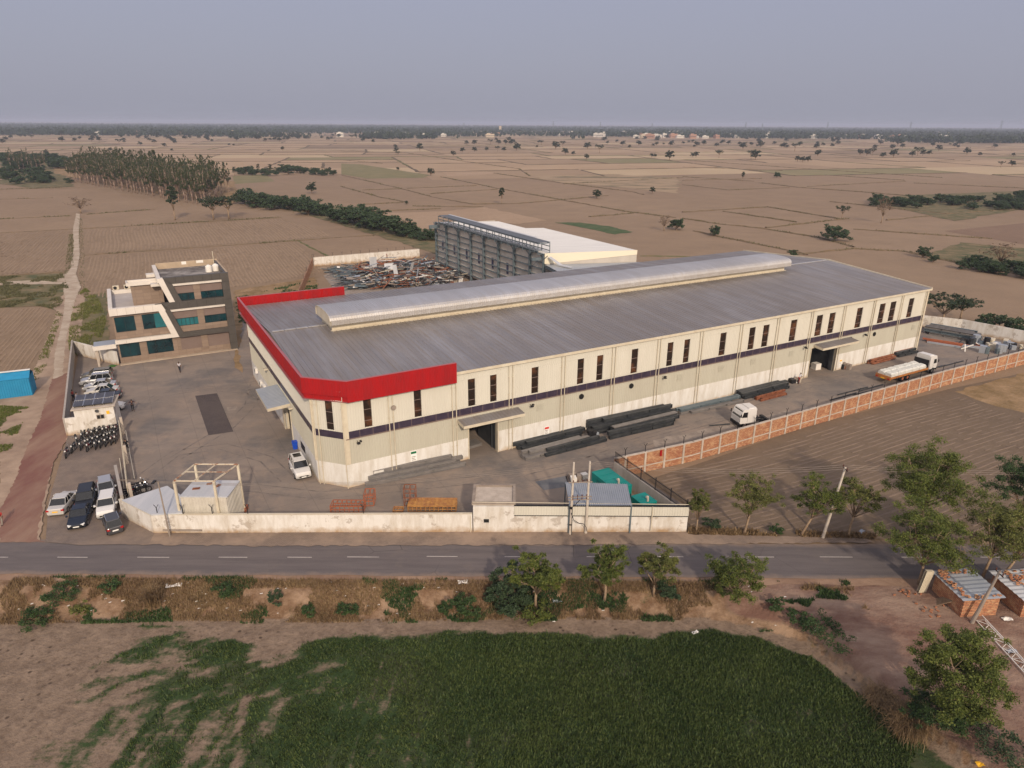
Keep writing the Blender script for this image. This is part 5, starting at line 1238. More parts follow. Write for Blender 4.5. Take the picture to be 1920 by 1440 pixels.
# blue site building at the left edge
bp = G(62, 742); bb = empty('blue_cabin', (bp.x, bp.y, 0), R(24), 'bright blue ribbed cabin with a white roof edge at the left border', 'cabin')
q = MB(); corr(q, (-9, 0), (0, 0), 0, 2.9, amp=.05); corr(q, (0, 0), (0, 3), 0, 2.9, amp=.05); corr(q, (0, 3), (-9, 3), 0, 2.9); q.build('wall', M['blue'], bb)
q = MB(); q.add([(-9.1, -.15, 2.85), (.1, -.15, 2.85), (.1, 1.5, 3.6), (-9.1, 1.5, 3.6)], [(0,1,2,3)]); q.add([(-9.1, 3.1, 2.85), (.1, 3.1, 2.85), (.1, 1.5, 3.6), (-9.1, 1.5, 3.6)], [(0,3,2,1)]); q.build('roof', M['blue'], bb)
q = MB(); q.obox((-9.1, 1.5, 3.65), (.1, 1.5, 3.65), .5, .06); q.build('ridge_cap', M['white_paint'], bb)
q = MB(); q.box((-7.6, -.06, 1.3), (-6.6, -.03, 2.0)); q.build('window', M['black'], bb)
tp = G(20, 738); te = empty('white_tarpaulin', (tp.x, tp.y, 0), .3, 'crumpled white sheet lying in front of the blue cabin', 'tarpaulin')
q = MB(); r = random.Random(3); vs = [(x * .45 - 1, y * .4, max(.02, .5 * math.sin(x * 1.3 + y) * r.random() + .15)) for y in range(4) for x in range(5)]; q.add(vs, [(i*5+j, i*5+j+1, (i+1)*5+j+1, (i+1)*5+j) for i in range(3) for j in range(4)]); q.build('sheet', M['white_paint'], te)

# bin, pallets, trolley, green mat
b_o = empty('waste_bin', G(554, 842), .3, 'bright blue wheeled bin standing against the side wall of the hall', 'bin')
q = MB(); q.add([(-.25,-.25,.08),(.25,-.25,.08),(.25,.25,.08),(-.25,.25,.08),(-.32,-.32,1.0),(.32,-.32,1.0),(.32,.32,1.0),(-.32,.32,1.0)], [(0,3,2,1),(0,1,5,4),(1,2,6,5),(2,3,7,6),(3,0,4,7)]); q.build('body', M['blue_bin'], b_o)
q = MB(); q.box((-.35, -.35, 1.0), (.35, .38, 1.07)); q.build('lid', M['blue_bin'], b_o)
for s_ in (-1, 1): q = MB(); q.cyl((s_ * .22, .27, .1), (s_ * .28, .27, .1), .1, n=10); q.build('wheel', M['black'], b_o)
q = MB(); q.box((-.55, -.5, 0), (.55, .5, .05)); t_ = q.build('floor_mat', mat('green_mat', (.04, .12, .02), .95), None, loc=tuple(G(211, 687) + Vector((0, 0, .065)))); tag(t_, 'small square green mat on the paving near the office', 'mat')
def crate_frame(px, py, l_, w_, h_, rz, label, m, grp=None):
    o = empty('steel_crate', G(px, py), rz, label, 'crate', grp)
    b = MB()
    for z in (.1, h_ * .5, h_):
        for y in (0, w_): b.obox((0, y, z), (l_, y, z), .07, .07)
        for x in (0, l_): b.obox((x, 0, z), (x, w_, z), .07, .07)
    b.build('rail', m, o); b = MB()
    k = max(2, int(l_ / .45))
    for i in range(k + 1):
        x = l_ * i / k; b.obox((x, 0, 0), (x, 0, h_), .06, .06); b.obox((x, w_, 0), (x, w_, h_), .06, .06)
        b.obox((x, 0, h_ * .98), (x, w_, h_ * .98), .06, .05)
    b.build('upright', m, o); return o
crate_frame(620, 962, 3.4, 1.3, .8, 0, 'long low red oxide steel cage lying behind the front wall', M['orange_rust'], 'red oxide steel cages')
crate_frame(683, 950, 1.0, 1.5, 1.3, .05, 'taller red oxide cage at the right end of the long one', M['orange_rust'], 'red oxide steel cages')
crate_frame(444, 962, .9, .8, .5, 0, 'small red oxide rack on the ground right of the white cabin', M['orange_rust'], 'red oxide steel cages')
crate_frame(765, 960, 5.0, 1.6, .75, 0, 'wide yellowed mesh basket full of rusty bars behind the front wall', M['yellow_rust'])
q = MB(); [q.obox((.1 + .12 * i, .1, .55 + .03 * (i % 3)), (4.9, .1 + .03 * i, .6), .07, .05) for i in range(40)]; q.obox((0, .8, .66), (5.0, .8, .66), 1.55, .05); y_ = q.build('bar_load', M['yellow_rust'], None, loc=tuple(G(765, 960))); tag(y_, 'load of yellowed bars filling the mesh basket', 'bars')
crate_frame(758, 950, 1.2, 1.0, 2.1, .02, 'tall dark rusty trolley cage behind the yellow mesh basket', M['rust'])
crate_frame(737, 962, 1.0, .8, .3, 0, 'low broken brown rack left of the yellow mesh basket', M['yellow_rust'])

# ---------------------------------------------------------------- steel stock
def beam_mesh(l_, w_, h_, kind=0):
    b = MB(); t = .03
    if kind == 0:      # I section on its side or upright
        b.box((0, -w_/2, 0), (l_, w_/2, t)); b.box((0, -w_/2, h_ - t), (l_, w_/2, h_)); b.box((0, -t/2, t), (l_, t/2, h_ - t))
        for x in (.02, l_ * .33, l_ * .66, l_ - .05): b.box((x, -w_/2 + .01, t), (x + .03, w_/2 - .01, h_ - t))
    elif kind == 1:
        b.box((0, -w_/2, 0), (l_, -w_/2 + t, h_)); b.box((0, -w_/2 + t, 0), (l_, w_/2, t)); b.box((0, -w_/2 + t, h_ - t), (l_, w_/2, h_))
    else:
        b.cyl((0, 0, h_/2), (l_, 0, h_/2), h_/2, n=10)
    return b
def stack(pa_, pb_, rows, w_, h_, m, label, kind=0, gap=.06, seed=1, name='steel_beam', jitter=.5, group=None, z0=.08, cat='beam', dz=0):
    """beams side by side in layers between two ground points (photo pixels)"""
    A_, B_ = G(*pa_), G(*pb_); d = B_ - A_; L = d.length; a = math.atan2(d.y, d.x); n = Vector((-d.y, d.x, 0)).normalized(); r = random.Random(seed)
    for k_, cnt in enumerate(rows):
        for i in range(cnt):
            l_ = L * r.uniform(1 - .45 * jitter, 1.0); ofs = r.uniform(0, L - l_)
            q = beam_mesh(l_, w_, h_, kind); p = A_ + d.normalized() * ofs + n * ((i - (cnt - 1) / 2 + (.2 if k_ % 2 else 0)) * (w_ + gap)); p.z = z0 + k_ * (h_ + .05) + dz
            o = q.build(name, r.choice(m) if isinstance(m, list) else m, None, loc=tuple(p), rot=(0, 0, a + r.uniform(-.03, .03) * jitter)); tag(o, label, cat, group or label)
sg, sdk, sb = M['steel_grey'], M['steel_dark'], M['steel_blue']
stack((680, 908), (868, 868), [4, 3, 1], .42, .42, sg, 'long grey primed girder in the stack at the near corner of the hall', seed=2)
stack((962, 846), (1094, 812), [3, 2], .45, .4, sdk, 'dark girder in the stack against the plinth right of the near door', seed=3)
stack((978, 862), (1110, 826), [3, 2], .45, .42, sg, 'light grey girder on the near stack right of the near door', seed=4)
stack((1012, 858), (1138, 826), [2, 1], .4, .4, sdk, 'black tapered girder lying in front of the light grey ones', seed=5)
stack((1100, 812), (1262, 776), [4, 4, 2], .5, .5, sdk, 'thick black girder in the high middle stack along the wall', seed=6)
stack((1134, 822), (1274, 790), [3, 3], .5, .5, sdk, 'black girder in the front row of the high middle stack', seed=7)
stack((1136, 820), (1270, 788), [1], .7, .12, sg, 'long grey plate girder topping the front row of the high middle stack', seed=17, dz=1.1)
stack((1268, 778), (1386, 750), [4, 2], .45, .35, [sg, sb], 'slim grey girder in the low stack beyond the black ones', seed=8)
stack((1384, 748), (1478, 724), [3, 3], .5, .45, sdk, 'black girder in the stack beside the far door', seed=9)
stack((1418, 752), (1472, 738), [4, 1], .28, .28, M['rust'], 'short rusty red girder in front of the black stack near the far door', seed=10)
stack((1628, 684), (1676, 672), [5, 4, 2], .24, .24, M['rust'], 'rusty tube in the strapped bundle against the far plinth', kind=2, gap=.01, seed=11, name='steel_tube', cat='tube')
stack((1676, 670), (1716, 660), [3, 2], .4, .4, [M['rust'], sdk], 'brown girder in the last small stack at the far corner', seed=12)
stack((1735, 622), (1838, 640), [5, 5, 4], .5, .45, [sb, sb, M['steel_grey']], 'long blue grey girder in the big stock beyond the truck', seed=13, gap=.4)
stack((1728, 640), (1806, 652), [3, 1], .35, .3, [M['galv'], M['orange_rust']], 'galvanised purlin lying in front of the big girder stock', kind=1, seed=14, gap=.35)
stack((1790, 648), (1850, 655), [3], .3, .3, [M['galv'], M['orange_rust']], 'short purlin lying near the drums at the right edge', kind=1, seed=15)
for (x, y, l_, a_2) in ((1545, 770, 5, .5), (1556, 752, 6, .52), (1570, 742, 7, .5), (1600, 742, 6, .46), (1610, 735, 6, .52), (1330, 800, 3, .2), (1720, 700, 7, .52), (1760, 690, 7, .5)):
    o = beam_mesh(l_, .14, .14, 1).build('steel_angle', M['steel_dark'], None, loc=tuple(G(x, y) + Vector((0, 0, .09))), rot=(0, 0, a_2)); tag(o, 'thin dark steel angle lying along the brick wall', 'steel angle', 'loose angles by the brick wall')
# small clutter by the hall
r = random.Random(8)
def clutter(px, py, n, spread, cols_, label, cat, name, s=.35, hmax=1.0):
    c = G(px, py)
    for i in range(n):
        q = MB(); k_ = r.random(); sx_, sy_, sz_ = (r.uniform(.5, 1.3) * s for _ in range(3))
        if k_ < .4: q.box((-sx_, -sy_, 0), (sx_, sy_, sz_ * 1.6))
        elif k_ < .7: q.cyl((0, 0, 0), (0, 0, sz_ * 2.2), sx_ * .8, n=9)
        else: q.obox((-sx_*1.8, 0, .1), (sx_*1.8, .2, sz_ * 1.6), .15, .15)
        rr2 = spread * math.sqrt(r.random()); a = r.random() * 6.28
        o = q.build(name, r.choice(cols_), None, loc=(c.x + rr2 * math.cos(a), c.y + rr2 * math.sin(a) * .7, .07), rot=(0, 0, r.random() * 3)); tag(o, label, cat, label)
clutter(1492, 718, 7, .9, [M['white_paint'], M['concrete_dark'], M['trim'], M['dark']], 'drum or box in the small pile left of the far door', 'drum', 'drum', .4)
clutter(1581, 692, 7, .7, [M['rust'], M['dark'], M['concrete_dark']], 'rusty coil part in the heap right of the far door', 'scrap', 'scrap_part', .5)
clutter(1840, 655, 16, 4.5, [M['rust'], M['white_paint'], M['galv'], M['steel_blue'], M['dark'], M['trim'], M['steel_dark']], 'drum or machine part in the crowded right end of the yard', 'machine part', 'machine_part', .65)
clutter(1882, 652, 18, 4.5, [M['white_paint'], M['galv'], M['trim'], M['dark'], M['steel_blue']], 'pale wrapped bale or machine at the right edge of the yard', 'machine part', 'machine_part', .65)
clutter(1115, 822, 3, .8, [M['galv'], M['dark']], 'grey drum among the girders in the middle stack', 'drum', 'drum', .5)
clutter(1085, 900, 6, 1.3, [M['concrete_dark'], M['dark'], M['white_paint']], 'small machine part on the dark paving behind the poles', 'machine part', 'machine_part', .3)
q = MB(); q.box((-.6, -.6, 0), (.6, .6, .1)); q.box((-.55, -.55, .1), (.55, .55, 1.0)); o = q.build('white_box', M['white_paint'], None, loc=tuple(G(1529, 692) + Vector((0, 0, .07))), rot=(0, 0, .4)); tag(o, 'white box standing in the far door opening', 'box')

# ---------------------------------------------------------------- scrap yard
sheet('scrap_ground', [(598,506),(640,498),(822,488),(872,526),(880,545),(640,560)], M['concrete_dark'], z=.03)
r = random.Random(14); q = MB()
for i in range(1700):
    u = r.uniform(0, 1); v = r.uniform(0, 1)
    p = G(622 + 210 * u + 36 * v, 503 + 42 * v - 10 * u); h_ = max(.1, (.5 + 3.6 * max(0, float(fbm(np.array([u * 7.0]), np.array([v * 4.0]), 5)[0]) - .42)) * 1.6)
    z = r.random() * h_ * 1.1; a = r.gauss(.4 if u < .2 else 0.0, .25 if u < .2 else 1.2); tilt = r.uniform(-.18, .18)
    k_ = r.random(); l_ = r.choice((r.uniform(.6, 2.0), r.uniform(2.0, 4.5), r.uniform(4.5, 9.0)))
    if u < .18: m_ = r.choice((1, 1, 5, 0, 0))
    elif u < .5 and v < .4: m_ = r.choice((2, 2, 2, 0, 5))
    else: m_ = r.choice((0, 0, 0, 0, 1, 1, 5, 5, 2, 2, 2, 6, 4, 3))
    d = Vector((math.cos(a), math.sin(a), tilt)) * l_ / 2
    if k_ < .72: q.obox(p + Vector((0,0,z)) - d, p + Vector((0,0,z)) + d, r.uniform(.1, .3), r.uniform(.08, .2), m_)
    else: q.obox(p + Vector((0,0,z + .2)) - d * .5, p + Vector((0,0,z + .2)) + d * .5, r.uniform(.4, 1.1), .04, r.choice((3, 5, 4, 2, 1, 0, 0, 5, 2)), up=(r.uniform(-.5, .5), r.uniform(-.5, .5), 1))
tag(q.build('scrap_heap', [M['steel_dark'], M['steel_blue'], M['rust'], M['white_paint'], M['galv'], M['concrete_dark'], M['trim']]), 'heap of mixed steel scrap and cut sheets in the walled yard behind the hall', 'scrap heap', kind='stuff')
for (x, y, w2, l2, rx, rz_) in ((694, 510, 2.0, 3.0, .7, .5), (766, 522, 1.6, 3.4, 1.0, 1.2), (782, 532, 1.5, 2.8, .9, 1.9), (722, 518, 2.2, 2.4, .25, .2), (740, 526, 1.2, 3.0, .4, .7), (735, 508, 3.4, 1.2, .2, .15)):
    q = MB(); corr(q, (0, 0), (w2, 0), 0, l2, pitch=.3, amp=.04); o = q.build('scrap_sheet', M['white_roof'] if x < 770 else M['galv'], None, loc=tuple(G(x, y) + Vector((0, 0, 1.0))), rot=(rx - math.pi / 2 + .9, 0, rz_)); tag(o, 'pale bent roofing sheet on the scrap heap', 'sheet', 'pale sheets on the scrap heap')
# ---------------------------------------------------------------- vehicles
def paint(name, c, metal=.3): return mat(name, c, .28, metal, spec=.6)
def loft(mb, rings, m=0, cap=True):
    n = len(rings[0]); vs = [p for r_ in rings for p in r_]
    fs = [(i*n+j, i*n+(j+1)%n, (i+1)*n+(j+1)%n, (i+1)*n+j) for i in range(len(rings)-1) for j in range(n)]
    if cap: fs += [tuple(range(n))[::-1], tuple(range((len(rings)-1)*n, len(rings)*n))]
    mb.add(vs, fs, m)
def car(label, pnt, L=4.4, W=1.78, H=1.48, kind='sedan', roofm=None, rear_plate='plate_white', group=None, rails=False, sunroof=False):
    """x forward. parts: body, roof, screens, side windows, wheels, lamps, plates, mirrors"""
    o = empty('parked_car', (0, 0, 0), 0, label, 'car', group)
    hb = .88 if kind != 'suv' else 1.02; gc = .22; w = W / 2
    if kind == 'sedan': prof = [(-.5, .30, .86), (-.485, .24, .93), (-.30, .20, .96), (-.18, .20, .93), (.2, .20, .93), (.30, .20, .90), (.44, .22, .74), (.49, .28, .62), (.5, .34, .50)]; gh = (-.34, .22, -.20, .06)
    elif kind == 'hatch': prof = [(-.5, .30, .88), (-.485, .24, .97), (-.30, .20, .97), (-.18, .20, .94), (.2, .20, .95), (.32, .20, .93), (.44, .22, .80), (.49, .28, .66), (.5, .34, .5)]; gh = (-.485, .26, -.42, .08)
    else: prof = [(-.5, .34, .96), (-.488, .28, 1.04), (-.30, .25, 1.05), (-.18, .25, 1.04), (.2, .25, 1.06), (.30, .25, 1.05), (.45, .27, .95), (.492, .32, .78), (.5, .40, .6)]; gh = (-.485, .24, -.43, .10)
    rings = []
    for t, zb, zt in prof:
        ww = w * (1 - .10 * abs(t * 2) ** 6 - .03 * abs(t * 2)); x = t * L
        rings.append([(x, -ww * .9, zb), (x, -ww, zb + .12), (x, -ww, zt - .22), (x, -ww * .94, zt - .04), (x, -ww * .80, zt), (x, ww * .80, zt), (x, ww * .94, zt - .04), (x, ww, zt - .22), (x, ww, zb + .12), (x, ww * .9, zb)])
    b = MB(); loft(b, rings[::-1]); body = b.build('body', pnt, o, smooth=False)
    # greenhouse
    a0, a1, r0, r1 = [t * L for t in gh]; zb = (prof[3][2]) - .03; wt = w * .76; wb_ = w * .92
    base = [(a0, -wb_ * .95, zb), (a1, -wb_ * .93, zb), (a1, wb_ * .93, zb), (a0, wb_ * .95, zb)]; top = [(r0, -wt * .97, H - .04), (r1, -wt, H - .05), (r1, wt, H - .05), (r0, wt * .97, H - .04)]
    gl = M['glass_car']
    for nm, i, j in (('side_window', 0, 1), ('windscreen', 1, 2), ('side_window', 2, 3), ('rear_window', 3, 0)):
        q = MB(); q.add([base[i], base[j], top[j], top[i]], [(0, 1, 2, 3)]); q.build(nm, gl, o)
    rm = roofm or pnt
    q = MB(); q.add([(x, y, z - .02) for x, y, z in top] + [(x * .98, y * .9, H) for x, y, z in top], [(0,1,5,4), (1,2,6,5), (2,3,7,6), (3,0,4,7), (4,5,6,7)]); q.build('roof', rm, o)
    q = MB()
    for s_ in (0, 1):
        i, j = (0, 1) if s_ == 0 else (3, 2); sy = -1 if s_ == 0 else 1
        for f_ in (0.0, .36, .68, 1.0):
            pb_ = Vector(base[i]).lerp(Vector(base[j]), f_); pt_ = Vector(top[i]).lerp(Vector(top[j]), f_); q.obox(pb_ + Vector((0, sy*.012, 0)), pt_ + Vector((0, sy*.012, 0)), .09 if f_ in (0.0, 1.0) else .05, .03, up=(0, 1, 0))
    q.each('pillar', pnt, o)
    if sunroof: q = MB(); q.box((r0 + .3, -wt * .6, H - .005), (r0 + 1.3, wt * .6, H + .01)); q.build('sunroof', gl, o)
    if rails:
        for s_ in (-1, 1): q = MB(); q.box((r0 + .1, s_ * wt * .95 - .02, H - .01), (r1 - .1, s_ * wt * .95 + .02, H + .045)); q.build('roof_rail', M['chrome'], o)
    wr = .32 if kind != 'suv' else .36
    for x in (-.30 * L, .31 * L):
        for s_ in (-1, 1):
            q = MB(); q.cyl((x, s_ * (w - .19), wr), (x, s_ * (w + .015), wr), wr, n=16); wo_2 = q.build('wheel', M['black'], o)
            q = MB(); q.cyl((x, s_ * (w + .012), wr), (x, s_ * (w + .025), wr), wr * .62, n=10); q.build('rim', M['rim'], wo_2)
    lh = prof[0][2]; fh = prof[-1][2]
    for s_ in (-1, 1):
        q = MB(); q.obox((L * .445, s_ * w * .70, fh + .12), (L * .498, s_ * w * .58, fh + .06), .34, .14); q.build('headlight', M['clear_lamp'], o)
        q = MB(); q.box((-L * .503, s_ * w * .78 - .13, lh - .18), (-L * .47, s_ * w * .78 + .13, lh + .0)); q.build('tail_light', M['red_lamp'], o)
        q = MB(); q.obox((a1 - .28, s_ * (w + .02), zb + .08), (a1 - .22, s_ * (w + .2), zb + .12), .2, .14); q.build('mirror', pnt, o)
    q = MB(); q.box((L * .5, -.5, .42), (L * .505, .5, .58)); q.build('grille', M['black'], o)
    q = MB(); q.box((-L * .508, -.26, .55 if kind != 'suv' else .62), (-L * .502, .26, .68 if kind != 'suv' else .76)); q.build('number_plate', M[rear_plate], o)
    q = MB(); q.box((L * .506, -.26, .40), (L * .512, .26, .50)); q.build('number_plate', M['plate_white'], o)
    q = MB(); q.box((-L*.46, -w*.85, .16), (L*.46, w*.85, .3)); q.build('underbody', M['black'], o)
    return o
def put(o, back, front, L, z=0.0):
    """stand a vehicle between the ground points under its tail and its nose (photo pixels)"""
    a, b = G(*back), G(*front); d = b - a; c = (a + b) / 2; o.location = (c.x, c.y, z); o.rotation_euler = (0, 0, math.atan2(d.y, d.x)); return o
white, black_p, silver, greyb, darkblue, taupe = paint('white_car_paint', (.62, .61, .59), 0), paint('black_car_paint', (.010, .011, .014), .2), paint('silver_car_paint', (.42, .43, .45), .5), paint('grey_car_paint', (.075, .075, .08), .4), paint('blue_black_car_paint', (.012, .018, .032), .3), paint('olive_grey_car_paint', (.14, .135, .12), .4)
pearl = paint('pearl_car_paint', (.52, .505, .48), .2)
PZ = .09
put(car('pale silver sedan with a yellow number plate, leftmost of the cars parked outside the gate', pearl, 4.5, 1.75, 1.46, 'sedan', rear_plate='plate_yellow'), (110, 966), (132, 936), 4.5, PZ)
put(car('black off roader parked farther back between the silver sedan and the silver hatchback', black_p, 4.3, 1.8, 1.7, 'suv'), (167, 934), (161, 960), 4.2, PZ)
put(car('glossy blue black sedan in front of the black off roader, nose to the road', darkblue, 4.3, 1.75, 1.42, 'sedan'), (158, 962), (147, 991), 4.2, PZ)
put(car('silver hatchback parked behind the white sport utility car along the gate wall', silver, 3.7, 1.65, 1.5, 'hatch'), (200, 914), (203, 938), 3.6, PZ)
put(car('white sport utility car parked between the silver hatchback and the dark grey hatchback', white, 4.1, 1.78, 1.62, 'suv', rails=True), (207, 942), (200, 975), 4.0, PZ)
put(car('dark grey square hatchback parked closest to the front wall corner, tail to the road', greyb, 3.5, 1.5, 1.62, 'hatch', rails=True), (219, 1005), (208, 978), 3.2, PZ)
put(car('white sport utility car with a dark sunroof parked against the side wall of the hall', white, 4.5, 1.88, 1.68, 'suv', sunroof=True, rails=True), (553, 866), (574, 908), 4.5, PZ)
gY = 'cars parked side by side inside the left wall'
rowd = [('olive grey hatchback, farthest from the road in the row inside the left wall', taupe, 'hatch', 156, 212, 712, 706), ('silver estate car, second from the office in the row inside the left wall', silver, 'suv', 151, 214, 724, 717),
        ('blue grey sedan, middle car of the row inside the left wall', silver, 'sedan', 160, 218, 733, 727), ('pale silver sedan, fourth from the office in the row inside the left wall', pearl, 'sedan', 164, 222, 742, 737), ('dark blue sedan next to the solar panels in the row inside the left wall', darkblue, 'sedan', 168, 226, 752, 747)]
for la, pt_, k_, x0, x1, y0, y1 in rowd: put(car(la, pt_, 4.4, 1.75, 1.5 if k_ != 'suv' else 1.72, k_, group=gY, rails=(k_ == 'suv')), (x1, y1), (x0, y0), 4.4, .07)
put(car('white hatchback peeking out behind the gate room with the solar panels', white, 3.7, 1.65, 1.52, 'hatch'), (178, 773), (236, 766), 3.7, .07)

def cab(o, W=2.3, H=2.3, z0=.75, L=1.9, x1=0.0, doors=True):
    w = W / 2; q = MB()
    prof = [(x1 + .06, z0), (x1 + .10, z0 + .75), (x1 - .12, z0 + 1.45), (x1 - .35, z0 + H - .5), (x1 - .55, z0 + H - .42), (x1 - L, z0 + H - .42), (x1 - L, z0)]
    q.yprism(prof, -w, w); q.build('cab', white, o)
    q = MB(); q.add([(x1 + .085, -w + .12, z0 + .85), (x1 + .085, w - .12, z0 + .85), (x1 - .27, w - .2, z0 + H - .62), (x1 - .27, -w + .2, z0 + H - .62)], [(0,1,2,3)]); q.build('windscreen', M['glass_car'], o)
    for s_ in (-1, 1):
        q = MB(); y = s_ * (w + .012); q.add([(x1 - .12, y, z0 + .85), (x1 - .95, y, z0 + .85), (x1 - .95, y, z0 + 1.6), (x1 - .35, y, z0 + 1.6)], [(0,1,2,3)]); q.build('side_window', M['glass_car'], o)
        q = MB(); q.box((x1 - .0, s_ * w * .8 - .16, z0 + .12), (x1 + .12, s_ * w * .8 + .16, z0 + .3)); q.build('headlight', M['clear_lamp'], o)
        q = MB(); q.obox((x1 + .1, s_ * (w + .15), z0 + 1.0), (x1 + .1, s_ * (w + .15), z0 + 1.4), .16, .06); q.obox((x1, s_ * w, z0 + 1.4), (x1 + .1, s_ * (w + .15), z0 + 1.4), .03, .03); q.build('mirror', M['black'], o)
        q = MB(); q.box((x1 - 1.0, s_ * (w + .008) - .004, z0 + .1), (x1 - .98, s_ * (w + .008) + .004, z0 + 1.65)); q.build('door_gap', M['black'], o)
    q = MB(); q.box((x1 - L - .012, -w + .25, z0 + .95), (x1 - L - .0, w - .25, z0 + 1.5)); q.build('rear_window', M['glass_car'], o)
    q = MB(); q.box((x1 + .06, -w, z0 - .35), (x1 + .2, w, z0 + .05)); q.build('bumper', M['dark'], o)
    q = MB(); q.box((x1 - L, -w * .8, z0 + H - .42), (x1 - L + 1.1, w * .8, z0 + H - .3)); q.build('roof_deflector', white, o)
def twheel(o, x, s_, w, r_=.48, wd=.3):
    q = MB(); q.cyl((x, s_ * (w - wd), r_), (x, s_ * w, r_), r_, n=16); a = q.build('wheel', M['black'], o)
    q = MB(); q.cyl((x, s_ * (w + .01), r_), (x, s_ * (w - .02), r_), r_ * .5, n=10); q.build('rim', M['orange_rust'] if wd > .4 else M['rim'], a)
tk = empty('flatbed_truck', (0, 0, 0), 0, 'flatbed truck with white cab and orange bed carrying wrapped pale sheets', 'truck')
cab(tk, 2.35, 2.6, .85, 2.0, 6.0)
q = MB(); q.box((-6.2, -1.25, 1.02), (3.6, 1.25, 1.2)); q.box((-6.35, -1.25, .75), (-6.2, 1.25, 1.35)); q.box((-6.2, -1.3, .95), (3.6, -1.25, 1.28)); q.box((-6.2, 1.25, .95), (3.6, 1.3, 1.28)); q.build('load_bed', mat('orange_truck_bed', (.42, .17, .04), .6, c2=(.30, .12, .04), nscale=1.5), tk)
q = MB(); q.box((-6, -.45, .6), (5.2, .45, .95)); q.build('chassis', M['dark'], tk)
q = MB(); q.box((3.5, -1.2, 1.2), (3.6, 1.2, 2.5)); q.build('headboard', M['dark'], tk)
for s_ in (-1, 1):
    q = MB(); q.box((-6.4, s_ * .95 - .16, .85), (-6.35, s_ * .95 + .16, 1.05)); q.build('tail_light', M['red_lamp'], tk)
    for x in (5.1, -1.6, -2.9): twheel(tk, x, s_, 1.18, .5, .45 if x < 0 else .28)
q = MB(); q.box((-6.41, -.3, .8), (-6.36, .3, .98)); q.build('number_plate', M['plate_yellow'], tk)
truck_at = put(tk, (1634, 724), (1758, 690), 12, .07)
r = random.Random(6); wrapm = mat('plastic_wrap', (.50, .52, .50), .3, c2=(.62, .62, .58), nscale=2.5, bump=.05, bscale=3)
for i in range(5):
    for j in range(2):
        n_ = 18; q = MB(); x0 = -6.0 + i * 1.85; y0 = -1.15 + j * 1.18; vs = []
        for a in range(n_ + 1):
            x = x0 + 1.8 * a / n_
            for (yy, zz) in ((0, 0), (.0, .45), (.18, .62), (.9, .64), (1.1, .45), (1.1, 0)): vs.append((x, y0 + yy + r.uniform(-.03, .03), 1.22 + zz * (1 + r.uniform(-.10, .12)) * (.75 if a in (0, n_) else 1)))
        q.add(vs, [(a*6+b, a*6+b+1, (a+1)*6+b+1, (a+1)*6+b) for a in range(n_) for b in range(5)]); q.add(vs[:6], [tuple(range(6))]); q.add(vs[-6:], [tuple(range(6))[::-1]])
        ob = q.build('wrapped_bundle', wrapm, None); ob.location = tk.location; ob.rotation_euler = tk.rotation_euler
        tag(ob, 'plastic wrapped bundle of pale sheets lying on the bed of the flatbed truck', 'bundle', 'wrapped bundles on the truck bed')
t2 = empty('parked_truck', (0, 0, 0), 0, 'small truck with a white cab and bare dark chassis parked beside the brick wall', 'truck')
cab(t2, 2.1, 2.4, .62, 2.3, 1.6)
q = MB(); q.box((-2.6, -.4, .5), (1.2, -.25, .7)); q.box((-2.6, .25, .5), (1.2, .4, .7)); [q.box((x, -.25, .52), (x + .12, .25, .68)) for x in (-2.5, -1.5, -.6)]; q.build('chassis', M['dark'], t2)
for s_ in (-1, 1):
    for x in (.9, -1.9): twheel(t2, x, s_, 1.0, .42, .26)
put(t2, (1432, 792), (1364, 800), 5, .07); 
q = MB(); q.box((-3.0, -.9, .3), (-2.6, .9, .75)); q.build('rear_bar', M['dark'], t2)

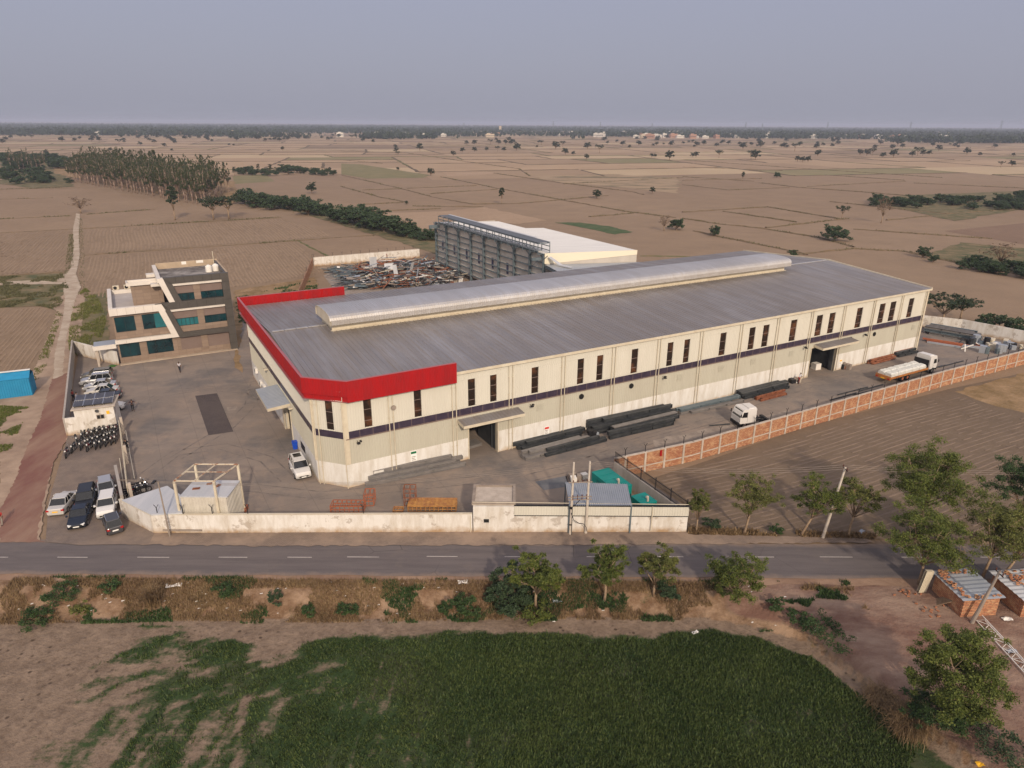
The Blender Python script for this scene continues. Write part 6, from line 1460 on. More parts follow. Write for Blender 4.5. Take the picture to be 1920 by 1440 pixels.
# motorcycles
def motorcycle():
    o = empty('motorcycle', (0, 0, 0), 0)
    for x, nm in ((.65, 'wheel'), (-.62, 'wheel')):
        q = MB(); n = 14
        for ring_r, wd in ((.30, .05),):
            for i in range(n):
                a0, a1 = 2*math.pi*i/n, 2*math.pi*(i+1)/n; q.obox((x + ring_r*math.cos(a0), 0, .31 + ring_r*math.sin(a0)), (x + ring_r*math.cos(a1), 0, .31 + ring_r*math.sin(a1)), .1, .1, up=(0, 1, 0))
        wh = q.build(nm, M['black'], o); q = MB()
        for i in range(5): a0 = 2*math.pi*i/5; q.obox((x, 0, .31), (x + .27*math.cos(a0), 0, .31 + .27*math.sin(a0)), .03, .04, up=(0, 1, 0))
        q.build('rim', M['steel_grey'], wh)
    q = MB(); q.obox((-.45, 0, .5), (.42, 0, .62), .06, .07); q.obox((.42, 0, .62), (.52, 0, .95), .06, .07); q.obox((-.62, 0, .31), (.0, 0, .38), .16, .05); q.obox((0, 0, .35), (.45, 0, .75), .05, .05); q.build('frame', M['dark'], o)
    q = MB(); q.box((-.1, -.14, .28), (.28, .14, .58)); q.obox((-.05, .16, .35), (-.75, .18, .36), .08, .08); q.build('engine', M['steel_grey'], o)
    q = MB(); loft(q, [[(x, -w_, z - h_), (x, -w_ * .6, z + h_), (x, w_ * .6, z + h_), (x, w_, z - h_)] for x, w_, h_, z in ((.0, .09, .07, .80), (.12, .15, .12, .84), (.34, .16, .13, .86), (.48, .08, .07, .86))]); q.build('fuel_tank', M['_bike'], o)
    q = MB(); loft(q, [[(x, -w_, z), (x, -w_, z + .08), (x, w_, z + .08), (x, w_, z)] for x, w_, z in ((-.78, .09, .86), (-.45, .14, .78), (-.1, .13, .76), (.05, .09, .78))]); q.build('seat', M['black'], o)
    q = MB(); q.obox((.65, -.07, .31), (.50, -.07, .98), .04, .04); q.obox((.65, .07, .31), (.50, .07, .98), .04, .04); q.build('fork', M['steel_dark'], o)
    q = MB(); q.obox((.42, -.36, 1.05), (.5, 0, 1.0), .03, .03); q.obox((.42, .36, 1.05), (.5, 0, 1.0), .03, .03); q.build('handlebar', M['steel_dark'], o)
    for s_ in (-1, 1): q = MB(); q.obox((.46, s_ * .28, 1.03), (.48, s_ * .34, 1.16), .1, .06); q.build('mirror', M['chrome'], o)
    q = MB(); q.cyl((.56, 0, .92), (.64, 0, .90), .09, n=10); q.build('headlight', M['clear_lamp'], o)
    q = MB(); q.box((-.9, -.06, .78), (-.8, .06, .84)); q.build('tail_light', M['red_lamp'], o)
    q = MB(); q.obox((-.42, 0, .6), (-.88, 0, .52), .12, .03); q.obox((.85, 0, .55), (.50, 0, .66), .12, .02); q.build('mudguard', M['_bike'], o)
    return o
bikes = []
for c, nm in (((.012, .012, .014), 'black'), ((.16, .015, .02), 'red'), ((.03, .035, .06), 'blue')):
    M['_bike'] = paint('motorcycle_' + nm, c); bikes.append(motorcycle())
z2 = lambda x, y: (60 + x / 3.6, 640 + y / 3.6)
cl = []
for i in range(7): cl.append((352 + i * 34, 650 - i * 9))
for i in range(7): cl.append((366 + i * 33, 696 - i * 10))
for i in range(5): cl.append((392 + i * 38, 722 - i * 11))
cl += [(540, 640), (566, 668), (345, 605), (575, 600)]
r = random.Random(12); used = [False] * 3
def place_bike(k_, p, rz, lab, grp=None):
    if not used[k_]: used[k_] = True; o = bikes[k_]; o.location = p; o.rotation_euler = (0, 0, rz); tag(o, lab, 'motorcycle', grp)
    else: o = copy_tree(bikes[k_], loc=p, rz=rz, label=lab); tag(o, lab, 'motorcycle')
    if grp: o['group'] = grp
    elif 'group' in o: del o['group']
place_bike(1, G(*z2(240, 780)) + Vector((0, 0, PZ)), R(-68), 'dark red motorcycle standing alone at the left end of the motorcycle row')
place_bike(0, G(*z2(285, 745)) + Vector((0, 0, PZ)), R(-75), 'black motorcycle second from the left, right of the lone dark red one')
place_bike(0, G(*z2(332, 728)) + Vector((0, 0, PZ)), R(-62), 'black motorcycle just left of the dense motorcycle cluster, the nearer of two')
place_bike(2, G(*z2(305, 690)) + Vector((0, 0, PZ)), R(-55), 'dark blue motorcycle just left of the dense cluster, behind a black one')
for i, (x, y) in enumerate(cl):
    kb = r.choice((0, 0, 0, 2, 1)); lb = ('black', 'dark red', 'dark blue')[kb] + ' motorcycle in the ' + ('back row of the cluster along the white wall' if i < 7 else 'middle row of the dense motorcycle cluster' if i < 14 else 'front row of the dense motorcycle cluster' if i < 19 else 'untidy edge of the dense motorcycle cluster')
    place_bike(kb, G(*z2(x, y + 12)) + Vector((0, 0, PZ)), R(-72 + r.uniform(-14, 14)), lb, lb.replace('motorcycle in', 'motorcycles in'))
for i, (x, y) in enumerate(((248, 930), (258, 928), (268, 926), (262, 918))):
    place_bike(0, G(x, y) + Vector((0, 0, .07)), R(20 + i * 12), 'black motorcycle in the small group between the gate and the corner room', 'motorcycles behind the corner room')

# ---------------------------------------------------------------- people
def skin(name, verts, edges, rad, m, parent, root=0, sub=1):
    me = bpy.data.meshes.new(name); me.from_pydata(verts, edges, []); o = link(name, me, parent)
    sk = o.modifiers.new('skin', 'SKIN'); sk.use_smooth_shade = True; sk.branch_smoothing = .6
    for i, r_ in enumerate(rad):
        v = me.skin_vertices[0].data[i]; v.radius = r_ if hasattr(r_, '__len__') else (r_, r_); v.use_root = (i == root)
    if sub: s_ = o.modifiers.new('sub', 'SUBSURF'); s_.levels = sub; s_.render_levels = sub
    me.materials.append(m); return o
skinm = mat('skin', (.20, .11, .07), .6); hairm = mat('black_hair', (.01, .009, .008), .7)
def cloth(n, c): return mat(n, c, .9)
def person(label, loc, rz, shirt, trousers, stride=.18, arms=((.12, .0), (-.1, 0.)), shoes=None, sit=False, lean=0.0, helmet=None, group=None, bend=(.15, .15)):
    """faces +x; arms = (forward, sideways) swing of the left and right hand in metres"""
    o = empty('person', loc, rz, label, 'person', group)
    J = {}; J['pelvis'] = (0, 0, .93); J['waist'] = (.0 + lean * .2, 0, 1.06); J['chest'] = (lean * .6, 0, 1.28); J['neck'] = (lean, 0, 1.46); J['skull'] = (lean + .02, 0, 1.56); J['crown'] = (lean + .02, 0, 1.66)
    for s_, n_ in ((1, 'l'), (-1, 'r')):
        f_ = stride * s_; J['hip' + n_] = (0, s_ * .10, .88); J['knee' + n_] = (f_ * .5 + .03, s_ * .11, .49); J['ankle' + n_] = (f_, s_ * .11, .09); J['toe' + n_] = (f_ + .16, s_ * .13, .045)
        af, al = arms[0 if s_ > 0 else 1]; J['sh' + n_] = (lean * .85, s_ * .18, 1.42); J['elb' + n_] = (lean + af * .45 - .03, s_ * (.23 + al * .5), 1.16 + al * .25); J['wr' + n_] = (lean + af, s_ * (.24 + al), .92 + al * .55 + abs(af) * .3)
    names = ['pelvis', 'waist', 'chest', 'neck', 'skull', 'crown'] + [a + n_ for n_ in 'lr' for a in ('hip', 'knee', 'ankle', 'toe', 'sh', 'elb', 'wr')]
    V_ = [J[n_] for n_ in names]; ix = {n_: i for i, n_ in enumerate(names)}
    E_ = [('pelvis', 'waist'), ('waist', 'chest'), ('chest', 'neck'), ('neck', 'skull'), ('skull', 'crown')] + [p for n_ in 'lr' for p in (('pelvis', 'hip' + n_), ('hip' + n_, 'knee' + n_), ('knee' + n_, 'ankle' + n_), ('ankle' + n_, 'toe' + n_), ('chest', 'sh' + n_), ('sh' + n_, 'elb' + n_), ('elb' + n_, 'wr' + n_))]
    E_ = [(ix[a], ix[b]) for a, b in E_]
    rad = dict(pelvis=(.12, .09), waist=(.11, .08), chest=(.14, .10), neck=.055, skull=(.085, .095), crown=(.07, .08), hip=.085, knee=.055, ankle=.04, toe=.035, sh=.06, elb=.042, wr=.028)
    Rr = [rad[n_ if n_ in rad else n_[:-1]] for n_ in names]
    for n_ in 'lr':      # palm, four fingers and a thumb
        s_ = 1 if n_ == 'l' else -1; wv = Vector(J['wr' + n_]); dv = (wv - Vector(J['elb' + n_])).normalized(); fw_ = Vector((1, 0, 0)); 
        pm = wv + dv * .07; V_.append(tuple(pm)); Rr.append((.03, .022)); pi_ = len(V_) - 1; E_.append((ix['wr' + n_], pi_))
        for k_, (ox, fl) in enumerate(((.027, .075), (.009, .085), (-.009, .08), (-.027, .06))):
            a = pm + fw_ * ox + dv * .03; b = a + dv * fl * .55; c = b + dv * fl * .4 + Vector((0, -s_ * .02, 0))
            for pt_ in (a, b, c): V_.append(tuple(pt_)); Rr.append(.009)
            n0 = len(V_) - 3; E_ += [(pi_, n0), (n0, n0 + 1), (n0 + 1, n0 + 2)]
        a = wv + dv * .035 + fw_ * .035; b = a + dv * .04 + fw_ * .02
        for pt_ in (a, b): V_.append(tuple(pt_)); Rr.append(.010)
        n0 = len(V_) - 2; E_ += [(ix['wr' + n_], n0), (n0, n0 + 1)]
    skin('body', V_, E_, Rr, skinm, o, 0, 1)
    g_ = 1.18
    def sub_(nm, jn, ed, m, grow, extra={}):
        iv = {j: i for i, j in enumerate(jn)}; rr3 = []
        for j in jn:
            b = rad[j if j in rad else j[:-1]]; b = b if hasattr(b, '__len__') else (b, b); k2 = extra.get(j if j in extra else j[:-1], grow); rr3.append((b[0] * k2, b[1] * k2))
        skin(nm, [J[j] for j in jn], [(iv[a], iv[b]) for a, b in ed], rr3, m, o, 0, 1)
    sub_('shirt', ['chest', 'waist', 'pelvis', 'shl', 'elbl', 'shr', 'elbr'], [('chest', 'waist'), ('waist', 'pelvis'), ('chest', 'shl'), ('shl', 'elbl'), ('chest', 'shr'), ('shr', 'elbr')], shirt, 1.2)
    sub_('trousers', ['pelvis', 'hipl', 'kneel', 'anklel', 'hipr', 'kneer', 'ankler'], [('pelvis', 'hipl'), ('hipl', 'kneel'), ('kneel', 'anklel'), ('pelvis', 'hipr'), ('hipr', 'kneer'), ('kneer', 'ankler')], trousers, 1.24, {'ankle': 1.5, 'knee': 1.35})
    hx = lean + .02
    q = MB(); n = 10; rings = []
    for k_ in range(5):
        t = k_ / 4 * 1.45; rr4 = .112 * math.cos(t * .98); rings.append([(hx - .012 + rr4 * 1.05 * math.cos(2*math.pi*i/n), rr4 * .9 * math.sin(2*math.pi*i/n), 1.60 + .115 * math.sin(t)) for i in range(n)])
    loft(q, rings); q.build('hair' if helmet is None else 'helmet', helmet or hairm, o, smooth=True)
    q = MB(); q.obox((hx + .095, 0, 1.60), (hx + .118, 0, 1.565), .025, .03); q.box((hx + .08, -.03, 1.525), (hx + .102, .03, 1.535)); q.build('nose', skinm, o)
    for s_ in (-1, 1):
        q = MB(); q.cyl((hx + .085, s_ * .035, 1.605), (hx + .1, s_ * .035, 1.605), .014, n=6); q.build('eye', hairm, o)
        q = MB(); q.cyl((hx, s_ * .085, 1.58), (hx, s_ * .105, 1.58), .03, n=7); q.build('ear', skinm, o)
    for n_ in 'lr':
        q = MB(); a = Vector(J['ankle' + n_]); q.add([(a.x - .09, a.y - .05, 0), (a.x + .2, a.y - .055, 0), (a.x + .2, a.y + .055, 0), (a.x - .09, a.y + .05, 0), (a.x - .08, a.y - .045, .11), (a.x + .17, a.y - .04, .06), (a.x + .17, a.y + .04, .06), (a.x - .08, a.y + .045, .11)], [(0,3,2,1),(4,5,6,7),(0,1,5,4),(1,2,6,5),(2,3,7,6),(3,0,4,7)]); q.build('shoe', M['black'], o)
    return o
navy, blk, wht = cloth('dark_trousers', (.02, .022, .03)), cloth('black_cloth', (.012, .012, .014)), cloth('white_shirt', (.55, .56, .62))
person('person in pale shirt and dark trousers walking across the yard before the office', G(338, 698) + Vector((0, 0, .07)), R(-80), wht, navy, .25)
person('person in dark clothes with both elbows out walking beside the gate room', G(250, 771) + Vector((0, 0, .07)), R(-60), cloth('maroon_black_top', (.035, .012, .014)), blk, .16, ((.1, .3), (.1, .3)))
person('person in black leaning against the inner side of the sliding gate', G(240, 848) + Vector((0, 0, .07)), R(150), blk, blk, .12, ((.15, .05), (-.1, .05)), lean=.1)
person('person in a green safety vest and yellow helmet standing beside the white cabin', G(442, 948) + Vector((0, 0, .07)), R(-60), cloth('hi_vis_vest', (.06, .45, .12)), blk, .1, helmet=mat('yellow_helmet', (.70, .40, .02), .4))
person('person in red jacket and pale trousers walking on the red dirt road', G(5, 985) + Vector((0, 0, .05)), R(95), cloth('red_jacket', (.33, .03, .03)), cloth('grey_trousers', (.22, .19, .16)), .22)
person('person in a red shirt standing in the narrow strip inside the left wall', G(139, 752) + Vector((0, 0, .07)), R(10), cloth('red_shirt', (.38, .05, .035)), navy, .08)
person('person in a grey shirt sitting posture beside the person in red inside the left wall', G(147, 757) + Vector((0, 0, .07)), R(190), cloth('grey_shirt', (.28, .27, .30)), navy, .3)['label'] = 'person in a grey shirt beside the person in red inside the left wall'
person('person in a pale shirt working at the machine pile left of the far door', G(1497, 719) + Vector((0, 0, .07)), R(30), wht, cloth('red_trousers', (.28, .05, .04)), .2, ((.35, 0), (.3, 0)), lean=.18)

# ---------------------------------------------------------------- poles and wires
lp = empty('street_lamp', G(319, 1008), 0, 'grey street lamp pole standing in front of the rounded corner of the front wall', 'street lamp')
q = MB(); q.path([(0, 0, 0), (-.05, 0, 3), (-.12, 0, 6.2)], [.09, .075, .06], n=8); q.build('pole', M['concrete_dark'], lp)
q = MB(); q.obox((-.12, 0, 6.15), (-.12, -.5, 6.45), .05, .05); q.build('arm', M['concrete_dark'], lp)
q = MB(); q.box((-.24, -.95, 6.42), (0, -.4, 6.55)); q.build('lamp_head', M['dark'], lp)
tp_ = empty('twin_pole', G(1069, 1003), 0, 'pair of tall pale electricity poles joined by cross arms in front of the sheeted wall', 'utility pole')
a_w = G(1098, 1001) - G(1069, 1003)
for k_, (x, y) in enumerate(((0, 0), (a_w.x, a_w.y))):
    q = MB(); q.path([(x, y, 0), (x + .03, y, 4), (x + .08, y, 8.0)], [.15, .12, .09], n=8); q.build('pole', M['pole'], tp_)
for z in (5.9, 4.3, 4.0):
    q = MB(); q.obox((-.35, -.14, z), (a_w.x + .4, a_w.y - .14, z), .07, .09); ca_ = q.build('cross_arm', M['concrete_dark'], tp_)
    q = MB()
    for i in range(4): x = .1 + i * .45; q.cyl((x, a_w.y * x / max(.1, a_w.x) - .14, z + .04), (x, a_w.y * x / max(.1, a_w.x) - .14, z + .24), .05, n=6)
    q.build('insulator', M['insul'], ca_)
q = MB(); q.obox((0.1, -.1, 3.2), (.8, -.1, 4.0), .05, .05); q.path([(0, -.15, 2.6), (.25, -.3, 1.9), (.8, -.3, 1.5), (1.2, -.25, 1.45), (1.5, -.3, 1.1), (1.6, -.3, .6)], .035, n=5); q.path([(.12, -.16, .1), (.1, -.16, 3.2)], .03, n=5); q.build('cable', M['dark'], tp_)
q = MB(); q.box((-.18, -.2, 3.0), (.12, -.12, 3.25)); q.box((-.18, -.2, 1.2), (.12, -.12, 1.3)); q.build('clamp', M['dark'], tp_)
def pole(px, py, h, lean, label, dark=False):
    o = empty('utility_pole', G(px, py), 0, label, 'utility pole')
    q = MB(); q.path([(0, 0, 0), (lean[0] * .5, lean[1] * .5, h * .5), (lean[0], lean[1], h)], [.16, .13, .09], n=8); q.build('pole', M['pole'] if not dark else M['concrete_dark'], o)
    x, y, z = lean[0], lean[1], h
    q = MB(); q.obox((x, y - .5, z - .25), (x, y + .5, z - .2), .06, .07); ca_ = q.build('cross_arm', M['dark'], o)
    q = MB(); [q.cyl((x, y + k_, z - .2), (x, y + k_, z + .05), .05, n=6) for k_ in (-.4, 0, .4)]; q.build('insulator', M['insul'], ca_); return o
pole(1542, 1010, 7.9, (.9, 0), 'tall pale concrete pole leaning right between the roadside trees')
pole(1822, 1168, 4.9, (1.2, .2), 'dark leaning pole with a bulky top beside the brick huts', True)
def wire(a, b, sag, label):
    a, b = Vector(a), Vector(b); pts = [a.lerp(b, i / 12) - Vector((0, 0, sag * 4 * (i/12) * (1 - i/12))) for i in range(13)]
    q = MB(); q.path([p - a for p in pts], .012, n=4); o = q.build('power_line', M['concrete_dark'], None, loc=tuple(a)); tag(o, label, 'wire', 'wires along the road')
t1 = G(1098, 1001); t0 = G(1542, 1010)
for k_ in (-.4, 0, .4):
    wire((t1.x, t1.y + k_, 7.9), (t0.x + .9, t0.y + k_, 7.9), .7, 'thin power line sagging between the twin poles and the leaning concrete pole')
    wire((t0.x + .9, t0.y + k_, 7.9), (72, t0.y + 1.5 + k_, 8.2), 1.0, 'thin power line running right from the leaning concrete pole')
    wire((-37, 57.8 + k_ * .3, 6.4), (t1.x - 1.8, t1.y + k_, 7.6), 1.2, 'thin power line from the street lamp to the twin poles')

# ---------------------------------------------------------------- brick huts right of the road
def brick_hut(px, py, rz, w_, l_, h_, label, roofk):
    p = on_ground(px, py); o = empty('brick_hut', p, rz, label, 'hut')
    q = MB(); n = int(h_ / .16)
    for lay in range(n):
        z = lay * .16; j_ = .02 * (lay % 2)
        q.box((j_, 0, z), (w_ - j_, .25, z + .15)); q.box((0, .26, z), (.25, l_, z + .15)); q.box((w_ - .25, .26, z), (w_, l_, z + .15)); q.box((.26, l_ - .25, z), (w_ - .26, l_ - .01, z + .15))
    q.box((.03, .03, 0), (w_ - .03, .22, n * .16 - .02)); q.box((.03, .24, 0), (.22, l_ - .03, n * .16 - .02)); q.box((w_ - .22, .24, 0), (w_ - .03, l_ - .03, n * .16 - .02)); q.build('wall', M['brick'], o)
    q = MB(); k_ = int(l_ / .22); vs = []
    for i in range(k_ + 1):
        y = -.25 + (l_ + .5) * i / k_; z = n * .16 + .05 + (.05 if i % 2 else 0); vs += [(-.35, y, z), (w_ + .25, y, z + .1)]
    q.add(vs, [(2*i, 2*i+1, 2*i+3, 2*i+2) for i in range(k_)]); q.build('roof', M['galv'] if roofk else M['white_roof'], o)
    rr5 = random.Random(px); q = MB()
    for i in range(70 if roofk else 110):
        if roofk: side_ = rr5.random(); x, y = (rr5.uniform(-.2, .35), rr5.uniform(0, l_)) if side_ < .45 else ((rr5.uniform(0, w_), rr5.uniform(l_ - .5, l_ + .1)) if side_ < .8 else (rr5.uniform(0, w_), rr5.uniform(-.2, .2)))
        else: x, y = rr5.uniform(.4, w_), rr5.uniform(.3, l_)
        a = rr5.uniform(-.5, .5); z = n * .16 + .22; q.obox((x, y, z), (x + .24 * math.cos(a), y + .24 * math.sin(a), z), .12, .09)
    q.build('loose_brick', M['brick'], o); return o
brick_hut(1800, 1157, R(5), 3.1, 3.6, 1.9, 'low brick hut with a striped sheet roof weighed down by bricks beside the road', True)
brick_hut(1912, 1157, R(4), 3.6, 3.6, 1.8, 'brick hut with a roof covered in loose bricks and earth at the right border', False)
p = on_ground(1722, 1112); o = empty('concrete_block', p, .2, 'leaning ribbed pale panel propped under the corner of the left hut roof', 'panel')
q = MB(); corr(q, (0, 0), (.75, 0), 0, 2.2, pitch=.15, amp=.03); corr(q, (.75, .25), (0, .25), 0, 2.2, pitch=.15, amp=.02); q.box((0, 0, 2.2), (.75, .25, 2.23)); s_o = q.build('panel', M['trim'], o); s_o.rotation_euler = (0, R(9), 0)
q = MB()
for i in range(10): q.obox((0, i * .11, 0), (.9, i * .11, .7), .03, .05)
q.obox((0, 0, 0), (0, 1.1, 0), .05, .05); q.obox((.9, 0, .7), (.9, 1.1, .7), .05, .05); o = q.build('wooden_rack', M['bark'], None, loc=tuple(on_ground(1757, 1135)), rot=(0, 0, -.5)); tag(o, 'slatted wooden rack leaning against the brick hut', 'rack')
# white lattice mast lying on the ground
pA, pB = on_ground(1838, 1165), on_ground(1960, 1300); mo_ = empty('lattice_mast', pA, 0, 'white triangular lattice mast lying on the dirt behind the big bush', 'mast')
q = MB(); d = pB - pA + Vector((0, 0, .1)); n = Vector((-d.y, d.x, 0)).normalized() * .35; L = d.length
for s_ in (-1, 1): q.obox(n * s_ + Vector((0,0,.1)), d + n * s_ + Vector((0,0,.1)), .05, .05)
q.obox(Vector((0,0,.6)), d + Vector((0,0,.6)), .05, .05)
for i in range(14):
    a, b = d * (i / 14), d * ((i + 1) / 14); s_ = 1 if i % 2 else -1; q.obox(a + n * s_ + Vector((0,0,.1)), b - n * s_ + Vector((0,0,.1)), .035, .035); q.obox(a + n * s_ + Vector((0,0,.1)), b + Vector((0,0,.6)), .035, .035)
q.build('lattice', M['white_paint'], mo_)
for i in range(26):
    p = on_ground(1700 + rnd.gauss(0, 14), 1112 + rnd.gauss(0, 5)) if i < 14 else on_ground(1748 + rnd.gauss(0, 16), 1150 + rnd.gauss(0, 7))
    q = MB(); q.box((-.12, -.06, 0), (.12, .06, .08)); q.box((-.05, -.1, .085), (.07, .12, .15)) if i % 3 == 0 else None
    tag(q.build('brick', M['brick'], None, loc=tuple(p + Vector((0, 0, .01))), rot=(0, 0, rnd.random() * 3)), 'loose red brick lying on the dirt by the left brick hut', 'brick', 'loose bricks by the hut')
# litter on the bank
r = random.Random(31)
def litter(px, py, s_, m, lab, L_=1.0):
    p = on_ground(px, py); q = MB(); vs = []
    for j in range(4):
        for i in range(5): vs.append(((i / 4 - .5) * s_ * 2 * L_, (j / 3 - .5) * s_, r.uniform(.04, .35) * s_ + .03))
    q.add(vs, [(j*5+i, j*5+i+1, (j+1)*5+i+1, (j+1)*5+i) for j in range(3) for i in range(4)]); o = q.build('plastic_bag' if s_ > .2 else 'plastic_scrap', m, None, loc=tuple(p), rot=(0, 0, r.random() * .8)); return tag(o, lab, 'plastic bag' if s_ > .2 else 'plastic scrap')
tag(litter(326, 1099, .45, M['white_paint'], 'white plastic bag stretched on the dry bank left of the middle', 1.5))
tag(litter(868, 1093, .45, M['white_paint'], 'white plastic bag near the top of the bank left of the dark shrub'))
litter(1303, 1187, .3, M['white_paint'], 'white scrap of paper on the green crop'); litter(1530, 1181, .3, M['white_paint'], 'white plastic piece by the bushes at the field corner')
litter(1045, 1128, .4, M['galv'], 'pale blue plastic rag at the foot of the first roadside tree'); litter(1840, 1434, .35, M['plate_yellow'], 'yellow plastic piece at the bottom edge right of the field')
litter(1897, 1223, .4, M['galv'], 'crumpled pale sheet on the dirt at the right border'); litter(1615, 998, .4, M['galv'], 'pale blue bag lying in the ploughed field by the road'); litter(1888, 1162, .4, M['white_paint'], 'white sack beside the right brick hut')
for i in range(60):
    px, py = (r.uniform(10, 900), r.uniform(1090, 1165)) if i < 42 else (r.uniform(900, 1560), r.uniform(1100, 1175)); litter(px, py, r.uniform(.06, .13), M['white_paint'], 'tiny scrap of white litter on the dry roadside bank')['group'] = 'litter scraps on the bank'
# ---------------------------------------------------------------- plants
def leafmat(name, dark, light, yellow=None, scale=.35):
    n = NT(name); a = n.noise(scale, 4, .6); b = n.noise(6.0, 3, .7)
    k = n.mix(n.ramp(a, [(.32, 0.0), (.68, 1.0)]), dark, light)
    c_ = n.noise(3.1, 2, .6, n.mapping(loc=(4, 7, 2)))
    k = n.mix(n.math('MULTIPLY', n.ramp(b, [(.46, 0.0), (.66, 1.0)]), .65), k, yellow or tuple(x * 1.5 for x in light))
    k = n.mix(n.math('MULTIPLY', n.ramp(c_, [(.5, 0.0), (.66, 1.0)]), .6), k, tuple(x * .55 for x in dark))
    n.color(k); n.rough(.6); n.b.inputs['Specular IOR Level'].default_value = .25
    tr = n.N.new('ShaderNodeBsdfTranslucent'); n.t.links.new(k, tr.inputs[0]); mx = n.N.new('ShaderNodeMixShader'); mx.inputs[0].default_value = .3
    out = n.N['Material Output']; n.t.links.new(n.b.outputs[0], mx.inputs[1]); n.t.links.new(tr.outputs[0], mx.inputs[2]); n.t.links.new(mx.outputs[0], out.inputs[0])
    return n.mat
LM = dict(fresh=leafmat('fresh_leaves', (.060, .092, .020), (.135, .170, .034), (.25, .25, .06)), fresh2=leafmat('yellow_green_leaves', (.080, .100, .026), (.165, .180, .046), (.27, .25, .08)),
          deep=leafmat('deep_green_leaves', (.026, .058, .020), (.062, .102, .032)), dark=leafmat('dark_acacia_leaves', (.030, .056, .028), (.066, .100, .046), scale=.15),
          euc=leafmat('eucalyptus_leaves', (.045, .068, .028), (.095, .120, .050), (.14, .14, .07), scale=.08), far=leafmat('far_tree_leaves', (.024, .042, .020), (.048, .068, .032), scale=.03), dry=leafmat('dry_twigs', (.11, .075, .05), (.17, .12, .08)),
          olive=leafmat('olive_weeds', (.075, .080, .034), (.15, .145, .065), (.22, .19, .10)), drygrass=leafmat('dry_grass_blades', (.16, .10, .052), (.29, .20, .105), (.40, .30, .17)), crop=leafmat('crop_blades', (.030, .062, .018), (.078, .115, .032), (.15, .17, .05), scale=.22))
def leaves(C, S, size, rng, flat=0.0, aspect=.6, droop=0):
    """C (n,3) leaf centres -> quads of random attitude"""
    n = len(C); a = rng.normal(size=(n, 3)); a[:, 2] *= (1 - flat); a /= np.linalg.norm(a, axis=1)[:, None] + 1e-9
    b = rng.normal(size=(n, 3)); b[:, 2] *= (1 - flat); b -= a * np.sum(a * b, 1)[:, None]; b /= np.linalg.norm(b, axis=1)[:, None] + 1e-9
    s = (size * rng.uniform(.6, 1.35, n))[:, None]; a = a * s * .5; b = b * s * .5 * aspect
    V = np.stack([C - a, C + b * 1.0, C + a, C - b * 1.0], 1).reshape(-1, 3)
    return V, np.arange(4 * n).reshape(-1, 4)
def clump_pts(centres, radii, n, rng, shell=.55, squash=.75):
    k = len(centres); w = np.asarray(radii) ** 2; idx = rng.choice(k, n, p=w / w.sum())
    d = rng.normal(size=(n, 3)); d /= np.linalg.norm(d, axis=1)[:, None]; rr_ = rng.uniform(shell, 1.0, n) ** .7 * rng.uniform(.75, 1.1, n)
    P = np.asarray(centres)[idx] + d * (np.asarray(radii)[idx] * rr_)[:, None] * np.array([1, 1, squash]); return P
def tree_mesh(seed, h, spread, n_leaf, leaf, mleaf, trunk_h=.35, kind='open', tr=.16, bark=None, lean=(0, 0), nl=9, twigs=4, cr=1.0, shell=.25):
    """returns (trunk mesh, crown mesh): tapering trunk, forking limbs, leaf clumps on the limb ends"""
    rng = np.random.default_rng(seed); r_ = random.Random(seed); q = MB()
    th = h * trunk_h; top = Vector((lean[0], lean[1], th)); base = Vector((0, 0, 0))
    pts = [base, base.lerp(top, .5) + Vector((r_.uniform(-.12, .12), r_.uniform(-.12, .12), 0)) * h * .12, top]; q.path(pts, [tr * 1.15, tr * .9, tr * .75], n=7)
    cs, rs = [], []
    for i in range(nl):
        az = 2 * math.pi * (i + r_.uniform(-.3, .3)) / nl * 1.0 + seed; 
        up = {'open': r_.uniform(.3, 1.0), 'upright': r_.uniform(.35, 1.0), 'flat': r_.uniform(.75, 1.0), 'low': r_.uniform(.1, .9), 'euc': r_.uniform(.08, 1.0)}[kind]
        rad = spread * ({'open': (1 - .55 * up ** 2), 'upright': (1 - .6 * up), 'flat': 1.0, 'low': (1 - .45 * up), 'euc': .45 + .55 * math.sin(min(1, up * 1.2) * 2.4)}[kind]) * r_.uniform(.6, 1.0)
        tipz = th + (h - th) * up * .88; start = pts[1].lerp(top, r_.uniform(.5, 1.0)) if kind != 'low' else pts[1].lerp(top, r_.random())
        tip = Vector((lean[0] * 1.3 + rad * math.cos(az), lean[1] * 1.3 + rad * math.sin(az), tipz)); mid = start.lerp(tip, .5) + Vector((0, 0, (h - th) * .08)) + Vector((r_.uniform(-1, 1), r_.uniform(-1, 1), 0)) * spread * .1
        q.path([start, mid, tip], [tr * .5, tr * .3, tr * .1], n=5)
        for k_ in range(twigs):
            t = r_.uniform(.45, 1.0); b0 = (start.lerp(mid, t * 2) if t < .5 else mid.lerp(tip, t * 2 - 1)); e_ = b0 + Vector((r_.uniform(-1, 1), r_.uniform(-1, 1), r_.uniform(-.2, .8))) * spread * .34
            q.path([b0, e_], [tr * .16, tr * .05], n=4); cs.append(tuple(e_)); rs.append(cr * spread * r_.uniform(.12, .27))
        cs.append(tuple(tip)); rs.append(cr * spread * r_.uniform(.16, .3))
    C = clump_pts(cs, rs, n_leaf, rng, shell, 1.5 if kind == 'euc' else .6); V, F = leaves(C, None, leaf, rng, flat=.35)
    me = bpy.data.meshes.new('trunk'); me.from_pydata([tuple(v) for v in q.v], [], q.f); me.materials.append(bark or M['bark']); me.polygons.foreach_set('use_smooth', [True] * len(q.f)); me.update()
    return me, mesh_np('crown', V, F, [mleaf])
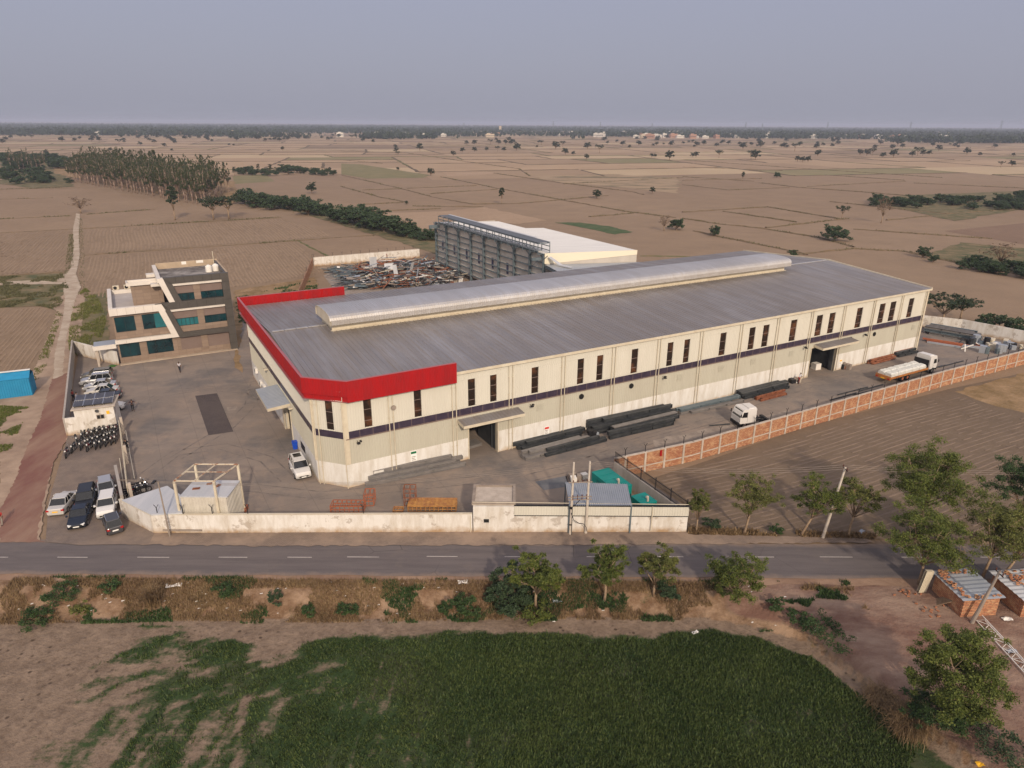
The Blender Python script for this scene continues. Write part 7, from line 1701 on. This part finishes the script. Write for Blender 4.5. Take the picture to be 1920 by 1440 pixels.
def tree(name, meshes, loc, rz=0, scale=1.0, label=None, cat='tree', group=None):
    o = empty(name, loc, rz, label, cat, group); o.scale = scale if hasattr(scale, '__len__') else (scale,) * 3
    link('trunk', meshes[0], o); link('crown', meshes[1], o); return o
# roadside trees, each grown on its own
def rt(px, py, h, sp, n, lf, mk, label, seed, kind='open', th=.3, name='roadside_tree', tr=.13, lean=(0, 0), nl=9):
    p = on_ground(px, py) if py > 1030 else G(px, py); return tree(name, tree_mesh(seed, h, sp * 1.05, int(n * 2.1), lf * .72, LM[mk], th, kind, tr, lean=lean, nl=nl + 3, twigs=9, cr=.72, shell=.0), p, 0, 1, label, 'tree')
rt(1005, 1142, 5.9, 2.3, 9000, .21, 'fresh', 'full leafy tree on the bank right beside the tall dark shrub', 1, 'open', .32)
rt(1133, 1128, 5.6, 2.2, 7500, .20, 'fresh', 'round leafy tree on the bank in front of the twin poles', 2, 'open', .38, nl=10)
rt(1226, 1118, 5.3, 2.1, 5500, .21, 'fresh2', 'gappy yellow green tree on the bank before the right end of the white wall', 3, 'open', .25, nl=8)
rt(1376, 1122, 4.9, 2.6, 7500, .20, 'fresh', 'broad low branched bush like tree standing alone on the bank right of the white wall', 4, 'low', .18, nl=11)
rt(1305, 1000, 5.0, 1.5, 3800, .20, 'fresh2', 'small upright tree beyond the road touching the right end of the white wall', 5, 'upright', .35, tr=.08)
rt(1394, 1004, 6.6, 2.7, 4300, .20, 'fresh2', 'thin open tree with a forked pale trunk beyond the road, second from the white wall', 6, 'open', .38, lean=(.3, 0))
rt(1500, 1006, 6.6, 2.8, 5600, .20, 'fresh', 'tree with a trunk leaning right just left of the pale concrete pole', 7, 'open', .4, lean=(1.0, 0))
rt(1590, 1008, 6.8, 2.4, 4600, .20, 'fresh2', 'thin tree with double trunk just right of the pale concrete pole', 8, 'open', .4, lean=(.2, 0))
rt(1716, 1012, 9.9, 4.6, 16000, .20, 'fresh', 'large wide crowned tree beyond the road towering over the ploughed field', 9, 'open', .42, tr=.2, nl=13)
rt(1722, 1096, 7.4, 3.9, 11500, .20, 'fresh', 'wide flat crowned tree at the left corner of the first brick hut', 10, 'open', .33, nl=12)
rt(1838, 1092, 7.8, 3.6, 8000, .20, 'fresh2', 'open yellow green tree with bare forked branches behind the brick huts', 11, 'open', .4, lean=(.4, 0), nl=10)
rt(1868, 1098, 7.0, 3.0, 5500, .20, 'fresh2', 'slanting tree behind the brick huts at the right, its limbs spread to the border', 12, 'open', .42, lean=(1.3, .2))
rt(1900, 1010, 9.0, 3.8, 10000, .20, 'deep', 'dark dense tree beyond the road at the right border', 13, 'open', .4, nl=11)
rt(1776, 1352, 8.3, 3.3, 22000, .19, 'fresh', 'big dense leafy bush tree in the right foreground beside the dirt slope', 14, 'low', .14, tr=.12, nl=16)
rt(1760, 1368, 2.6, 2.3, 6500, .17, 'deep', 'dark undergrowth bush at the foot of the big foreground tree', 15, 'low', .1, tr=.05)
# shrubs on the bank
def shrub(px, py, h, sp, n, mk, label, seed, lf=.2, name='shrub', group=None):
    p = on_ground(px, py); m_ = tree_mesh(seed, h, sp, n, lf, LM[mk], .12, 'low', .04, nl=8); return tree(name, m_, p, 0, 1, label, 'shrub', group)
shrub(950, 1132, 3.9, 2.1, 7000, 'dark', 'tall dark blue green shrub on the bank left of the first leafy tree', 21, .17)
shrub(955, 1160, 1.9, 1.5, 2500, 'dark', 'dark shrub at the foot of the bank below the tall dark shrub', 22, .17)
shrub(872, 1148, 1.9, 1.3, 2600, 'deep', 'leaning dark green shrub on the bank left of the tall dark shrub', 23, .15)
shrub(833, 1150, .95, .75, 1100, 'deep', 'small round dark green shrub at the foot of the bank, left of the leaning shrub', 24, .15)
shrub(1250, 1128, 2.4, 1.3, 2500, 'dark', 'dark bush growing around the gappy yellow green tree', 25, .17); shrub(1005, 1165, 1.4, 1.6, 1500, 'fresh', 'low leafy regrowth under the first leafy tree', 26, .17)
for i, (px, py, h, sp, mk, lab) in enumerate([(116, 1120, 1.0, 1.7, 'deep', 'straggling green shrub at the left end of the bank'), (70, 1165, .9, 1.6, 'deep', 'low green shrub at the field edge at the left border'), (425, 1118, 1.3, 1.2, 'deep', 'grey green shrub on the bank above the brown branch litter'), (518, 1132, 1.2, .9, 'dark', 'upright dark shrub on the dry bank, left of the pair of low bushes'),
     (577, 1150, .7, .9, 'deep', 'left of two low dark bushes at the foot of the bank'), (652, 1148, .7, 1.2, 'deep', 'right and wider of two low dark bushes at the foot of the bank'), (208, 1105, .8, 1.0, 'deep', 'small green shrub near the top of the bank by the left trees'), (150, 1150, .8, .9, 'fresh2', 'pale green weed bush at the foot of the bank on the left'),
     (1540, 1190, 1.0, 2.2, 'deep', 'low sprawling bush at the turn of the field edge'), (1455, 1140, 1.0, 1.0, 'deep', 'small bush on the bank by the dirt slope'), (1500, 1165, .9, 1.3, 'deep', 'dark bush between the bank and the dirt slope'), (1890, 1420, 1.0, 2.0, 'dark', 'dark weeds in the bottom right corner'),
     (1335, 990, .9, 1.2, 'dark', 'dark weed bush beside the right end of the white wall'), (1455, 1000, .7, .9, 'deep', 'green weed tuft between the thin trees beyond the road')]):
    shrub(px, py, h, sp, int(900 * sp), mk, lab, 30 + i, .16)
# tall dry reed tuft and heap of reed stalks
def tuft_mesh(seed, n, h, sp, wd, m, droop=.3):
    rng = np.random.default_rng(seed); B = rng.normal(size=(n, 2)) * sp * .25; az = rng.uniform(0, 6.28, n); L = h * rng.uniform(.6, 1.1, n); out = sp * rng.uniform(.2, 1.0, n)
    d = np.stack([np.cos(az), np.sin(az)], 1); p0 = np.c_[B, np.zeros(n)]; p1 = np.c_[B + d * out[:, None] * .4, L * .75]; p2 = np.c_[B + d * out[:, None], L * (1 - droop * rng.uniform(0, 1, n))]
    s = np.c_[-d[:, 1], d[:, 0], np.zeros(n)] * wd / 2
    V = np.stack([p0 - s, p0 + s, p1 + s * .8, p1 - s * .8, p2 + s * .15, p2 - s * .15], 1).reshape(-1, 3); k = np.arange(n)[:, None] * 6
    return mesh_np('blades', V, np.concatenate([k + [0, 1, 2, 3], k + [3, 2, 4, 5]]), [m])
def tuft(name, px, py, label, cat, me, group=None, scale=1):
    o = link(name, me, None, tuple(on_ground(px, py))); o.scale = (scale,) * 3; return tag(o, label, cat, group)
tuft('reed_tuft', 290, 1135, 'tall dry reed tuft with two long stalks on the bank', 'reed tuft', tuft_mesh(41, 500, 2.1, 1.1, .035, LM['drygrass']))
tuft('reed_tuft', 1700, 1372, 'dry reed heap sloping towards the field beside the foreground bush', 'reed tuft', tuft_mesh(42, 1100, 2.0, 1.9, .035, LM['drygrass'], .8)); tuft('reed_tuft', 1655, 1318, 'pale cut reed stalks lying left of the foreground bush', 'reed tuft', tuft_mesh(43, 700, 1.2, 1.9, .03, LM['drygrass'], .9))
# grass on the bank, crop blades in the field: too many to count
def blades(name, P, h, wd, m, seed, label, cat, lean=.5):
    rng = np.random.default_rng(seed); n = len(P); az = rng.uniform(0, 6.28, n); hh = h * rng.uniform(.5, 1.3, n); d = np.c_[np.cos(az), np.sin(az), np.zeros(n)]; az2 = rng.uniform(0, 6.28, n); s = np.c_[np.cos(az2), np.sin(az2), np.zeros(n)] * (wd * rng.uniform(.6, 1.3, n))[:, None]
    t = P + d * (hh * lean * rng.uniform(.2, 1, n))[:, None] + np.array([0, 0, 1]) * hh[:, None]
    V = np.stack([P - s, P + s, t], 1).reshape(-1, 3); me = mesh_np(name, V, np.arange(3 * n).reshape(-1, 3), [m]); return tag(link(name, me), label, cat, kind='stuff')
rng = np.random.default_rng(99)
x = rng.uniform(-42, 34, 420000); y = rng.uniform(30, 49, 420000)
gden = crop_density(x, y) + (fbm(x * 1.1, y * 1.1, 55) - .5) * .5
keep = (gden > .5) & (rng.random(len(x)) < np.clip((gden - .42) * 1.8, 0, 1) * (.35 + .65 * sstep(-10, 12, x))) & (np.abs(x) < y * .78)
P = np.c_[x, y, ground_h(x, y) - .01][keep]
blades('crop_grass', P, .24, .06, LM['crop'], 5, 'young green crop covering the near field', 'crop', .9)
x = rng.uniform(-44, 30, 90000); y = rng.uniform(46.5, 52, 90000); f_ = foot_y(x); keep = (y > f_ - .1) & (y < 51.4) & (fbm(x * .5, y * .5, 71) + .25 * (y > 50.3) - .35 * sstep(14, 20, x - (y - 50) * .3) > .47)
P = np.c_[x, y, ground_h(x, y) - .01][keep]; blades('bank_grass', P, .34, .035, LM['drygrass'], 6, 'dry brown grass covering the roadside bank', 'grass', .8)
keep = (y > f_ - .3) & (y < 51.6) & (fbm(x * .33, y * .5, 77) > .58); P = np.c_[x, y, ground_h(x, y) - .01][keep]; blades('bank_weeds', P, .3, .07, LM['deep'], 8, 'low green weeds growing through the dry bank grass', 'weeds', .8)
rgb_ = np.random.default_rng(12); bt_ = np.array(BUND_TOPS); ix_ = rgb_.integers(0, len(bt_) - 1, 16000); ok_ = np.linalg.norm(bt_[ix_] - bt_[ix_ + 1], axis=1) < 40; ix_ = ix_[ok_]; t_ = rgb_.random(len(ix_))[:, None]
P = bt_[ix_] * (1 - t_) + bt_[ix_ + 1] * t_ + rgb_.normal(size=(len(ix_), 3)) * [.5, .5, 0]; dens_ = fbm(P[:, 0] * .05, P[:, 1] * .05, 91) > .5; P = P[dens_]; P[:, 2] = .02
blades('bund_weeds', P, .55, .22, LM['olive'], 71, 'dry weeds growing along the field bunds', 'weeds', .7)
def tract(name, poly, n, h, wd, m, seed, label, cat, thr=.5, sc=.3):
    P3 = [G(*p) for p in poly]; rg = np.random.default_rng(seed); xs_, ys_ = [p.x for p in P3], [p.y for p in P3]; X_ = rg.uniform(min(xs_), max(xs_), n * 3); Y_ = rg.uniform(min(ys_), max(ys_), n * 3); ins_ = np.zeros(n * 3, bool); k = len(P3)
    for i in range(k):
        a, b = P3[i], P3[(i + 1) % k]; c_ = (a.y > Y_) != (b.y > Y_); xx = (b.x - a.x) * (Y_ - a.y) / ((b.y - a.y) if abs(b.y - a.y) > 1e-6 else 1e-6) + a.x; ins_ ^= c_ & (X_ < xx)
    ins_ &= fbm(X_ * sc, Y_ * sc, seed) > thr; P_ = np.c_[X_, Y_, np.full(len(X_), .05)][ins_][:n]
    return blades(name, P_, h, wd, m, seed, label, cat, .9)
tract('track_weeds', [(128, 640), (140, 560), (160, 540), (185, 560), (200, 600), (190, 640), (150, 655), (135, 680)], 16000, .38, .09, LM['fresh2'], 61, 'green weeds in the strip right of the dirt track', 'weeds', .45)
tract('track_weeds', [(88, 640), (108, 585), (118, 590), (98, 650), (85, 690), (62, 730), (66, 690)], 9000, .35, .09, LM['fresh2'], 62, 'green weeds along the left edge of the dirt track', 'weeds', .4)
tract('track_weeds', [(0, 762), (55, 765), (40, 800), (20, 845), (0, 850)], 9000, .25, .07, LM['fresh'], 63, 'bright green weeds below the blue cabin', 'weeds', .45)
tract('track_weeds', [(0, 520), (118, 514), (130, 545), (108, 582), (60, 572), (0, 578)], 12000, .4, .12, LM['olive'], 64, 'scrubby weeds in the plot left of the track', 'weeds', .5)
tract('track_weeds', [(130, 440), (138, 440), (138, 500), (120, 520)], 5000, .4, .12, LM['olive'], 65, 'weeds on the left edge of the farther track', 'weeds', .3)
tract('track_weeds', [(146, 410), (155, 410), (158, 480), (160, 560), (150, 530)], 6000, .4, .12, LM['olive'], 66, 'weeds on the right edge of the farther track', 'weeds', .3)
tract('plot_weeds', [(440, 560), (592, 525), (600, 560), (455, 640)], 6000, .4, .15, LM['deep'], 67, 'patchy green weeds between the office and the scrap yard', 'weeds', .5)
tract('wall_weeds', [(1290, 1003), (1640, 1012), (1640, 1004), (1290, 992)], 3500, .35, .1, LM['drygrass'], 68, 'dry weeds between the road and the ploughed field', 'weeds', .45)

# ---- middle distance: individual trees from a few grown kinds
kinds = dict(
    round=[tree_mesh(s_, 9, 3.9, 2200, .6, LM['far'], .22, 'low', .25, nl=16) for s_ in (101, 102, 103)],
    bush=[tree_mesh(s_, 4.2, 3.0, 2200, .42, LM['dark'], .1, 'low', .14, nl=13) for s_ in (111, 112, 113, 114)],
    slim=[tree_mesh(s_, 10, 2.2, 900, .6, LM['far'], .3, 'upright', .16) for s_ in (121, 122)],
    umbrella=[tree_mesh(s_, 7, 3.6, 900, .5, LM['far'], .5, 'flat', .18) for s_ in (131, 132)],
    bare=[tree_mesh(s_, 8, 3.6, 500, .4, LM['dry'], .3, 'open', .2, nl=12) for s_ in (141, 142)],
    euc=[tree_mesh(s_, 20, 2.0, 2700, .42, LM['euc'], .27, 'euc', .21, bark=M['bark_euc'], nl=18, cr=1.1, shell=.0) for s_ in (151, 152, 153, 154)])
NM = dict(round='field_tree', bush='thorn_bush', slim='slim_tree', umbrella='acacia_tree', bare='bare_tree', euc='eucalyptus_tree')
rt_ = random.Random(77)
def zone(label, group, px, py):
    """say where in the wide view a repeated plant stands"""
    if not group: return label, group
    t = None
    if 'far fields' in group or 'before the far woods' in group:
        x = ['at the left border', 'above the eucalyptus plantation', 'right of the eucalyptus plantation', 'above the scrap yard', 'above the white annex roof', 'above the middle of the hall', 'above the far end of the hall', 'towards the right border', 'at the right border'][min(8, max(0, int(px / 214)))]
        t = ('dark tree in the distant fields ' if py > 268 else 'small hazy tree near the woods ') + x
    elif 'hedge' in group: t = 'dark thorn bush in the ' + ['plantation end', 'left middle', 'bulky right middle', 'annex end'][min(3, int((px - 450) / 95))] + ' of the long hedge'
    elif 'right thicket' in group: t = 'dark thorn bush in the ' + ['left tip', 'left half', 'right half', 'right end'][min(3, max(0, int((px - 1635) / 75)))] + ' of the right thicket'
    elif 'scrub left' in group: t = 'scrub bush ' + ('at the left border' if px < 45 else 'midway' if px < 90 else 'close to the plantation') + (', farther back' if py < 320 else ', nearer the tilled field')
    elif 'young trees' in group: t = 'young tree ' + ('beside' if px < 500 else 'midway right of' if px < 565 else 'farthest right of') + ' the eucalyptus plantation row'
    return (t, t) if t else (label, group)
def mid(kind, px, py, hpx, label, group=None, wide=1.0, cat=None):
    label, group = zone(label, group, px, py); p = G(px, py); dep = math.hypot(p.y * _cp + CH * _sp, 0); h = hpx / FPX * dep; ms = rt_.choice(kinds[kind]); base = {'round': 9, 'bush': 4.2, 'slim': 10, 'umbrella': 7, 'bare': 8, 'euc': 20}[kind]; s_ = h / base / .93
    return tree(NM[kind], ms, p, rt_.random() * 6.28, (s_ * wide, s_ * wide, s_), label, cat or ('bush' if kind == 'bush' else 'tree'), group)
mid('bare', 152, 400, 30, 'bare grey tree standing at the far end of the dirt track', wide=1.5)
mid('slim', 329, 413, 64, 'tall thin tree standing alone in front of the eucalyptus plantation'); mid('umbrella', 401, 412, 38, 'left of two pale green umbrella trees at the end of the plantation', wide=1.2).children[1].data.materials[0]; mid('umbrella', 430, 411, 40, 'right of two pale green umbrella trees at the end of the plantation', wide=1.3)
mid('round', 585, 363, 22, 'small green tree alone in the fields right of the plantation'); mid('slim', 941, 383, 31, 'tall pruned tree in the bare fields above the white annex roof'); mid('round', 808, 330, 16, 'round dark tree left of the middle in the fields'); mid('round', 746, 320, 7, 'small tree beside the olive field')
mid('round', 1119, 372, 17, 'small spreading tree in the bare fields right of the tall pruned tree', wide=1.3); mid('round', 1223, 363, 13, 'small dark tree near the rough scrubby field'); mid('round', 762, 384, 8, 'tiny green tree left of the annex roof')
mid('bare', 1245, 433, 28, 'bare branching tree beside a dark thorn bush behind the hall roof'); mid('bush', 1268, 431, 22, 'dark thorn bush beside the bare branching tree behind the hall roof'); mid('slim', 1392, 340, 18, 'thin tree with double crown on a field bund'); mid('bush', 1457, 333, 10, 'low round tree on the bund right of the thin double tree')
mid('umbrella', 1578, 411, 22, 'small flat topped tree left of the tall dark tree in the right fields'); mid('bare', 1652, 418, 46, 'tall dark tree with bare lower trunk in the right fields', wide=.8); mid('bush', 1565, 451, 28, 'fan shaped dry bush on the bund right of the ridge vent', wide=1.3); mid('bush', 1340, 442, 18, 'small green bush on the bund above the ridge vent')
mid('bush', 1485, 482, 14, 'green bush just behind the far end of the ridge vent'); mid('bush', 1730, 483, 20, 'green bush on the bund beyond the far corner of the hall'); mid('bare', 1872, 503, 46, 'wide spreading dark tree at the right border beyond the hall', wide=1.5); mid('bush', 1750, 492, 14, 'low green bush right of the one beyond the far corner')
for i, (px, py, h) in enumerate([(1765, 612, 52), (1800, 600, 40), (1850, 622, 36), (1905, 635, 40)]): mid('umbrella' if i < 2 else 'bush', px, py, h, ['big acacia behind the far corner of the hall', 'second acacia right of the far corner of the hall', 'low acacia bush above the steel stock', 'dark bush at the right border above the far white wall'][i], wide=1.5 if i < 2 else 1.1)
for i in range(34):
    t = i / 33; px = 458 + 360 * t; py = 383 + 72 * t ** 1.25 + rt_.uniform(-5, 4); mid('bush', px, py, rt_.uniform(16, 30) * (1.15 if .5 < t < .85 else .9), 'dark thorn bush in the hedge running from the plantation to the unfinished shed', 'thorn bushes in the long dark hedge', 1.3)
for i in range(46):
    t = rt_.random(); px = 1640 + 300 * t; py = 372 + rt_.uniform(0, 24) * (.4 + .6 * t) + (1 - t) * 8; mid('bush', px, py, rt_.uniform(8, 17), 'dark thorn bush in the thicket among the right fields', 'thorn bushes in the right thicket', 1.4)
for i in range(24):
    px = rt_.uniform(1800, 1925); py = 498 + (px - 1800) * .15 + rt_.uniform(-8, 8); mid('bush', px, py, rt_.uniform(10, 22), 'scrub bush on the grassy bund at the right border', 'scrub bushes at the right border', 1.2)
for i in range(40):
    px = rt_.uniform(0, 130); py = rt_.uniform(295, 345) + (px * .02); mid('bush', px, py, rt_.uniform(8, 20), 'scrub bush left of the eucalyptus plantation', 'scrub left of the plantation', 1.5)
for i in range(34):
    px = 440 + 185 * i / 33; mid('slim' if i % 4 == 0 else 'bush', px, 327 + rt_.uniform(-4, 3), rt_.uniform(7, 16), 'young tree in the thin row right of the plantation', 'young trees right of the plantation', 1.2, cat='tree')
for i in range(9): mid('euc', 22 + i * 8, 320 + rt_.uniform(-4, 4), 36 + rt_.uniform(-6, 6), 'eucalyptus in the smaller block at the left border', 'eucalyptus at the left border')
# eucalyptus plantation in rows
def euc_label(a, b):
    w_ = ['far left end', 'left quarter', 'middle', 'right quarter', 'right end'][min(4, int(a / 9.3))]
    return ('pale stemmed eucalyptus in the front row, ' if b == 0 else 'eucalyptus in the inner rows, ' if b < 4 else 'eucalyptus in the back rows, ') + w_ + ' of the plantation'
F0, F1, F2 = G(128, 338), G(384, 386), G(434, 356)
e1 = F1 - F0; e2 = F2 - F1; nrow, ncol = 6, 46
for a in range(ncol):
    for b in range(nrow):
        if rt_.random() < .06: continue
        p = F0 + e1 * (a / (ncol - 1)) + e2 * (b / (nrow - 1) * .8) + Vector((rt_.uniform(-1, 1), rt_.uniform(-1, 1), 0)); s_ = rt_.uniform(.85, 1.12) * .98
        tree('eucalyptus_tree', rt_.choice(kinds['euc']), p, rt_.random() * 6.28, (s_, s_, s_ * rt_.uniform(.88, 1.1)), euc_label(a, b), 'tree', euc_label(a, b))
# scattered field trees, as seen
FT = [(224,272,10),(208,284,8),(323,284,6),(530,282,8),(115,256,12),(340,256,12),(88,290,10),(255,256,9),(300,255,9),(180,258,9),(60,262,8),(150,262,7),(20,260,8),(787,282,14),(743,286,10),(746,293,8),(850,293,11),(867,286,10),(890,285,10),(912,283,8),(933,284,9),(945,284,9),(968,283,16),(875,272,9),(890,272,10),(920,271,9),(935,271,10),(948,271,10),(958,271,9),(1042,280,16),(1055,276,10),(1060,290,13),(1075,291,8),(1100,299,11),(1101,280,14),(1124,287,14),(1255,300,18),(1222,295,8),(1228,295,7),
      (1416,300,19),(1408,298,14),(1505,304,11),(1515,304,12),(1495,303,11),(1533,293,13),(1348,296,13),(1305,295,11),(1298,295,9),(1393,280,14),(1425,278,14),(1490,283,13),(1470,278,11),(1530,279,11),(1612,291,12),(1625,292,13),(1635,292,12),(1655,296,11),(1675,295,16),(1683,273,14),(1710,294,12),(1720,292,14),(1730,292,12),(1742,291,10),(1813,290,14),(1837,293,8),(1876,314,10),(1897,312,12),(1900,293,7),(1760,283,12),(1790,276,9),(1875,272,9),(1640,280,9),(1560,276,8),(1180,278,7),(1200,272,7),(1015,272,8),(680,266,9),(615,264,8),(700,268,7),(560,262,8),(660,262,8)]
for i, (px, py, h) in enumerate(FT): mid('round' if i % 5 else 'umbrella', px, py, h, 'dark tree scattered over the bare far fields', 'trees scattered over the far fields', 1.1)
for i in range(40):
    px = rt_.uniform(0, 1920); py = 245 + rt_.random() ** 1.3 * 30 + px * .004; mid('round', px, py, rt_.uniform(4, 10), 'dark tree scattered over the bare far fields', 'trees scattered over the far fields', 1.3)
for i in range(110):
    px = rt_.uniform(0, 640) if i < 60 else rt_.uniform(1100, 1920); py = (264 + rt_.uniform(-9, 2)) if i < 60 else 270 + rt_.uniform(-10, 8); mid('round', px, py, rt_.uniform(5, 10), 'tree in the broken rows in front of the far woods', 'trees in the rows before the far woods', 1.3)
# woods along the horizon: one mass
def far_woods():
    rg = np.random.default_rng(5); n = 46000; Y_ = 1700 * (9000 / 1700) ** rg.random(n); X_ = rg.uniform(-1, 1, n) * Y_ * .85
    dens = fbm(X_ / 620 + 3, Y_ / 230, 9); dens2 = fbm(X_ / 110, Y_ / 60, 19); lim = .575 - .115 * sstep(1750, 2700, Y_) - .05 * sstep(3200, 5000, Y_) - .03 * sstep(0, 1500, X_)
    k = (dens * .75 + dens2 * .25 > lim); X_, Y_ = X_[k], Y_[k]; m_ = len(X_); H_ = rg.uniform(8, 17, m_) * (1 + .4 * (rg.random(m_) > .9)); W_ = H_ * rg.uniform(.45, .8, m_)
    q = 14; C = np.repeat(np.c_[X_, Y_, H_ * .55], q, 0); d = rg.normal(size=(m_ * q, 3)); d /= np.linalg.norm(d, axis=1)[:, None]; C = C + d * np.repeat(np.c_[W_ * .55, W_ * .55, H_ * .36], q, 0)
    V, F = leaves(C, None, 6.0, rg, 0.0, .8); V[:, 2] = np.maximum(V[:, 2], 0.1)
    tag(link('far_woods', mesh_np('far_woods', V, F, [LM['far']])), 'hazy belt of distant woods and orchards below the horizon', 'woods', kind='stuff')
far_woods()
# far villages
hm = [mat('village_white', (.55, .52, .47), .8), mat('village_cream', (.48, .40, .30), .8), mat('village_brick', (.34, .20, .14), .8)]
for i in range(120):
    k_ = (0, 1, 0, 2, 0)[i % 5]; px = rt_.choice((rt_.gauss(1300, 60), rt_.gauss(1560, 70), rt_.gauss(1240, 90), rt_.gauss(1680, 90), rt_.uniform(60, 1900))); py = 246 + rt_.uniform(0, 9) + px * .004
    p = G(px, py); w2, l2, h2 = rt_.uniform(12, 26), rt_.uniform(10, 16), rt_.uniform(5, 11)
    o = empty('village_house', p, rt_.uniform(-.5, .5), 'pale flat roofed house in the distant village belt', 'house', 'houses of the distant villages')
    q = MB(); q.box((-w2/2, 0, 0), (w2/2, l2, h2)); q.box((-w2/2, 0, h2), (w2/2, .4, h2 + .8)); q.box((-w2 * .3, l2 * .4, h2), (w2 * .1, l2 * .8, h2 + 2.6)); q.build('wall', hm[k_], o)
    q = MB(); [q.box((x, -.06, h2 * .35), (x + 1.4, -.01, h2 * .7)) for x in np.arange(-w2/2 + 1, w2/2 - 2, 3.0)]; q.build('window', M['dark'], o)
p = G(938, 250); o = empty('village_tower', p, 0, 'tan water tower block above the woods at the middle of the horizon', 'tower'); q = MB(); q.box((-4, -4, 0), (4, 4, 22)); q.box((-5, -5, 22), (5, 5, 27)); q.build('shaft', hm[1], o)
def pylon(px, py, hpx, lab):
    p = G(px, py); h = hpx / FPX * p.y; o = empty('pylon', p, 0, lab, 'pylon', 'pylons on the horizon'); q = MB(); b = h * .09
    for sx_ in (-1, 1):
        for sy_ in (-1, 1): q.obox((sx_ * b, sy_ * b, 0), (sx_ * b * .12, sy_ * b * .12, h), h * .012, h * .012)
    for z, w2 in ((.66, .17), (.78, .20), (.9, .14)): q.obox((-w2 * h, 0, z * h), (w2 * h, 0, z * h), h * .012, h * .012)
    for k_ in range(6): z0, z1 = h * k_ / 6, h * (k_ + 1) / 6; a, c_ = b * (1 - .88 * k_ / 6), b * (1 - .88 * (k_ + 1) / 6); q.obox((-a, -a, z0), (c_, -c_, z1), h * .008, h * .008); q.obox((a, -a, z0), (-c_, -c_, z1), h * .008, h * .008)
    q.build('lattice', M['steel_blue'], o)
for px, h in ((870, 14), (1037, 17), (1125, 16), (1222, 14), (1397, 16), (1428, 14), (1550, 17), (1705, 18), (1874, 20)): pylon(px, 243 + px * .003, h, 'faint steel pylon standing on the hazy horizon')

# ---------------------------------------------------------------- haze
q = MB(); q.box((-29000, -400, -2.6), (29000, 29000, 62)); hz = q.build('haze', None); hz.data.materials.clear()
hm_ = bpy.data.materials.new('haze'); hm_.use_nodes = True; t = hm_.node_tree; t.nodes.clear(); out = t.nodes.new('ShaderNodeOutputMaterial'); pv = t.nodes.new('ShaderNodeVolumePrincipled')
pv.inputs['Color'].default_value = (.60, .66, .84, 1); pv.inputs['Density'].default_value = .00014; pv.inputs['Anisotropy'].default_value = 0.0
t.links.new(pv.outputs[0], out.inputs['Volume']); hz.data.materials.append(hm_)
tag(hz, 'thin dusty haze over the plain', 'haze', kind='stuff')
